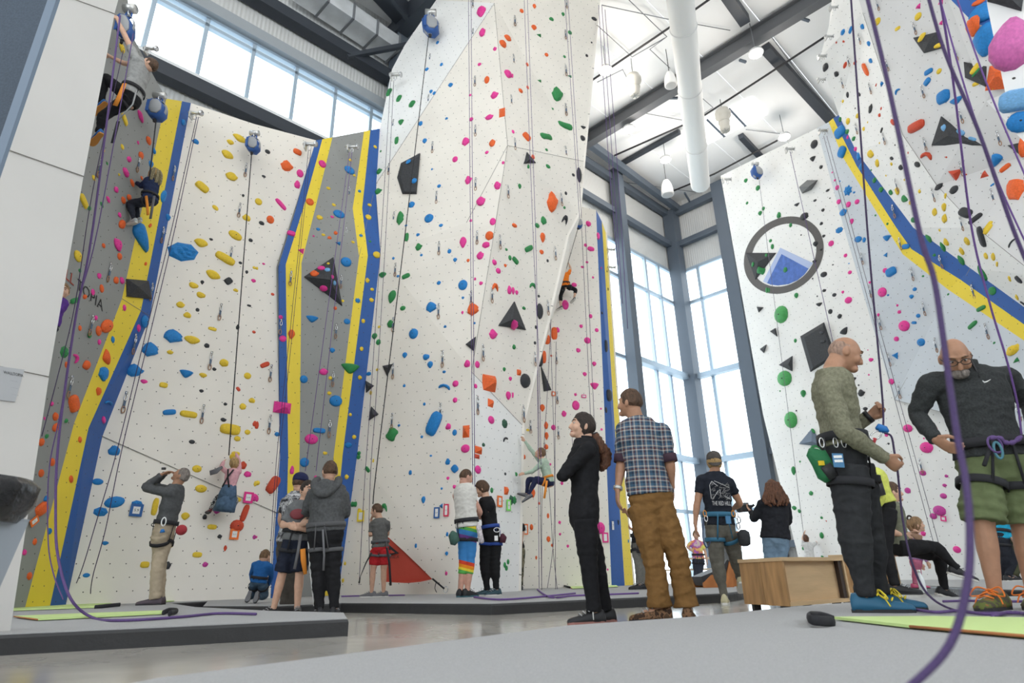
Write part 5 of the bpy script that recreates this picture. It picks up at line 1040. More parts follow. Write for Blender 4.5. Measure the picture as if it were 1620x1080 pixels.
def limb(mb, a, b, c, rr, n=12, wob=0, seed=0, t0=0., t1=1., side=None):
    """tapered tube along a-b-c; rr = list of (t, radius), t in 0..1 over both bones"""
    l1, l2 = (b-a).length, (c-b).length; tb = l1/(l1+l2)
    def pos(t):
        e = .06
        if abs(t-tb) < e:
            k = (t-tb+e)/(2*e); p0, p1 = pos(tb-e-1e-4), pos(tb+e+1e-4); return p0.lerp(b, k).lerp(b.lerp(p1, k), k)
        return a.lerp(b, t/tb) if t < tb else b.lerp(c, min(1.02, (t-tb)/(1-tb)))
    def rad(t):
        for (ta, ra), (tc, rc) in zip(rr, rr[1:]):
            if ta <= t <= tc: k = (t-ta)/max(1e-6, tc-ta); k = k*k*(3-2*k); return ra+(rc-ra)*k
        return rr[-1][1] if t > rr[-1][0] else rr[0][1]
    m = 22; ts = [t0+(t1-t0)*i/m for i in range(m+1)]; pts = [pos(t) for t in ts]
    rs = []
    for t, p in zip(ts, pts):
        r = rad(t)
        if wob: r *= 1+wob*(.5*sin(t*70+seed+3*noise.noise(p*6))*exp(-((t-tb)/.22)**2)+.9*max(0, sin(t*85+seed))*max(0, (t-.82)/.18)+.35*noise.noise(p*14+V3((seed, 0, 0))))
        rs.append(r)
    mb.loft(pts, rs, side=side, n=n, wob=wob*.8, seed=seed); return pos
def headfn(u):
    x, y, z = u.x, u.y, u.z
    if z < 0:
        x *= 1-.26*(-z)**1.6
        if y < 0: y *= 1-.45*(-z)**1.2
        else: y *= 1+.04*(-z)
    else: y *= 1+.05*(-y if y < 0 else 0); x *= 1-.04*z
    return V3((x, y, z))
def hand(mb, w_, d, lat_, s, curl, n_):
    """palm with four fingers and a thumb; d along the hand, n_ palm normal, lat_ across (towards the thumb)"""
    pl_ = .088*s; k = w_+d*pl_
    mb.loft([w_-d*.015*s, w_+d*.02*s, w_+d*.06*s, k], [(.026*s, .02*s), (.034*s, .018*s), (.041*s, .016*s), (.038*s, .012*s)], side=lat_, n=10)
    for i, (o_, ln) in enumerate(((.030, .075), (.0105, .085), (-.0095, .08), (-.029, .062))):
        p = k+lat_*o_*s-d*.008*s; a = curl*.35; pts = [p]; rs = [.0098*s]
        for j, f in enumerate((.45, .32, .23)):
            a += curl*(.55 if j else .35); p = p+(d*cos(a)+n_*sin(a)+lat_*o_*.6)*ln*f*s; pts.append(p); rs.append((.0092-.001*j)*s)
        mb.loft(pts, rs, n=7)
    b = w_+d*.025*s+lat_*.028*s; t1 = b+(d*.6+lat_*.65+n_*(.2+.3*curl))*.042*s; t2 = t1+(d*.85+lat_*(.35-.5*curl)+n_*(.15+.35*curl))*.034*s; t3 = t2+(d*.9-lat_*.2*curl+n_*(.1+.4*curl))*.024*s
    mb.loft([b-d*.02*s, t1, t2, t3], [.015*s, .0125*s, .011*s, .009*s], n=7)
def zrot(yaw): y = radians(yaw); return V3((sin(y), -cos(y), 0))
PEOPLE = []
def person(label, Y, H, J, yaw, look=(None, 0), g=.11, skin='fair', hair=None, hstyle='short', top=None, sleeve='long', bottom=None, legs='pants', cuff=.055, loose=.018, shoe=None, shoe_h=.085,
           harness=None, bw=1., tw=1., hem=-.06, face=False, v=.013, curl=(.5, .5), wob=.10, rise=.2, fin=True, arms=True, hroll=0, vb=None, top_off=.016, group=None, sock=None, hs=None, dec=None, nw=1., bows=False):
    s = H/1.75; hs = hs or s**.45*1.05; f = zrot(yaw); lat = V3((cos(radians(yaw)), sin(radians(yaw)), 0)); lat = -lat if lat.x < -.02 else lat
    pt = lambda a: P(a[0], a[1], Y+(a[2] if len(a) > 2 else 0))
    j = {k: pt(a) for k, a in J.items()}; Z = V3((0, 0, 1)); sg = {'l': -1, 'r': 1}
    nk, pv, hd = j['nk'], j['pv'], j['hd']; up = (nk-pv).normalized(); nk = j['nk'] = nk+up*.042*s
    tl_ = (lat-up*lat.dot(up)).normalized()
    base = V3((pv.x, pv.y, g if g is not None else pv.z)); e = empty('person', base, label, 'person', group)
    for k, q in sg.items():
        j.setdefault('s'+k, nk+tl_*q*.175*s*tw-up*.105*s); j.setdefault('h'+k, pv+tl_*q*.085*s-up*.04*s)
        j.setdefault('e'+k, j['s'+k]+tl_*q*.05*s-Z*.28*s); j.setdefault('w'+k, j['e'+k]-Z*.23*s+f*.05*s)
        j.setdefault('a'+k, V3((j['h'+k].x, j['h'+k].y, (g or 0)+.085*s)))
        if g is not None and len(J.get('a'+k, (0,)))<4: j['a'+k].z = g+shoe_h*s
        j.setdefault('k'+k, (j['h'+k]+j['a'+k])/2+f*.03*s)
        if 't'+k not in j: j['t'+k] = j['a'+k]+f*.17*s-Z*.04*s
        fd = j['t'+k]-j['a'+k]
        if g is not None and len(J.get('a'+k, (0,)))<4: fd.z = 0
        j['fd'+k] = fd.normalized()
    # ---- body
    b = MB(); yl, ph = look; yl = yaw if yl is None else yl; F = zrot(yl)*cos(radians(ph))+Z*sin(radians(ph)); U = (Z-F*F.z).normalized(); Lh = F.cross(U)
    if hroll: rq = Matrix.Rotation(radians(hroll), 3, F); U = rq @ U; Lh = rq @ Lh
    b.ball(hd, (.076*hs, .097*hs, .117*hs), (Lh, F, U), 20, 14, headfn)
    hp = lambda x, y, z: hd+(Lh*x+F*y+U*z)*hs
    b.loft([hp(0, .088, .02), hp(0, .104, -.012), hp(0, .108, -.03), hp(0, .088, -.042)], [.008*hs, .012*hs, .016*hs, .01*hs], n=8)        # nose
    b.ball(hp(0, .07, -.085), (.032*hs, .03*hs, .024*hs), (Lh, F, U), 10, 6); b.ball(hp(0, .083, .032), (.05*hs, .014*hs, .012*hs), (Lh, F, U), 10, 6)
    for q in (-1, 1): b.ball(hp(.077*q, -.012, -.01), (.012*hs, .019*hs, .032*hs), (Lh, F, U), 8, 6); b.ball(hp(.04*q, .06, -.03), (.028*hs, .03*hs, .03*hs), (Lh, F, U), 8, 6)
    nw = nw*(1 if H > 1.67 else .88 if H > 1.3 else .84)
    nb = hd-U*.075*hs-F*.025*hs; b.loft([nk-up*.05*s, nk.lerp(nb, .5), nb+U*.03], [(.075*s, .068*s), (.062*hs*nw, .063*hs*nw), (.058*hs*nw, .064*hs*nw)], side=Lh, n=14)
    RG = [(-.22, .085, .07), (-.12, .145, .10), (0, .163, .115), (.15, .153, .108), (.35, .137, .10), (.55, .15, .108), (.75, .168, .112), (.88, .160, .098), (.96, .115, .085), (1.03, .068, .066)]
    tp = lambda t: pv.lerp(nk, t) if t >= 0 else pv+(nk-pv)*t
    def torso(mb, o, t0, t1, wob_=0, seed=0, n=22):
        ts = [t0+(t1-t0)*i/16 for i in range(17)]; pts, rg = [], []
        for t in ts:
            for (ta, wa, da), (tb, wb_, db) in zip(RG, RG[1:]):
                if ta <= t <= tb or (t > 1.03 and tb == 1.03):
                    k = min(1, (t-ta)/(tb-ta)); ww, dd_ = wa+(wb_-wa)*k, da+(db-da)*k; break
            bl = bw if t < .6 else 1+(bw-1)*.5
            x = 1+(.06*noise.noise(V3((t*9, seed, 0))) if wob_ else 0)
            pts.append(tp(t)); rg.append(((ww*tw*bl*s+o)*x, (dd_*bl*s+o)*x))
        mb.loft(pts, rg, side=tl_, n=n, wob=wob_*.6, seed=seed)
    torso(b, -.011*s if (top and bottom) else 0, -.22, 1.03)
    pos = {}
    for k, q in sg.items():
        S, E, W_ = j['s'+k], j['e'+k], j['w'+k]
        b.ball(S, .06*s); ka = .86 if (top and sleeve in ('long', 'threeq')) else 1.; kb = .86 if top and sleeve != 'none' else 1.; limb(b, S, E, W_, [(0, .057*s*kb), (.2, .052*s*kb), (.34, .048*s*ka), (.5, .041*s*ka), (.62, .043*s*ka), (.95, .027*s), (1, .027*s)], n=10)
        b.loft([tp(.86), S], [.062*s, .05*s], n=10)
        d = (j['f'+k]-W_) if 'f'+k in j else (W_-E); d.normalize(); c_ = pv.lerp(nk, .4)-W_; n_ = c_-d*c_.dot(d); n_ = n_.normalized() if n_.length > 1e-3 else d.orthogonal().normalized()
        if 'n'+k in J: n_ = V3(J['n'+k]); n_ = (n_-d*n_.dot(d)).normalized()
        la = d.cross(n_); ff = f if la.dot(f+Z*.3) >= 0 else -f; la = la if la.dot(f+Z*.3) >= 0 else -la
        hand(b, W_, d, la, s, curl[0 if k == 'l' else 1], n_)
        H_, K_, A_ = j['h'+k], j['k'+k], j['a'+k]
        kl_ = .84 if (bottom and legs == 'pants') else 1.; kh = .86 if bottom else 1.; limb(b, H_, K_, A_, [(0, .088*s*kh), (.15, .082*s*kh), (.3, .072*s*(kh+kl_)/2), (.35, .070*s*kl_), (.5, .055*s*kl_), (.66, .056*s*kl_), (.8, .046*s*kl_), (.96, .037*s), (1, .037*s)], n=12)
        fd = j['fd'+k]; ku = (K_-A_).normalized(); ku = (ku-fd*ku.dot(fd)).normalized(); b.loft([A_-fd*.04*s-ku*.03*s, A_+fd*.05*s-ku*.035*s, A_+fd*.13*s-ku*.05*s], [.034*s, .036*s, .025*s], n=8)
    for k in list(J):
        pass
    remesh(b.build('body', SKIN[skin], e), vb or v*.85, dec)
    # ---- clothes
    if top:
        m = MB(); torso(m, top_off*s**.5, hem, 1.0, wob, sum(map(ord, label)) % 50)
        sl = {'long': .985, 'short': .30, 'elbow': .44, 'none': 0, 'threeq': .75}[sleeve]
        for k in 'lr':
            S, E, W_ = j['s'+k], j['e'+k], j['w'+k]; o = .010*s
            if sl: m.ball(S, .06*s+o); m.loft([tp(.86), S], [.07*s+o, .062*s+o], n=12)
            if sl: limb(m, S, E, W_, [(0, .058*s+o), (.2, .054*s+o), (.5, .044*s+o), (.62, .044*s+o), (1, .032*s+o*.6)], n=14, wob=wob, seed=len(label)+(k == 'r')*9, t1=sl)
            elif sleeve == 'none': m.loft([tp(.86), tp(.86).lerp(S, .75)], [.07*s+o*.6, .055*s+o*.4], n=12)
        FOLD[remesh(m.build('shirt', top, e), v, dec)] = .0075*s
    if bottom:
        m = MB(); torso(m, .012*s, -.2, rise, 0); cu = {'pants': 1.0, 'shorts': .455, 'capri': .72, 'short_shorts': .36}[legs]
        for k in 'lr':
            H_, K_, A_ = j['h'+k], j['k'+k], j['a'+k]; o = loose*s; lo2 = o if legs != 'shorts' else o*1.5
            limb(m, H_, K_, A_, [(0, .092*s+o*.7), (.15, .088*s+o*.8), (.35, .073*s+lo2), (.5, .060*s+lo2*1.1), (.66, .058*s+lo2), (.9, max(cuff*s, .045*s)), (1, cuff*s)], n=16, wob=wob*1.2, seed=len(label)*3+(k == 'r')*7, t1=cu)
        FOLD[remesh(m.build('shorts' if 'short' in legs else 'trousers', bottom, e), v, dec)] = min(.0075, .2*loose+.003)*s
    if shoe:
        sm, so = shoe if isinstance(shoe, tuple) else (shoe, BLK)
        for k in 'lr':
            A_, K_, fd = j['a'+k], j['k'+k], j['fd'+k]; ku = (K_-A_); ku = (ku-fd*ku.dot(fd)).normalized(); sd = fd.cross(ku)
            if g is not None and len(J.get('a'+k, (0,)))<4: ku = Z; sd = fd.cross(Z).normalized()
            q = lambda x, y, z: A_+fd*x*s*1.18+sd*y*s*1.12+ku*(z*1.06-shoe_h)*s
            m = MB(); pr = [(-.075, .028, .07), (-.066, .034, .098), (-.03, .038, .108), (.02, .040, .098), (.06, .043, .078), (.11, .047, .062), (.155, .044, .052), (.185, .03, .042), (.195, .014, .03)]; vv = []; nn = 12
            for x, hw_, ht in pr:
                for i in range(nn): a = 2*pi*i/nn; vv.append(q(x, cos(a)*hw_*(1 if sin(a) < .2 else .86), .012+max(0, (sin(a)+.55)/1.55)*(ht-.012)))
            ff = [(i*nn+a, i*nn+(a+1) % nn, (i+1)*nn+(a+1) % nn, (i+1)*nn+a) for i in range(len(pr)-1) for a in range(nn)]+[tuple(range(nn-1, -1, -1)), tuple((len(pr)-1)*nn+i for i in range(nn))]
            m.add(vv, ff); so_ = m.build('shoe', sm, e)
            ol = [(-.08, .026), (-.055, .036), (0, .036), (.06, .043), (.115, .05), (.165, .045), (.195, .026), (.203, 0)]; out = [q(x*.97, y*.92, .0) for x, y in ol]+[q(x*.97, -y*.92, .0) for x, y in reversed(ol[:-1])]
            sl_ = MB().prism(out, ku*.02*s).build('sole', so, so_, smooth=False, org=base)
            if shoe_h > .084:
                lc = MB()
                for i in range(3): x = .045+.028*i; lc.loft([q(x, -.034, .088-.013*i), q(x+.01, 0, .104-.014*i), q(x, .034, .088-.013*i)], [.0045*s]*3, n=5)
                if bows:
                    for q_ in (-1, 1):
                        lp = catmull([q(.05, 0, .098), q(.06, q_*.05, .115), q(.085, q_*.075, .075), q(.07, q_*.04, .075), q(.05, 0, .098)], 5); lc.loft(lp, [.0042*s]*len(lp), n=5)
                        lp = catmull([q(.05, 0, .098), q(.075, q_*.045, .07), q(.09, q_*.06, .035)], 5); lc.loft(lp, [.004*s]*len(lp), n=5)
                lc.build('laces', sock if isinstance(sock, bpy.types.Material) else mat('laces_grey', (.35, .35, .36), .8), so_, org=base)
    # ---- hair
    if hair:
        hm = HAIR[hair]; m = MB(); lim = {'short': lambda u: u.z > -.30+1.02*max(0, u.y+.05)+.1*max(0, -u.y), 'buzz': lambda u: u.z > -.30+1.0*max(0, u.y+.12), 'bald': lambda u: (u.y < .1 and -.42 < u.z < .42-.2*u.y), 'long': lambda u: u.z > -.75+1.35*max(0, u.y+.1), 'bob': lambda u: u.z > -.62+1.25*max(0, u.y+.05)}[hstyle if hstyle in ('short', 'buzz', 'bald', 'long', 'bob') else 'long']
        th = {'buzz': 1.035, 'bald': 1.004, 'short': 1.09, 'bob': 1.16}.get(hstyle, 1.12); n1, n2 = 26, 18; vv, keep = [], []
        for i in range(n2+1):
            for a in range(n1):
                t = pi*i/n2; p = 2*pi*a/n1; u = V3((sin(t)*cos(p), sin(t)*sin(p), cos(t))); ok = lim(u); w_ = headfn(u); kk = th*(1+.05*noise.noise(u*5)*(hstyle not in ('bald', 'buzz'))) if ok else .93
                vv.append(hd+Lh*w_.x*.076*hs*kk+F*(w_.y*.097*hs*kk)+U*w_.z*.117*hs*kk)
        ff = []
        for i in range(n2):
            for a in range(n1):
                q4 = (i*n1+a, i*n1+(a+1) % n1, (i+1)*n1+(a+1) % n1, (i+1)*n1+a)
                ff.append(q4)
        m.add(vv, ff); ho = m.build('hair', hm, e)
    if face:
        for q in (-1, 1):
            MB().ball(hp(.031*q, .083, .008), (.0135*hs, .008*hs, .008*hs), (Lh, F, U), 10, 6).ball(hp(.031*q, .0885, .008), (.006*hs, .004*hs, .006*hs), (Lh, F, U), 8, 5, mi=1).build('eye', [mat('eye_white', (.42, .39, .37), .3), mat('iris', (.04, .025, .02), .3)], e)
            MB().loft([hp(.014*q, .097, .03), hp(.032*q, .094, .036), hp(.052*q, .078, .03)], [.004*hs, .005*hs, .003*hs], n=6).build('eyebrow', HAIR['dark'] if hair in ('dark', 'brown', 'auburn') else HAIR['sandy'], e)
        MB().loft([hp(-.024, .078, -.066), hp(0, .0905, -.064), hp(.024, .078, -.066)], [.003*hs, .006*hs, .003*hs], n=7).build('mouth', mat('lips', (.36, .13, .11), .5), e)
    if harness:
        hc = harness if isinstance(harness, bpy.types.Material) else BWB; ho = MB(); o = (.03+top_off*.3)*s
        ho.ring(tp(.2), up, tl_, (.15*tw*bw)*s+o, .106*bw*s+o, .055*s, .008*s, 26)
        for k in 'lr':
            H_, K_ = j['h'+k], j['k'+k]; ax = (K_-H_).normalized(); c_ = H_+ax*.10*s; ho.ring(c_, ax, tl_, .096*s+loose*s, .096*s+loose*s, .045*s, .007*s, 20)
            for d in (f, -f): ho.loft([tp(.2)+d*(.108*bw*s+o)+tl_*sg[k]*.05*s, c_+d*(.10*s+loose*s)], [(.009*s, .004*s)]*2, n=6, side=tl_)
        ho.build('harness', hc, e)
        MB().torus(tp(.16)+f*(.13*s+o), tl_, up, .02*s, .035*s, .006*s).build('belay_loop', BLK, e)
    PEOPLE.append(e); j.update(F=F, U=U, Lh=Lh, hp=hp, f=f, lat=lat, up=up, tl_=tl_, tp=tp, s=s, hs=hs, e=e, base=base, o=top_off*s); return j
def attach(J_, name, mb, m, smooth=True): return mb.build(name, m, J_['e'], smooth=smooth)
def cap_on(J_, m, back=False, mesh_brim=True):
    F, U, Lh, hp, hs = J_['F'], J_['U'], J_['Lh'], J_['hp'], J_['hs']; d = -1 if back else 1; q = MB(); pts = []; rg = []
    for z, r in ((.025, 1.0), (.05, 1.04), (.085, .97), (.112, .78), (.13, .45), (.137, .08)): pts.append(hp(0, -.005, z)); rg.append((.084*hs*r, .104*hs*r))
    q.loft(pts, rg, side=Lh, n=22); c = attach(J_, 'cap', q, m)
    b = MB(); n = 9; v = []
    for i in range(n):
        a = pi*(i/(n-1)-.5)*.8; x = sin(a)*.085; y = cos(a); v += [hp(x, d*(.088*y+.004), .034-.004*y), hp(x*1.02, d*(.098*y+.058*cos(a*1.1)*(.55 if back else 1)), .022-(.075 if back else .02)*y)]
    v2 = [p+U*.006 for p in v]; f = [(2*i, 2*i+2, 2*i+3, 2*i+1) for i in range(n-1)]; k = len(v); b.add(v+v2, f+[tuple(reversed([x+k for x in t])) for t in f]+[(2*i+1, 2*i+3, k+2*i+3, k+2*i+1) for i in range(n-1)])
    b.build('brim', m, c, org=J_['base'])
def cl_nodes(name, builder):
    m = bpy.data.materials.new('cloth_'+name); m.use_nodes = True; N, L_ = m.node_tree.nodes, m.node_tree.links; b = N['Principled BSDF']; b.inputs['Roughness'].default_value = .85; b.inputs['Specular IOR Level'].default_value = .2
    tc = N.new('ShaderNodeTexCoord'); out = builder(N, L_, tc.outputs['Object']); L_.new(out, b.inputs['Base Color']); return m
def ramp(N, L_, fac, stops, const=True):
    r = N.new('ShaderNodeValToRGB'); r.color_ramp.interpolation = 'CONSTANT' if const else 'LINEAR'; el = r.color_ramp.elements
    while len(el) < len(stops): el.new(.5)
    for e_, (p, c) in zip(el, stops): e_.position = p; e_.color = (*c, 1)
    L_.new(fac, r.inputs[0]); return r.outputs[0]
def stripe(N, L_, vec, axis, per, stops, ph=0):
    s = N.new('ShaderNodeSeparateXYZ'); L_.new(vec, s.inputs[0]); a = N.new('ShaderNodeMath'); a.operation = 'MULTIPLY_ADD'; L_.new(s.outputs[axis], a.inputs[0]); a.inputs[1].default_value = 1/per; a.inputs[2].default_value = ph
    f = N.new('ShaderNodeMath'); f.operation = 'FRACT'; L_.new(a.outputs[0], f.inputs[0]); return ramp(N, L_, f.outputs[0], stops)
def mixc(N, L_, mode, a, b, fac=1.0):
    m = N.new('ShaderNodeMix'); m.data_type = 'RGBA'; m.blend_type = mode; m.inputs[0].default_value = fac; L_.new(a, m.inputs[6]); L_.new(b, m.inputs[7]); return m.outputs[2]
def plaid(N, L_, vec):
    mp = N.new('ShaderNodeMapping'); mp.inputs['Rotation'].default_value = (0, 0, radians(12)); L_.new(vec, mp.inputs[0]); vec = mp.outputs[0]
    W_, Bl, Nv, Rd = (.40, .37, .34), (.05, .105, .165), (.028, .04, .07), (.10, .035, .035)
    st_ = [(0, W_), (.14, Bl), (.40, Nv), (.55, Bl), (.62, W_), (.74, Rd), (.90, Bl)]
    a = stripe(N, L_, vec, 0, .085, st_); b = stripe(N, L_, vec, 2, .085, st_); return mixc(N, L_, 'MIX', a, b, .5)
PLAID = cl_nodes('plaid', plaid)
def camo(cols, sc):
    def f(N, L_, vec):
        n = N.new('ShaderNodeTexNoise'); n.inputs['Scale'].default_value = sc; n.inputs['Detail'].default_value = 2; L_.new(vec, n.inputs['Vector']); return ramp(N, L_, n.outputs[0], cols)
    return f
CAMO = cl_nodes('grey_camo', camo([(0, (.03, .03, .035)), (.40, (.16, .16, .17)), (.48, (.42, .42, .43)), (.56, (.10, .10, .11)), (.62, (.55, .55, .56))], 14)); CAMOG = cl_nodes('olive_camo', camo([(0, (.05, .05, .035)), (.42, (.16, .14, .09)), (.52, (.24, .21, .14)), (.6, (.08, .08, .05))], 12))
TIEDYE = cl_nodes('tie_dye', lambda N, L_, v: (lambda n: (n.inputs['Scale'].__setattr__('default_value', 5.5), L_.new(v, n.inputs['Vector']), ramp(N, L_, n.outputs[0], [(.3, (.75, .75, .12)), (.42, (.80, .70, .25)), (.5, (.75, .25, .12)), (.56, (.35, .10, .45)), (.62, (.70, .45, .55)), (.72, (.45, .70, .20))], False))[2])(N.new('ShaderNodeTexNoise')))
def rainbow(N, L_, v):
    mp = N.new('ShaderNodeMapping'); mp.inputs['Rotation'].default_value = (0, radians(-14), 0); L_.new(v, mp.inputs[0]); s = N.new('ShaderNodeSeparateXYZ'); L_.new(mp.outputs[0], s.inputs[0]); a = N.new('ShaderNodeMath'); a.operation = 'MULTIPLY'; L_.new(s.outputs[2], a.inputs[0]); a.inputs[1].default_value = 1/1.2
    B_, G_, Y_, O_, R_, V_ = (.05, .22, .52), (.10, .38, .08), (.75, .60, .05), (.75, .25, .02), (.62, .06, .03), (.16, .06, .25)
    return ramp(N, L_, a.outputs[0], [(0, G_), (.27, Y_), (.30, O_), (.335, R_), (.375, B_), (.60, V_), (.655, B_), (.71, G_), (.745, Y_), (.80, O_), (.83, R_)])
RAINB = cl_nodes('rainbow_leggings', rainbow)
for m_ in (PLAID, CAMO, CAMOG, TIEDYE, RAINB):
    N, L_ = m_.node_tree.nodes, m_.node_tree.links; n = N.new('ShaderNodeTexNoise'); n.inputs['Scale'].default_value = 14; bp = N.new('ShaderNodeBump'); bp.inputs['Strength'].default_value = .3; bp.inputs['Distance'].default_value = .02; tc = N.new('ShaderNodeTexCoord'); L_.new(tc.outputs['Object'], n.inputs['Vector']); L_.new(n.outputs[0], bp.inputs['Height']); L_.new(bp.outputs[0], N['Principled BSDF'].inputs['Normal'])
SOLEW = mat('sole_white', (.65, .64, .61), .6); SOLEG = mat('sole_tan', (.45, .38, .30), .6); SHB = mat('shoe_black', (.02, .02, .023), .6); SHG = mat('shoe_grey', (.14, .14, .15), .7)
# ---- 1 bald man in olive shirt, belaying (right)
OLV = cloth('olive_melange', (.20, .195, .135), .25, 60); CHAR = cloth('charcoal_trousers', (.03, .031, .034), .15, 20)
j = person('bald man in olive long-sleeve shirt belaying with rope in both hands', 4.05, 1.80, dict(hd=(1336, 560), nk=(1315, 596), pv=(1337, 722), sl=(1312, 618, -.16), el=(1336, 683, -.24), wl=(1402, 726, -.16), fl=(1424, 741, -.14), sr=(1322, 615, .17), er=(1340, 682, .22), wr=(1377, 657, .12), fr=(1396, 643, .06), hl=(1343, 738, -.09), hr=(1352, 735, .09), kl=(1351, 845, -.08), kr=(1373, 842, .1), al=(1369, 935, -.07), ar=(1391, 932, .12), tl=(1440, 960, -.16), tr=(1450, 958, .05)),
    90, (84, -22), skin='tan', hair='stubble', hstyle='bald', top=OLV, bottom=CHAR, cuff=.052, loose=.03, shoe=(mat('climbing_shoe_blue', (.02, .11, .20), .55), SHB), shoe_h=.088, sock=mat('laces_yellow', (.75, .60, .04), .7), bows=True, harness=BWB, face=True, v=.0095, vb=.0065, curl=(1.0, 1.5), hem=.1, rise=.3, bw=.94, tw=.98, wob=.06)
s = j['s']; e = j['e']
MB().ring(j['wr'].lerp(j['er'], .08), j['wr']-j['er'], (0, 0, 1), .04, .036, .03, .006).build('watch', BLK, e)
cb = P(1300, 732, 3.95); MB().loft([cb+V3((-.02, 0, .08)), cb+V3((-.025, 0, .065)), cb, cb-V3((-.015, 0, .08)), cb-V3((-.03, 0, .11))], [(.045, .04), (.062, .048), (.062, .05), (.058, .045), (.035, .025)], n=14, side=(1, 0, 0)).build('chalk_bag', mat('green_bag', (.02, .16, .06), .7, bump=.3), e)
MB().loft([cb+V3((0, -.04, -.02)), cb+V3((.04, -.04, -.10))], [(.04, .02), (.035, .015)], n=10, side=(1, 0, 0)).build('bag_panel', BLK, e)
MB().box(cb+V3((-.03, -.055, -.01)), (.035, .01, .028)).build('bag_badge', mat('bag_yellow', (.7, .5, .02), .6), e, smooth=False)
cd_ = P(1326, 728, 3.82); MB().box(cd_, (.065, .006, .085), Matrix.Rotation(.06, 3, 'Y')).build('belay_card', mat('card_blue', (.06, .19, .36), .5), e, smooth=False)
for z_ in (.022, -.004): MB().box(cd_+V3((0, -.004, z_)), (.05, .003, .016)).build('card_print', PAPER, e, smooth=False)
pk = MB(); 
bd = P(1396, 681, 3.98); MB().loft([bd+V3((-.035, 0, .012)), bd+V3((-.02, 0, .02)), bd+V3((.02, 0, .005)), bd+V3((.035, 0, -.01))], [(.012, .012), (.022, .028), (.02, .026), (.01, .012)], n=10).build('belay_device', mat('device_bright_blue', (.02, .17, .50), .4), e)
MB().torus(bd+V3((-.05, 0, -.03)), (0, 1, 0), (1, 0, .6), .045, .022, .005).build('device_carabiner', CHR, e)
MB().loft([bd+V3((-.06, 0, -.05)), bd+V3((-.075, 0, -.08))], [.012, .009], n=8).build('device_lever', mat('red_lever', (.5, .04, .05), .5), e)
for x in (1300, 1322, 1335): MB().torus(P(x, 700, 3.86), (0, 1, 0), (1, 0, 0), .014, .03, .004).build('gear_carabiner', CHR, e)
# ---- 2 man with glasses (far right)
DKP = cloth('charcoal_pullover', (.040, .043, .044), .25, 90); OLS = cloth('olive_shorts', (.13, .16, .075), .15, 10)
j = person('man with glasses in charcoal pullover and olive shorts tying in', 3.95, 1.84, dict(hd=(1511, 565, -.12), nk=(1530, 592), pv=(1573, 735), sl=(1471, 607, .0), el=(1450, 656, .12), wl=(1482, 697, -.05), fl=(1505, 709, -.12), sr=(1592, 596, .02), er=(1632, 640, .1), wr=(1640, 690, -.1), hl=(1552, 742), hr=(1596, 745), kl=(1555, 822, -.03), kr=(1616, 825), al=(1571, 925, .0), ar=(1632, 930, .05), tl=(1536, 950, -.16), tr=(1625, 958, -.2)),
    -10, (-28, -38), skin='tan', hair='stubble', hstyle='bald', top=DKP, bottom=OLS, legs='shorts', loose=.027, shoe=(cl_nodes('olive_orange_shoe', camo([(0, (.08, .07, .05)), (.45, (.12, .14, .04)), (.6, (.25, .12, .05))], 20)), SHB), shoe_h=.09, sock=mat('laces_orange', (.80, .20, .03), .7), bows=True, harness=BWB, face=True, v=.0095, vb=.0065, curl=(.9, .8), hem=.06, rise=.25, bw=1.08, tw=1.12, wob=.09)
hp, hs, e = j['hp'], j['hs'], j['e']; GLS = mat('glasses_frame', (.03, .025, .022), .4)
gq = MB()
for q in (-1, 1): gq.torus(hp(.034*q, .102, .006), j['F'], j['Lh'], .026*hs, .018*hs, .0028*hs, n=16, k=5).loft([hp(.06*q, .1, .012), hp(.08*q, .04, .012), hp(.08*q, -.02, .005)], [.003]*3, n=5)
gq.loft([hp(-.01, .107, .01), hp(.01, .107, .01)], [.003]*2, n=5).build('glasses', GLS, e)
MB().ball(hp(0, .068, -.078), (.05*hs, .04*hs, .036*hs), (j['Lh'], j['F'], j['U']), 12, 8).build('beard', HAIR['grey'], e)
MB().ring(j['nk']+j['up']*.01, j['up'], j['tl_'], .068, .062, .06, .012).build('collar', DKP, e)
zp = j['tp'](.93)+j['f']*.125; MB().loft([zp+j['up']*.06-j['f']*.03, zp-j['up']*.06], [.006, .006], n=6).build('zip', BLK, e)
sw = P(1561, 603, 3.70); MB().loft([sw+V3((-.025, 0, .004)), sw+V3((-.015, 0, -.006)), sw+V3((0, 0, -.002)), sw+V3((.028, 0, .012))], [.002, .005, .0035, .001], n=6).build('chest_mark', PAPER, e)
kn = [P(x, y, 3.74) for x, y in ((1565, 693), (1580, 692), (1592, 700), (1604, 699), (1616, 690))]; kq = catmull(kn, 5); KN = MB().loft(kq, [.008+.008*abs(sin(i*.8)) for i in range(len(kq))], n=8); KN.torus(P(1574, 703, 3.74), (0, 1, 0), (1, 0, .3), .04, .05, .007); KN.build('tie_in_knot', VIO, e)
MB().torus(P(1579, 712, 3.74), (.3, 1, 0), (0, 0, 1), .05, .02, .008).build('tie_in_loop', mat('teal_loop', (.08, .22, .28), .7), e)
MB().loft([P(1567, 706, 3.76), P(1557, 736, 3.74)], [.012, .012], n=6).build('leg_strap', BWB, e)
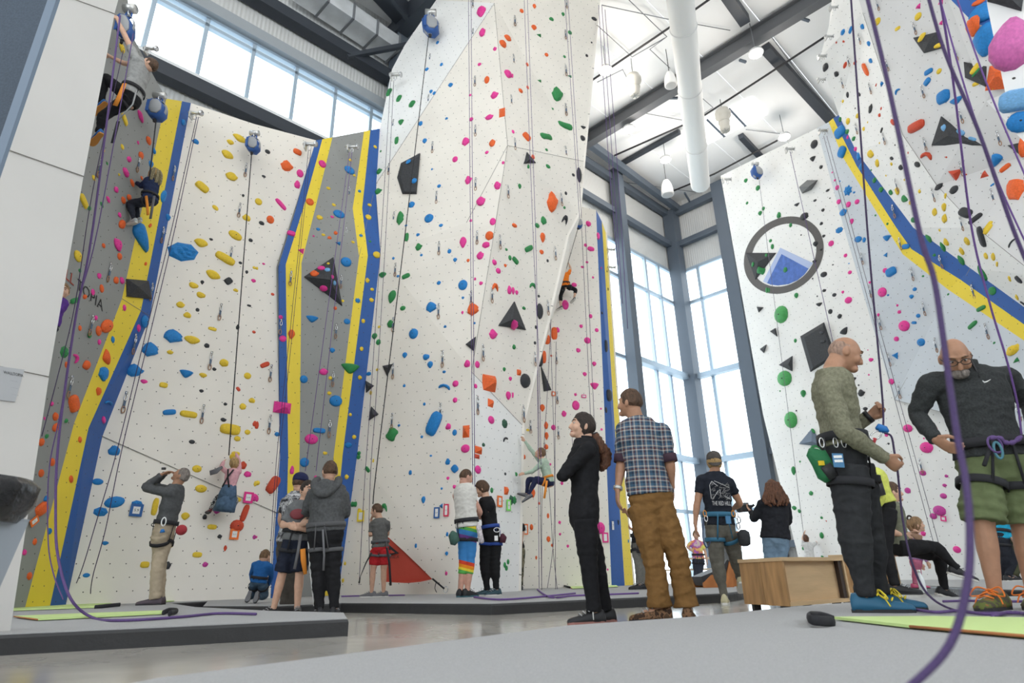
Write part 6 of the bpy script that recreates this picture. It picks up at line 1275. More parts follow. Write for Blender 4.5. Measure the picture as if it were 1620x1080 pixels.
# ---- 3 woman in black
BKJ = cloth('black_jacket', (.013, .013, .015), .2, 30); BKT = cloth('black_trousers', (.011, .011, .013), .2, 30)
j = person('woman in black jacket with a long dark ponytail and folded arms', 5.33, 1.69, dict(hd=(922, 675), nk=(926, 702), pv=(924, 815), sl=(920, 708, .17), el=(890, 752, .16), wl=(905, 746, .08), fl=(915, 742, .05), sr=(930, 712, -.17), er=(889, 753, -.14), wr=(901, 748, .04), fr=(908, 744, .1), hl=(923, 822, .08), hr=(926, 822, -.08), kl=(944, 888, .09), kr=(931, 889, -.07), al=(957, 965, .12), ar=(940, 968, -.07), tl=(912, 980, .1), tr=(900, 984, -.12)),
    -88, (-84, 14), g=.0, skin='light', hair='dark', hstyle='long', top=BKJ, bottom=BKT, cuff=.062, loose=.012, shoe=(SHB, mat('sole_maroon', (.30, .14, .12), .6)), face=True, v=.0105, vb=.0075, hem=-.16, bw=.97, tw=.92, top_off=.02)
hp, e = j['hp'], j['e']; t0 = hp(0, -.105, -.035); pn = [t0, P(946, 702, 5.35), P(955, 718, 5.38), P(957, 732, 5.36), P(949, 741, 5.33)]
pq_ = catmull(pn, 5); MB().loft(pq_, [.03+.028*sin(min(1, i/(len(pq_)-1)*1.15)*pi)+.008*(i % 2) for i in range(len(pq_))], n=14, wob=.35).build('ponytail', HAIR['auburn'], e)
MB().torus(t0, pn[1]-t0, (0, 0, 1), .027, .027, .008).build('hair_tie', BLK, e)
MB().ring(j['nk']+V3((0, 0, .005)), j['up'], j['tl_'], .058, .055, .03, .01).build('collar', BKJ, e)
MB().loft([P(938, 968, 5.17), P(939, 980, 5.15)], [(.006, .004)]*2, n=6).build('shoe_stripe', SOLEW, e)
# ---- 4 man in plaid shirt
BRN = cloth('brown_canvas', (.20, .105, .035), .12, 20, .5)
j = person('man in blue plaid shirt and brown canvas trousers seen from behind', 5.33, 1.86, dict(hd=(997, 638), nk=(1009, 670), pv=(1030, 790), sl=(987, 680, .02), el=(983, 733, .02), wl=(977, 776, -.02), fl=(977, 808, -.02), sr=(1048, 682, -.02), er=(1060, 732, -.03), wr=(1063, 772, .06), hl=(1014, 800), hr=(1045, 800), kl=(1035, 886, -.02), kr=(1073, 884, -.01), al=(1043, 955), ar=(1086, 953), tl=(1010, 975, .03), tr=(1092, 974, .3)),
    -168, (-130, 8), g=.0, skin='tan', hair='brown', hstyle='short', top=PLAID, sleeve='elbow', bottom=BRN, cuff=.082, loose=.022, shoe=(cl_nodes('hiking_shoe', camo([(0, (.05, .03, .02)), (.45, (.20, .11, .06)), (.55, (.10, .06, .035))], 22)), SHB), shoe_h=.1, v=.0095, vb=.0075, hem=.06, rise=.12, tw=1.06, wob=.15, top_off=.024)
e = j['e']
for k in 'lr': a, b = j['s'+k], j['e'+k]; MB().ring(a.lerp(b, .86), b-a, (0, 0, 1) if abs((b-a).normalized().z) < .9 else (1, 0, 0), .058, .058, .07, .01).build('rolled_cuff', cloth('dark_cuff', (.06, .035, .05)), e)
MB().ring(j['wl'].lerp(j['el'], .1), j['wl']-j['el'], (1, 0, 0), .033, .03, .028, .006).build('watch', mat('watch_silver', (.6, .6, .58), .35, .6), e)
MB().ring(j['nk']+V3((0, 0, -.01)), j['up'], j['tl_'], .07, .065, .045, .014).build('collar', PLAID, e)
# ---- 5 person belaying behind the plaid man
j = person('belayer in dark top and grey trousers mostly hidden behind the plaid man', 11.6, 1.74, dict(hd=(1012, 796), nk=(1012, 808), pv=(1012, 858), el=(995, 815, -.1), wl=(990, 809, -.2), er=(1003, 838, -.1), wr=(998, 836, -.25), kl=(1011, 894), kr=(1019, 894), al=(1011, 926), ar=(1020, 926)), -60, skin='tan', hair='dark', top=cloth('black_tee', (.02, .02, .022)), sleeve='short', bottom=cloth('grey_trousers', (.15, .145, .13)), shoe=SHB, harness=BWB, v=.018)
# ---- 6 man in cap
NVT = cloth('navy_tee', (.016, .019, .028), .15, 20); GRT = cloth('grey_brown_trousers', (.125, .118, .10), .15, 20)
j = person('man in backward grey cap and printed black t-shirt by the bench', 7.95, 1.82, dict(hd=(1130, 731), nk=(1131, 752), pv=(1139, 832), sl=(1110, 760), el=(1102, 800), wl=(1100, 829), fl=(1102, 845), sr=(1153, 763), er=(1171, 796, .05), wr=(1158, 806, .28), hl=(1130, 840), hr=(1150, 840), kl=(1134, 886), kr=(1163, 876, .12), al=(1145, 938), ar=(1170, 916, .35, 1), tl=(1147, 945, .25), tr=(1170, 930, .6)),
    178, (170, 5), g=.0, skin='tan', hair='blond', hstyle='bob', top=NVT, sleeve='short', bottom=GRT, cuff=.045, loose=.016, shoe=(mat('shoe_cream', (.55, .50, .32), .7), SOLEW), harness=mat('harness_blue', (.03, .13, .22), .7), v=.012, vb=.009, hem=.0, rise=.15, tw=1.02)
cap_on(j, cloth('grey_cap', (.085, .075, .07)), back=True)
hz_ = j['harness'] if 'harness' in j else None
e = j['e']; PRW = mat('print_white', (.55, .55, .56), .7); PRG = mat('print_grey', (.20, .20, .205), .7)
def bk_pt(u, v): return j['tp'](.62+v)-j['f']*(.128*j['s']+.02)+j['tl_']*u
pq2 = MB(); pq3 = MB(); random.seed(3)
for i in range(90):
    a = V3((random.uniform(-.115, .115), random.uniform(-.17, .12), 0)); th = random.choice((.9, .9, 2.5, 2.4, .2)); ln = random.uniform(.02, .07); b = a+V3((cos(th), sin(th), 0))*ln; b.x = max(-.12, min(.12, b.x)); b.y = min(.16, b.y)
    pq3.loft([bk_pt(a.x, a.y)-j['f']*.003, bk_pt((a.x+b.x)/2, (a.y+b.y)/2)-j['f']*.005, bk_pt(b.x, b.y)-j['f']*.003], [.0028]*3, n=4)
pq3.build('back_print', PRG, e)
for u, v, u2, v2 in ((-.12, .10, -.09, .17), (-.09, .17, -.02, .08), (-.06, .18, .03, .12), (.03, .12, .12, .05), (-.12, .10, -.115, -.15), (-.02, .0, -.10, -.16), (.0, .02, .0, -.1), (.05, -.1, .12, -.16)): pq2.loft([bk_pt(u, v)-j['f']*.005, bk_pt(u2, v2)-j['f']*.005], [.0038]*2, n=4)
pq2.build('back_print', PRW, e)
text_on('THE RED HILL', lambda u, v: bk_pt(u*.036, -.235+v*.11)-j['f']*.012, PRW, e, 'back_lettering')
for x, y, m_ in ((1115, 812, mat('carabiner_orange', (.6, .25, .04), .4, .5)), (1117, 820, CHR), (1165, 815, CHR), (1169, 822, BLK), (1160, 812, mat('carabiner_orange', (.6, .25, .04), .4, .5)), (1168, 832, BLK)): MB().torus(P(x, y, 7.7), (.3, 1, 0), (1, 0, 0), .018, .035, .006).build('gear_carabiner', m_, e)
MB().box(P(1152, 822, 7.72), (.06, .02, .09)).build('belay_card', mat('card_blue', (.06, .19, .36), .5), e, smooth=False)
cbp = P(1177, 850, 7.8); MB().loft([cbp+V3((0, 0, .09)), cbp+V3((0, 0, .06)), cbp, cbp-V3((0, 0, .08)), cbp-V3((0, 0, .1))], [.03, .07, .075, .065, .03], n=12).build('chalk_bag', cloth('dark_bag', (.04, .042, .045)), e)
MB().loft(catmull([P(1113, 820, 7.75), P(1112, 850, 7.75), P(1118, 866, 7.75), P(1124, 856, 7.75)], 5), [.008]*16, n=6).build('cord', mat('cord_navy', (.03, .05, .11), .7), e)
# ---- 7 woman with curly hair and a camera
JN = cloth('jeans', (.16, .24, .33), .2, 12); BKS = cloth('black_sweatshirt', (.018, .019, .024), .2, 20)
j = person('woman with long curly brown hair holding a camera behind the bench', 9.3, 1.70, dict(hd=(1222, 772), nk=(1224, 789), pv=(1227, 852), sl=(1205, 797, .0), el=(1193, 822, .12), wl=(1188, 809, .34), fl=(1183, 803, .4), sr=(1243, 797), er=(1248, 826, .05), wr=(1225, 815, .36), kl=(1220, 895), kr=(1234, 895), al=(1220, 945), ar=(1234, 945)), 168, (165, -8), g=.0, skin='fair', hair='auburn', hstyle='long', top=BKS, bottom=JN, shoe=SHB, v=.014, hem=.0, bw=1.12, tw=1.0, top_off=.035, rise=.1)
e, hp = j['e'], j['hp']; cq = MB(); random.seed(5)
for i in range(26):
    a = random.uniform(-1, 1); p0 = hp(.07*a, -.06-.04*(1-abs(a)), .06); p1 = hp(.11*a, -.11, -.06); p2 = hp(.15*a+random.uniform(-.03, .03), -.12, -.16-random.uniform(0, .05)); p3 = p2+V3((random.uniform(-.04, .04), -.02, -.08)); q = catmull([p0, p1, p2, p3], 4); cq.loft(q, [.022*(1-.5*k/len(q))+.006*(k % 2) for k in range(len(q))], n=6, wob=.3)
cq.build('curls', HAIR['auburn'], e)
cm_ = empty('camera', P(1180, 804, 9.75), 'black camera held up by the curly-haired woman', 'camera'); c = cm_.location
MB().box(c, (.15, .1, .1)).build('body', BLK, cm_, smooth=False); MB().loft([c+V3((-.02, .04, 0)), c+V3((-.05, .16, .0))], [.045, .05], n=14).build('lens', BLK, cm_); MB().box(c+V3((.01, 0, .065)), (.07, .06, .04)).build('viewfinder', SHG, cm_, smooth=False); MB().loft([c+V3((.07, 0, .02)), c+V3((.13, -.02, .05))], [.018, .02], n=8).build('eyecup', BLK, cm_)
# ---- 8 tie-dye kid
j = person('kid in tie-dye t-shirt with hand on hip near the windows', 15.4, 1.36, dict(hd=(1101, 846), nk=(1102, 856), pv=(1105, 883), el=(1087, 865), wl=(1099, 874), kl=(1101, 902), kr=(1108, 902), al=(1101, 921), ar=(1109, 921)), 0, skin='light', hair='sandy', top=TIEDYE, sleeve='short', bottom=cloth('dark_denim', (.035, .04, .055)), shoe=SHG, harness=BWB, v=.018, face=True)
# ---- 9 girl climbing on the logo wall
hY = hit(1279, 865)[0].y
j = person('small girl in white t-shirt climbing behind the bench', hY-.35, 1.2, dict(hd=(1275, 852), nk=(1278, 859), pv=(1281, 882), el=(1270, 850, .1), wl=(1273, 841, .22), er=(1292, 857, .08), wr=(1299, 848, .22), kl=(1275, 893, .12), kr=(1289, 890, .15), al=(1277, 906), ar=(1288, 904)), 165, (150, 25), g=None, skin='light', hair='auburn', hstyle='long', top=cloth('white_tee', (.62, .62, .62)), sleeve='short', bottom=cloth('flower_leggings', (.30, .10, .22), .6, 40), shoe=SHG, v=.016)
# ---- 10 woman in yellow top, bending behind the bald man
j = person('woman in yellow-green top and black leggings leaning behind the bald man', 6.7, 1.68, dict(hd=(1358, 738, .1), nk=(1376, 748), pv=(1396, 800), sl=(1382, 758, -.14), el=(1392, 788, -.18), wl=(1378, 812, -.1), sr=(1374, 758, .12), er=(1350, 790, .15), wr=(1345, 815, .1), kl=(1401, 872, -.05), kr=(1372, 872, .1), al=(1418, 933, -.05), ar=(1365, 933, .1), tl=(1434, 940, -.1), tr=(1385, 938, .05)), 80, (-70, -20), skin='light', hair='brown', hstyle='long', top=cloth('yellow_green_top', (.62, .66, .14)), bottom=cloth('black_leggings', (.015, .015, .017)), cuff=.05, loose=.006, shoe=SHB, v=.011, vb=.009, hem=.06, rise=.3, top_off=.03)
MB().loft([P(1384, 768, 6.5), P(1386, 764, 6.45), P(1391, 780, 6.45), P(1384, 784, 6.5)], [.02, .06, .06, .02], n=12).build('waist_pouch', BLK, j['e'])
# ---- 11 seated woman
j = person('woman in olive t-shirt sitting cross-legged on the far bench', 7.55, 1.68, dict(hd=(1411, 779), nk=(1409, 800), pv=(1420, 864), sl=(1404, 808, -.15), el=(1408, 840, -.18), wl=(1430, 847, -.12), fl=(1439, 852, -.1), sr=(1414, 806, .16), er=(1420, 838, .2), wr=(1440, 845, .1), hl=(1421, 866, -.09), hr=(1424, 864, .08), kl=(1479, 864, -.1), kr=(1486, 879, .08), al=(1514, 899, -.12, 1), ar=(1494, 932, .1, 1), tl=(1545, 908, -.15), tr=(1515, 938, .1)), 88, (82, 4), g=.11, skin='light', hair='brown', hstyle='short', top=cloth('olive_grey_tee', (.17, .18, .13)), sleeve='short', bottom=cloth('black_leggings', (.015, .015, .017)), cuff=.045, loose=.012, shoe=(SHB, SOLEW), v=.011, vb=.009, face=True, hem=.02, rise=.2)
MB().ball(j['hp'](0, -.1, .05), (.035, .035, .035)).build('hair_bun', HAIR['brown'], j['e'])
# ---- 12 little girl in lilac
j = person('little girl in lilac top with pinned light brown hair', 8.4, 1.02, dict(hd=(1450, 830), nk=(1448, 847), pv=(1449, 884), kl=(1449, 908), kr=(1452, 908), al=(1449, 930), ar=(1453, 930)), 75, (80, 4), skin='light', hair='light', hstyle='long', top=cloth('lilac_top', (.46, .27, .55)), bottom=cloth('pink_leggings', (.5, .15, .25)), shoe=mat('pink_shoe', (.5, .08, .18), .6), v=.012, face=True)
MB().torus(j['hp'](0, -.07, .11), (0, 1, 0), (1, 0, 0), .03, .03, .012).build('hair_clip', HAIR['dark'], j['e']); MB().loft([j['hp'](0, -.09, .08), j['hp'](0, -.12, .0), j['hp'](.01, -.1, -.1)], [.03, .035, .015], n=8, wob=.3).build('ponytail', HAIR['light'], j['e'])
# ---- 13 blue shirt, 14 grey camo shirt (far right)
j = person('climber in turquoise shirt and dark trousers seen between the legs', 11.3, 1.66, dict(hd=(1579, 786), nk=(1580, 803), pv=(1585, 850), el=(1590, 835, -.05), wl=(1600, 851, -.15), er=(1597, 830), wr=(1606, 850, -.1), kl=(1590, 884, -.05), kr=(1602, 886), al=(1590, 915, .1), ar=(1598, 921, -.05), tr=(1608, 925, -.05), tl=(1596, 920, .1)), 60, skin='fair', hair='brown', top=cloth('turquoise_shirt', (.02, .32, .50)), bottom=cloth('dark_navy_trousers', (.02, .022, .03)), shoe=(SHB, SOLEW), harness=BWB, v=.015)
j = person('person in pale camo t-shirt at the far right behind the legs', 11.6, 1.7, dict(hd=(1600, 790), nk=(1604, 804), pv=(1613, 853), sl=(1597, 812), el=(1598, 830, -.1), wl=(1610, 835, -.2), kl=(1616, 885), kr=(1625, 880), al=(1607, 918), ar=(1628, 918), tl=(1600, 922)), -40, skin='fair', hair='brown', top=cloth('pale_camo', (.42, .42, .42), .4, 12), sleeve='short', bottom=cloth('olive_trousers', (.085, .09, .05)), shoe=SHB, v=.016)
# ---- 15 man at left with hands to his eyes
GRS = cloth('grey_sweater', (.085, .088, .092), .15, 30); KHK = cloth('khaki_trousers', (.42, .345, .25), .1, 14, .5)
j = person('man in grey sweater and khaki trousers looking up with hands at his eyes', 8.85, 1.76, dict(hd=(287, 753), nk=(278, 771), pv=(259, 842), sl=(268, 780, -.14), el=(228, 771, -.15), wl=(256, 750, -.1), fl=(270, 744, -.06), sr=(276, 778, .16), er=(240, 768, .25), wr=(262, 748, .1), fr=(274, 745, .06), kl=(249, 896, -.06), kr=(253, 896, .1), al=(247, 942, -.06), ar=(252, 942, .1), tl=(218, 953, -.1), tr=(225, 952, .1)), -90, (-90, 38), skin='tan', hair='grey', hstyle='buzz', top=GRS, bottom=KHK, cuff=.075, loose=.02, shoe=(mat('shoe_plum', (.09, .07, .085), .7), SHB), shoe_h=.07, harness=BWB, v=.013, vb=.0095, hem=.16, rise=.3)
e = j['e']; MB().ball(P(287, 838, 8.75), (.075, .06, .07)).build('chalk_bag', mat('red_bag', (.36, .03, .04), .7, bump=.3), e); MB().torus(P(259, 825, 8.6), (0, 1, 0), (1, 0, 0), .03, .055, .008).build('gear_carabiner', PAPER, e); MB().loft([P(257, 837, 8.6), P(257, 842, 8.6)], [.02, .035], n=8).build('belay_device', mat('device_bright_blue', (.02, .17, .50), .4), e)
MB().box(P(259, 741, 8.7), (.05, .03, .03)).build('binoculars', BLK, e, smooth=False)
# ---- 16 girl in pink on the white wall
gY = hit(362, 760)[0].y
DEN = cloth('denim_ruffle', (.075, .125, .20), .25, 20); PNK = cloth('pink_top', (.66, .36, .40), .15, 30)
j = person('small girl in pink top and denim skirt climbing the left white wall', gY-.42, 1.12, dict(hd=(371, 733), nk=(369, 744), pv=(361, 779), sl=(357, 745), el=(350, 739, .1), wl=(354, 730, .28), sr=(378, 746), er=(378, 732, .1), wr=(374, 718, .3), kl=(344, 788, .12), kr=(373, 792, .18), al=(333, 806, .05), ar=(366, 803, .2), tl=(327, 808, .2), tr=(366, 806, .34)), 172, (178, 25), g=None, skin='light', hair='blond', hstyle='long', top=PNK, bottom=cl_nodes('patterned_leggings', camo([(0, (.03, .03, .035)), (.5, (.6, .6, .6)), (.58, (.04, .04, .045))], 30)), shoe=mat('shoe_dark_red', (.13, .03, .035), .6), v=.0115, rise=.1)
e = j['e']; pv = j['pv']; pu = j['up']; sk_ = MB()
for a, b, r0, r1 in ((.12, -.12, .105, .15), (-.06, -.3, .14, .17)): sk_.loft([pv+pu*a, pv+pu*(a+b)/2, pv+pu*b], [(r0, r0*.85), ((r0+r1)/2*1.04, r1*.85), (r1, r1*.88)], n=26, wob=.25, side=j['tl_'])
sk_.build('denim_skirt', DEN, e); hq = MB()
for q in (-1, 1): hq.loft([j['tp'](.2)-j['f']*.105+j['tl_']*q*.06, j['tp'](.62)-j['f']*.11, j['tp'](.95)-j['f']*.075-j['tl_']*q*.05], [(.014, .005)]*3, n=6, side=j['tl_'])
hq.build('chest_harness', BWB, e); MB().loft([P(352, 738, gY-.5), P(342, 745, gY-.5), P(332, 748, gY-.5)], [(.02, .006), (.045, .006), (.04, .006)], n=8, side=(0, 0, 1)).build('webbing_end', SHG, e)
# ---- 17 kneeling boy in blue
j = person('little boy in blue shirt kneeling on the mat with back turned', 8.7, 1.08, dict(hd=(419, 881), nk=(416, 890), pv=(409, 920), el=(398, 908, .1), wl=(400, 925, .25), er=(429, 910, .1), wr=(425, 926, .25), hl=(403, 922), hr=(415, 923), kl=(399, 941, .16), kr=(419, 942, .16), al=(394, 944, -.12, 1), ar=(408, 945, -.12, 1), tl=(391, 953, -.2), tr=(406, 954, -.2)), 175, (170, -10), skin='fair', hair='sandy', hstyle='buzz', top=cloth('blue_tee', (.02, .11, .32)), bottom=cloth('blue_jeans', (.055, .09, .13), .2, 14), shoe=(SHB, SHG), v=.0115, harness=BWB)
# ---- 18 man in navy cap and camo shirt
j = person('man in navy cap and grey camo shirt behind the boys', 8.0, 1.80, dict(hd=(475, 765), nk=(473, 783), pv=(462, 858), sl=(452, 795), el=(444, 822), wl=(452, 845, .15), sr=(492, 795), er=(495, 825), wr=(490, 845, .1), kl=(453, 905), kr=(468, 905), al=(451, 953), ar=(466, 953), tl=(444, 958, .1), tr=(462, 958, .2)), 170, (165, -5), g=.0, skin='fair', hair='brown', hstyle='short', top=CAMO, sleeve='short', bottom=cloth('brown_jeans', (.075, .065, .055), .2, 10), shoe=SHB, v=.013, hem=0, bw=1.1)
cap_on(j, cloth('navy_cap', (.02, .025, .075)))
# ---- 19 boy with folded arms
j = person('boy in grey t-shirt and navy shorts with folded arms beside the hoodie', 7.55, 1.60, dict(hd=(486, 776), nk=(480, 797), pv=(469, 852), sl=(461, 806), el=(447, 832, -.05), wl=(477, 829, -.2), fl=(487, 826, -.2), sr=(492, 808), er=(497, 838, -.05), wr=(468, 836, -.22), fr=(458, 832, -.2), hl=(460, 858), hr=(476, 858), kl=(447, 905), kr=(474, 908), al=(434, 950), ar=(471, 950), tl=(424, 960, -.05), tr=(474, 962, -.2)), 12, (48, 0), g=.0, skin='light', hair='dark', hstyle='short', top=cloth('grey_tee', (.16, .165, .17)), sleeve='short', bottom=cloth('navy_shorts', (.018, .022, .038)), legs='shorts', loose=.022, shoe=(SHB, SHG), harness=BWB, face=True, v=.012, vb=.0095)
e = j['e']; MB().loft([P(479, 868, 7.3), P(480, 885, 7.3), P(483, 908, 7.3)], [(.03, .008), (.032, .008), (.02, .008)], n=8, side=(1, 0, 0)).build('webbing', mat('orange_webbing', (.75, .26, .03), .7), e)
ip = j['tp'](.62)+j['f']*.125+V3((-.03, 0, 0)); MB().ball(ip, (.09, .02, .06)).build('shirt_print', mat('print_maroon', (.22, .05, .06), .8), e)
MB().loft([P(476, 845, 7.35), P(472, 870, 7.3), P(466, 900, 7.3)], [(.018, .006)]*3, n=6, side=(1, 0, 0)).build('strap', SHG, e)
# ---- 20 boy in grey hoodie
HOO = cloth('grey_hoodie', (.085, .087, .09), .2, 40); BTR = cloth('black_track_trousers', (.014, .014, .016))
j = person('boy in dark grey hoodie and black track trousers seen from behind', 7.2, 1.63, dict(hd=(522, 746), nk=(519, 767), pv=(515, 848), sl=(494, 781), el=(483, 809, .06), wl=(494, 815, .25), sr=(543, 783), er=(549, 812, .08), wr=(535, 818, .25), hl=(504, 856), hr=(526, 856), kl=(504, 905), kr=(527, 903), al=(506, 956), ar=(529, 956), tl=(500, 966, .2), tr=(535, 964, .2)), 172, (-150, 0), g=.0, skin='fair', hair='brown', hstyle='short', top=HOO, bottom=BTR, cuff=.055, loose=.02, shoe=(SHB, SHG), harness=mat('harness_grey', (.09, .09, .095), .7), v=.0115, vb=.009, hem=.08, bw=1.18, tw=1.12, top_off=.026, wob=.14, hs=1.05)
e = j['e']; nk = j['nk']; q = MB(); hd_ = catmull([nk+V3((-.12, .0, .03)), nk+V3((-.13, -.10, -.05)), nk+V3((-.05, -.15, -.15)), nk+V3((.05, -.15, -.15)), nk+V3((.13, -.10, -.05)), nk+V3((.12, .0, .03))], 5); q.loft(hd_, [.045]*len(hd_), n=10, wob=.25); q.ball(nk+V3((0, -.11, -.07)), (.10, .05, .09)); o = q.build('hood', HOO, e); remesh(o, .013)
for k in 'l': H_, K_, A_ = j['h'+k], j['k'+k], j['a'+k]; MB().loft([H_+V3((-.115, 0, 0)), K_+V3((-.088, 0, 0)), A_+V3((-.06, 0, .03))], [(.008, .012)]*3, n=6, side=(1, 0, 0)).build('side_stripe', PAPER, e)
MB().loft([j['tp'](.1)-j['f']*.17+V3((.04, 0, 0)), j['tp'](-.35)-j['f']*.15+V3((.06, 0, 0)), j['tp'](-.6)-j['f']*.13+V3((.05, 0, 0))], [(.012, .004)]*3, n=6, side=(1, 0, 0)).build('strap', SHG, e)
# ---- 21 boy in red shorts
j = person('boy in grey t-shirt and red shorts facing the tower', 10.3, 1.42, dict(hd=(596, 808), nk=(601, 823), pv=(602, 866), sl=(590, 829, -.02), el=(586, 848, -.05), wl=(587, 828, .08), fl=(587, 818, .1), sr=(612, 828), er=(613, 846, .12), wr=(598, 838, .2), hl=(595, 870), hr=(609, 870), kl=(590, 902), kr=(607, 903), al=(588, 934), ar=(607, 934), tl=(574, 943), tr=(598, 943)), -140, (-110, 0), skin='fair', hair='brown', hstyle='short', top=cloth('grey_tee2', (.11, .108, .105)), sleeve='short', bottom=cloth('red_shorts', (.42, .02, .025)), legs='short_shorts', loose=.022, shoe=(SHG, SOLEW), harness=mat('harness_grey', (.09, .09, .095), .7), v=.012, vb=.0095, hem=.0)
e = j['e']; MB().loft([P(612, 866, 10.1), P(616, 890, 10.1), P(618, 926, 10.1)], [(.018, .006)]*3, n=6, side=(1, 0, 0)).build('strap', BWB, e); MB().loft([P(588, 874, 10.1), P(579, 890, 10.1), P(570, 912, 10.1), P(568, 922, 10.1)], [(.014, .006), (.01, .005), (.005, .004), (.014, .01)], n=6, side=(1, 0, 0)).build('strap', BWB, e)
# ---- 22 person in white tank and rainbow leggings
WTK = cloth('white_tank', (.66, .64, .60), .06, 20)
j = person('person in white tank top and rainbow striped leggings beside the tower', 9.25, 1.76, dict(hd=(737, 755), nk=(735, 770), pv=(739, 838), sl=(722, 784, .08), el=(728, 812, .2), wl=(750, 816, .3), sr=(745, 784, -.08), er=(760, 810, .02), wr=(752, 822, .22), fr=(760, 812, .3), hl=(734, 842), hr=(745, 842), kl=(733, 892), kr=(744, 892), al=(728, 937), ar=(739, 935), tl=(735, 946, .2), tr=(750, 944, .12)), 142, (128, -12), skin='pink', hair='brown', hstyle='buzz', top=WTK, sleeve='none', bottom=RAINB, legs='capri', cuff=.05, loose=.004, shoe=(SHB, mat('sole_teal', (.05, .13, .16), .6)), harness=BWB, v=.012, vb=.0095, hem=.05, rise=.3, top_off=.03)
e = j['e']; MB().loft([P(716, 842, 9.05), P(717, 846, 9.0), P(720, 858, 9.0), P(722, 860, 9.0)], [.03, .07, .07, .03], n=12).build('chalk_bag', cloth('green_grey_bag', (.06, .12, .10)), e)
MB().loft([P(756, 828, 9.0), P(757, 833, 9.0), P(762, 856, 9.0), P(763, 859, 9.0)], [.025, .036, .036, .02], n=12).build('water_bottle', mat('bottle_print', (.55, .50, .52), .4, var=.4, vscale=40), e)
MB().loft([j['sr'].lerp(j['er'], .15)+V3((.01, -.045, 0)), j['sr'].lerp(j['er'], .4)+V3((.012, -.04, 0))], [(.03, .012), (.025, .01)], n=8, side=(1, 0, 0)).build('tattoo', mat('tattoo_grey', (.20, .15, .13), .6, var=.5, vscale=60), e)
# ---- 23 youth in black t-shirt
j = person('youth in black t-shirt with blue harness facing the tank top', 9.65, 1.64, dict(hd=(763, 773), nk=(769, 790), pv=(777, 845), sl=(766, 796, .1), el=(757, 815, .05), wl=(752, 808, -.05), sr=(777, 799, -.1), er=(768, 816, -.1), wr=(758, 812, -.05), hl=(771, 850), hr=(783, 850), kl=(767, 893), kr=(783, 893), al=(771, 932), ar=(785, 933), tl=(759, 940, .0), tr=(772, 941, -.1)), -115, (-100, -15), skin='light', hair='brown', hstyle='bob', top=cloth('black_tee2', (.012, .012, .014)), sleeve='short', bottom=cloth('black_joggers', (.013, .013, .014)), cuff=.048, loose=.022, shoe=(mat('shoe_dark_teal', (.03, .07, .09), .6), SOLEW), harness=mat('harness_bright_blue', (.02, .06, .28), .7), v=.012, vb=.0095, hem=.1, rise=.25)
e = j['e']; MB().box(P(785, 851, 9.4), (.05, .02, .07)).build('belay_card', PAPER, e, smooth=False); MB().torus(P(786, 838, 9.4), (0, 1, 0), (1, 0, 0), .045, .03, .008).build('gear_carabiner', CHR, e); MB().loft([P(795, 846, 9.6), P(796, 850, 9.55), P(795, 858, 9.55)], [.03, .055, .04], n=10).build('chalk_bag', cloth('maroon_bag', (.09, .03, .045)), e)
# ---- 24 climber in orange
oY = hit(894, 450)[0].y
j = person('child in orange t-shirt climbing the wall behind the tower', oY-.38, 1.28, dict(hd=(888, 424, -.06), nk=(892, 434), pv=(894, 452), sl=(885, 433), el=(883, 425, .15), wl=(883, 416, .3), sr=(900, 432), er=(903, 425, .15), wr=(900, 417, .3), kl=(887, 468, .12), kr=(911, 458, .12), al=(887, 485, .1), ar=(908, 472, .12), tl=(881, 488, .2), tr=(903, 477, .25)), 178, (170, 20), g=None, skin='light', hair='blond', hstyle='long', top=cloth('orange_tee', (.80, .20, .02)), sleeve='short', bottom=cloth('black_capri', (.014, .014, .016)), legs='capri', cuff=.045, loose=.008, shoe=(SHG, SOLEW), harness=BWB, v=.016)
# ---- 25 child in sage top swinging on the auto-belay
j = person('child in sage green top and navy leggings hanging beside the tower', 12.2, 1.34, dict(hd=(855, 717), nk=(859, 728), pv=(869, 762), sl=(855, 730, .1), el=(840, 711, .1), wl=(830, 697, .08), fl=(825, 690, .08), sr=(858, 732, -.1), er=(843, 745, -.12), wr=(829, 749, -.12), fr=(824, 750, -.12), hl=(868, 764, .07), hr=(866, 764, -.07), kl=(836, 757, .1), kr=(848, 757, -.1), al=(833, 781, .1), ar=(836, 783, -.1), tl=(824, 778, .1), tr=(826, 789, -.1)), -90, (-90, 25), g=None, skin='fair', hair='sandy', hstyle='long', top=cloth('sage_top', (.40, .50, .40)), bottom=cloth('navy_leggings', (.022, .026, .065)), cuff=.04, loose=.008, shoe=SHG, harness=mat('orange_webbing', (.75, .26, .03), .7), v=.0135, vb=.011)
MB().loft([P(865, 760, 12.0), P(863, 775, 12.0), P(861, 788, 12.0)], [(.022, .008)]*3, n=6, side=(1, 0, 0)).build('webbing', mat('orange_webbing', (.75, .26, .03), .7), j['e'])
# ---- 26 person half hidden behind the tower corner
j = person('person in camo trousers half hidden behind the tower corner', 13.4, 1.72, dict(hd=(812, 818), nk=(813, 829), pv=(817, 867), el=(826, 842, -.05), er=(827, 842, -.05), wr=(823, 855, -.15), kl=(816, 898), kr=(823, 898), al=(816, 926), ar=(823, 926)), -20, skin='fair', hair='brown', top=cloth('black_tee', (.02, .02, .022)), sleeve='short', bottom=CAMOG, shoe=SHB, v=.018)
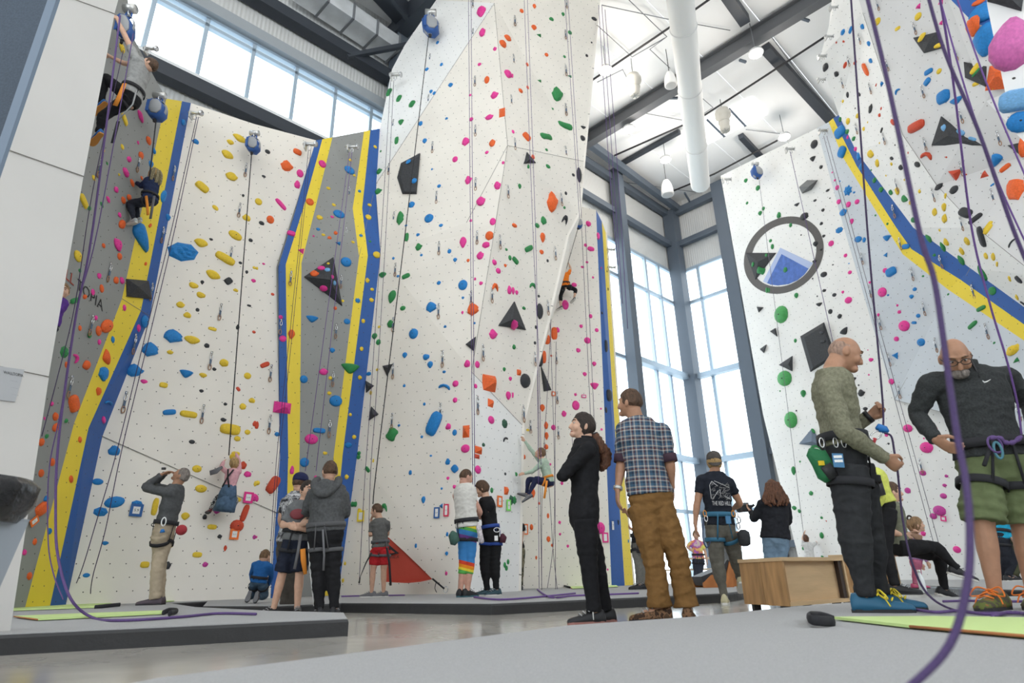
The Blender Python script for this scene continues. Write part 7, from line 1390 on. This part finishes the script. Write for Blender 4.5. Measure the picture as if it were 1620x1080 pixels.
# ---- 27 upper climber at left
uY = 6.6
j = person('climber in grey t-shirt and black trousers reaching up beside the pillar', uY, 1.55, dict(hd=(236, 103), nk=(225, 101), pv=(207, 155), sl=(216, 96, -.12), el=(201, 63, -.1), wl=(185, 30, -.05), fl=(180, 18, -.03), sr=(220, 104, .14), er=(195, 100, .25), wr=(172, 88, .2), hl=(204, 157, -.08), hr=(206, 156, .09), kl=(163, 184, -.1), kr=(165, 121, .1), al=(156, 210, -.05), ar=(160, 163, .12), tl=(148, 219, .02), tr=(152, 170, .15)), -95, (-70, 35), g=None, skin='light', hair='brown', hstyle='short', top=cloth('grey_tee3', (.33, .33, .325)), sleeve='short', bottom=cloth('black_trousers2', (.012, .012, .014)), cuff=.05, loose=.014, shoe=(mat('shoe_blue', (.02, .12, .35), .6), mat('sole_orange', (.60, .25, .05), .6)), harness=BWB, v=.0115, vb=.009, hem=.02)
e = j['e']; MB().loft([P(197, 132, uY-.2), P(190, 150, uY-.22), P(182, 167, uY-.2)], [(.03, .008), (.035, .008), (.035, .008)], n=8, side=(1, 0, 0)).build('webbing', mat('orange_webbing', (.75, .26, .03), .7), e)
MB().loft([P(216, 143, uY-.25), P(210, 165, uY-.25), P(185, 192, uY-.2)], [(.012, .006)]*3, n=6, side=(1, 0, 0)).build('strap', mat('strap_grey', (.3, .3, .3), .7), e); MB().loft([P(187, 192, uY-.15), P(178, 226, uY-.15)], [(.025, .006)]*2, n=6, side=(1, 0, 0)).build('strap', BWB, e)
# ---- 28 blond child climbing left wall
kY = hit(232, 320)[0].y-.42
j = person('blond child in navy vest climbing the left yellow stripe', kY, 1.3, dict(hd=(243, 276), nk=(240, 286), pv=(237, 316), sl=(231, 288, -.08), el=(224, 294, -.05), wl=(214, 288, .1), fl=(209, 284, .15), sr=(240, 289, .1), er=(232, 290, .2), wr=(222, 285, .3), hl=(236, 318, -.06), hr=(238, 317, .07), kl=(205, 322, -.05), kr=(213, 324, .12), al=(212, 347, -.05), ar=(219, 346, .1), tl=(198, 351, .05), tr=(208, 350, .15)), -110, (-120, 15), g=None, skin='light', hair='blond', hstyle='long', top=cloth('navy_vest', (.02, .03, .075)), sleeve='threeq', bottom=cloth('dark_track', (.025, .028, .04)), cuff=.045, loose=.014, shoe=(mat('shoe_pale_grey', (.42, .45, .45), .7), SOLEW), harness=BWB, v=.0125, vb=.0105)
e, hp = j['e'], j['hp']; dq = MB(); random.seed(9)
for i in range(22):
    a = random.uniform(-1, 1); b = random.uniform(-1, .1); q = catmull([hp(.06*a, .06*b, .1), hp(.095*a, .09*b-.03, .02), hp(.11*a, .09*b-.06, -.1), hp(.11*a, .07*b-.08, -.15-.04*random.random())], 4); dq.loft(q, [.014*(1-.5*k/len(q)) for k in range(len(q))], n=5)
dq.build('dreadlocks', mat('hair_dreads', (.26, .22, .13), .8, var=.5, vscale=60), e); MB().loft([P(231, 310, kY-.15), P(233, 325, kY-.18), P(234, 340, kY-.18)], [(.022, .007)]*3, n=6, side=(1, 0, 0)).build('webbing', mat('orange_webbing', (.75, .26, .03), .7), e); MB().loft([P(244, 310, kY-.12), P(241, 328, kY-.15), P(238, 346, kY-.15)], [(.022, .007)]*3, n=6, side=(1, 0, 0)).build('strap', SHG, e)
# ---- 29 kid peeking out behind the pillar
pY = hit(105, 470)[0].y-.45
j = person('kid in purple top peeking out behind the pillar on the left wall', pY, 1.3, dict(hd=(99, 461), nk=(91, 473), pv=(76, 510), sr=(95, 477), er=(97, 489), wr=(86, 496), el=(77, 480), wl=(72, 465), kl=(66, 530), kr=(72, 528), al=(62, 555), ar=(68, 552)), 30, (35, -5), g=None, skin='light', hair='light', hstyle='short', top=cloth('purple_top', (.10, .04, .24)), bottom=cloth('dark_track', (.025, .028, .04)), shoe=SHG, v=.014, face=True)
# ---- apply the modifiers so that every body and garment is plain mesh
bpy.context.view_layer.update(); dg = bpy.context.evaluated_depsgraph_get(); tot = 0
for o in REM:
    m0 = o.data.materials[0]; me = bpy.data.meshes.new_from_object(o.evaluated_get(dg)); o.modifiers.clear(); old = o.data; o.data = me; me.materials.clear(); me.materials.append(m0); bpy.data.meshes.remove(old)
    if o in FOLD:                                  # cloth folds as real relief
        a = FOLD[o]; sd = V3((sum(map(ord, o.parent['label'])) % 97, 3, 0)); ns = [v.normal.copy() for v in me.vertices]
        for v, n in zip(me.vertices, ns):
            p = v.co; k = noise.noise(V3((p.x*6+p.z*3, p.y*6, p.z*13-p.x*4))+sd); k2 = noise.noise(V3((p.x*13, p.y*13, p.z*24+p.x*9))+sd)
            v.co = p+n*a*max(-.3, (.55-abs(k)*2.2)+.45*(.4-abs(k2)*2))
    me.polygons.foreach_set('use_smooth', [True]*len(me.polygons)); tot += len(me.polygons)
print('people faces', tot)
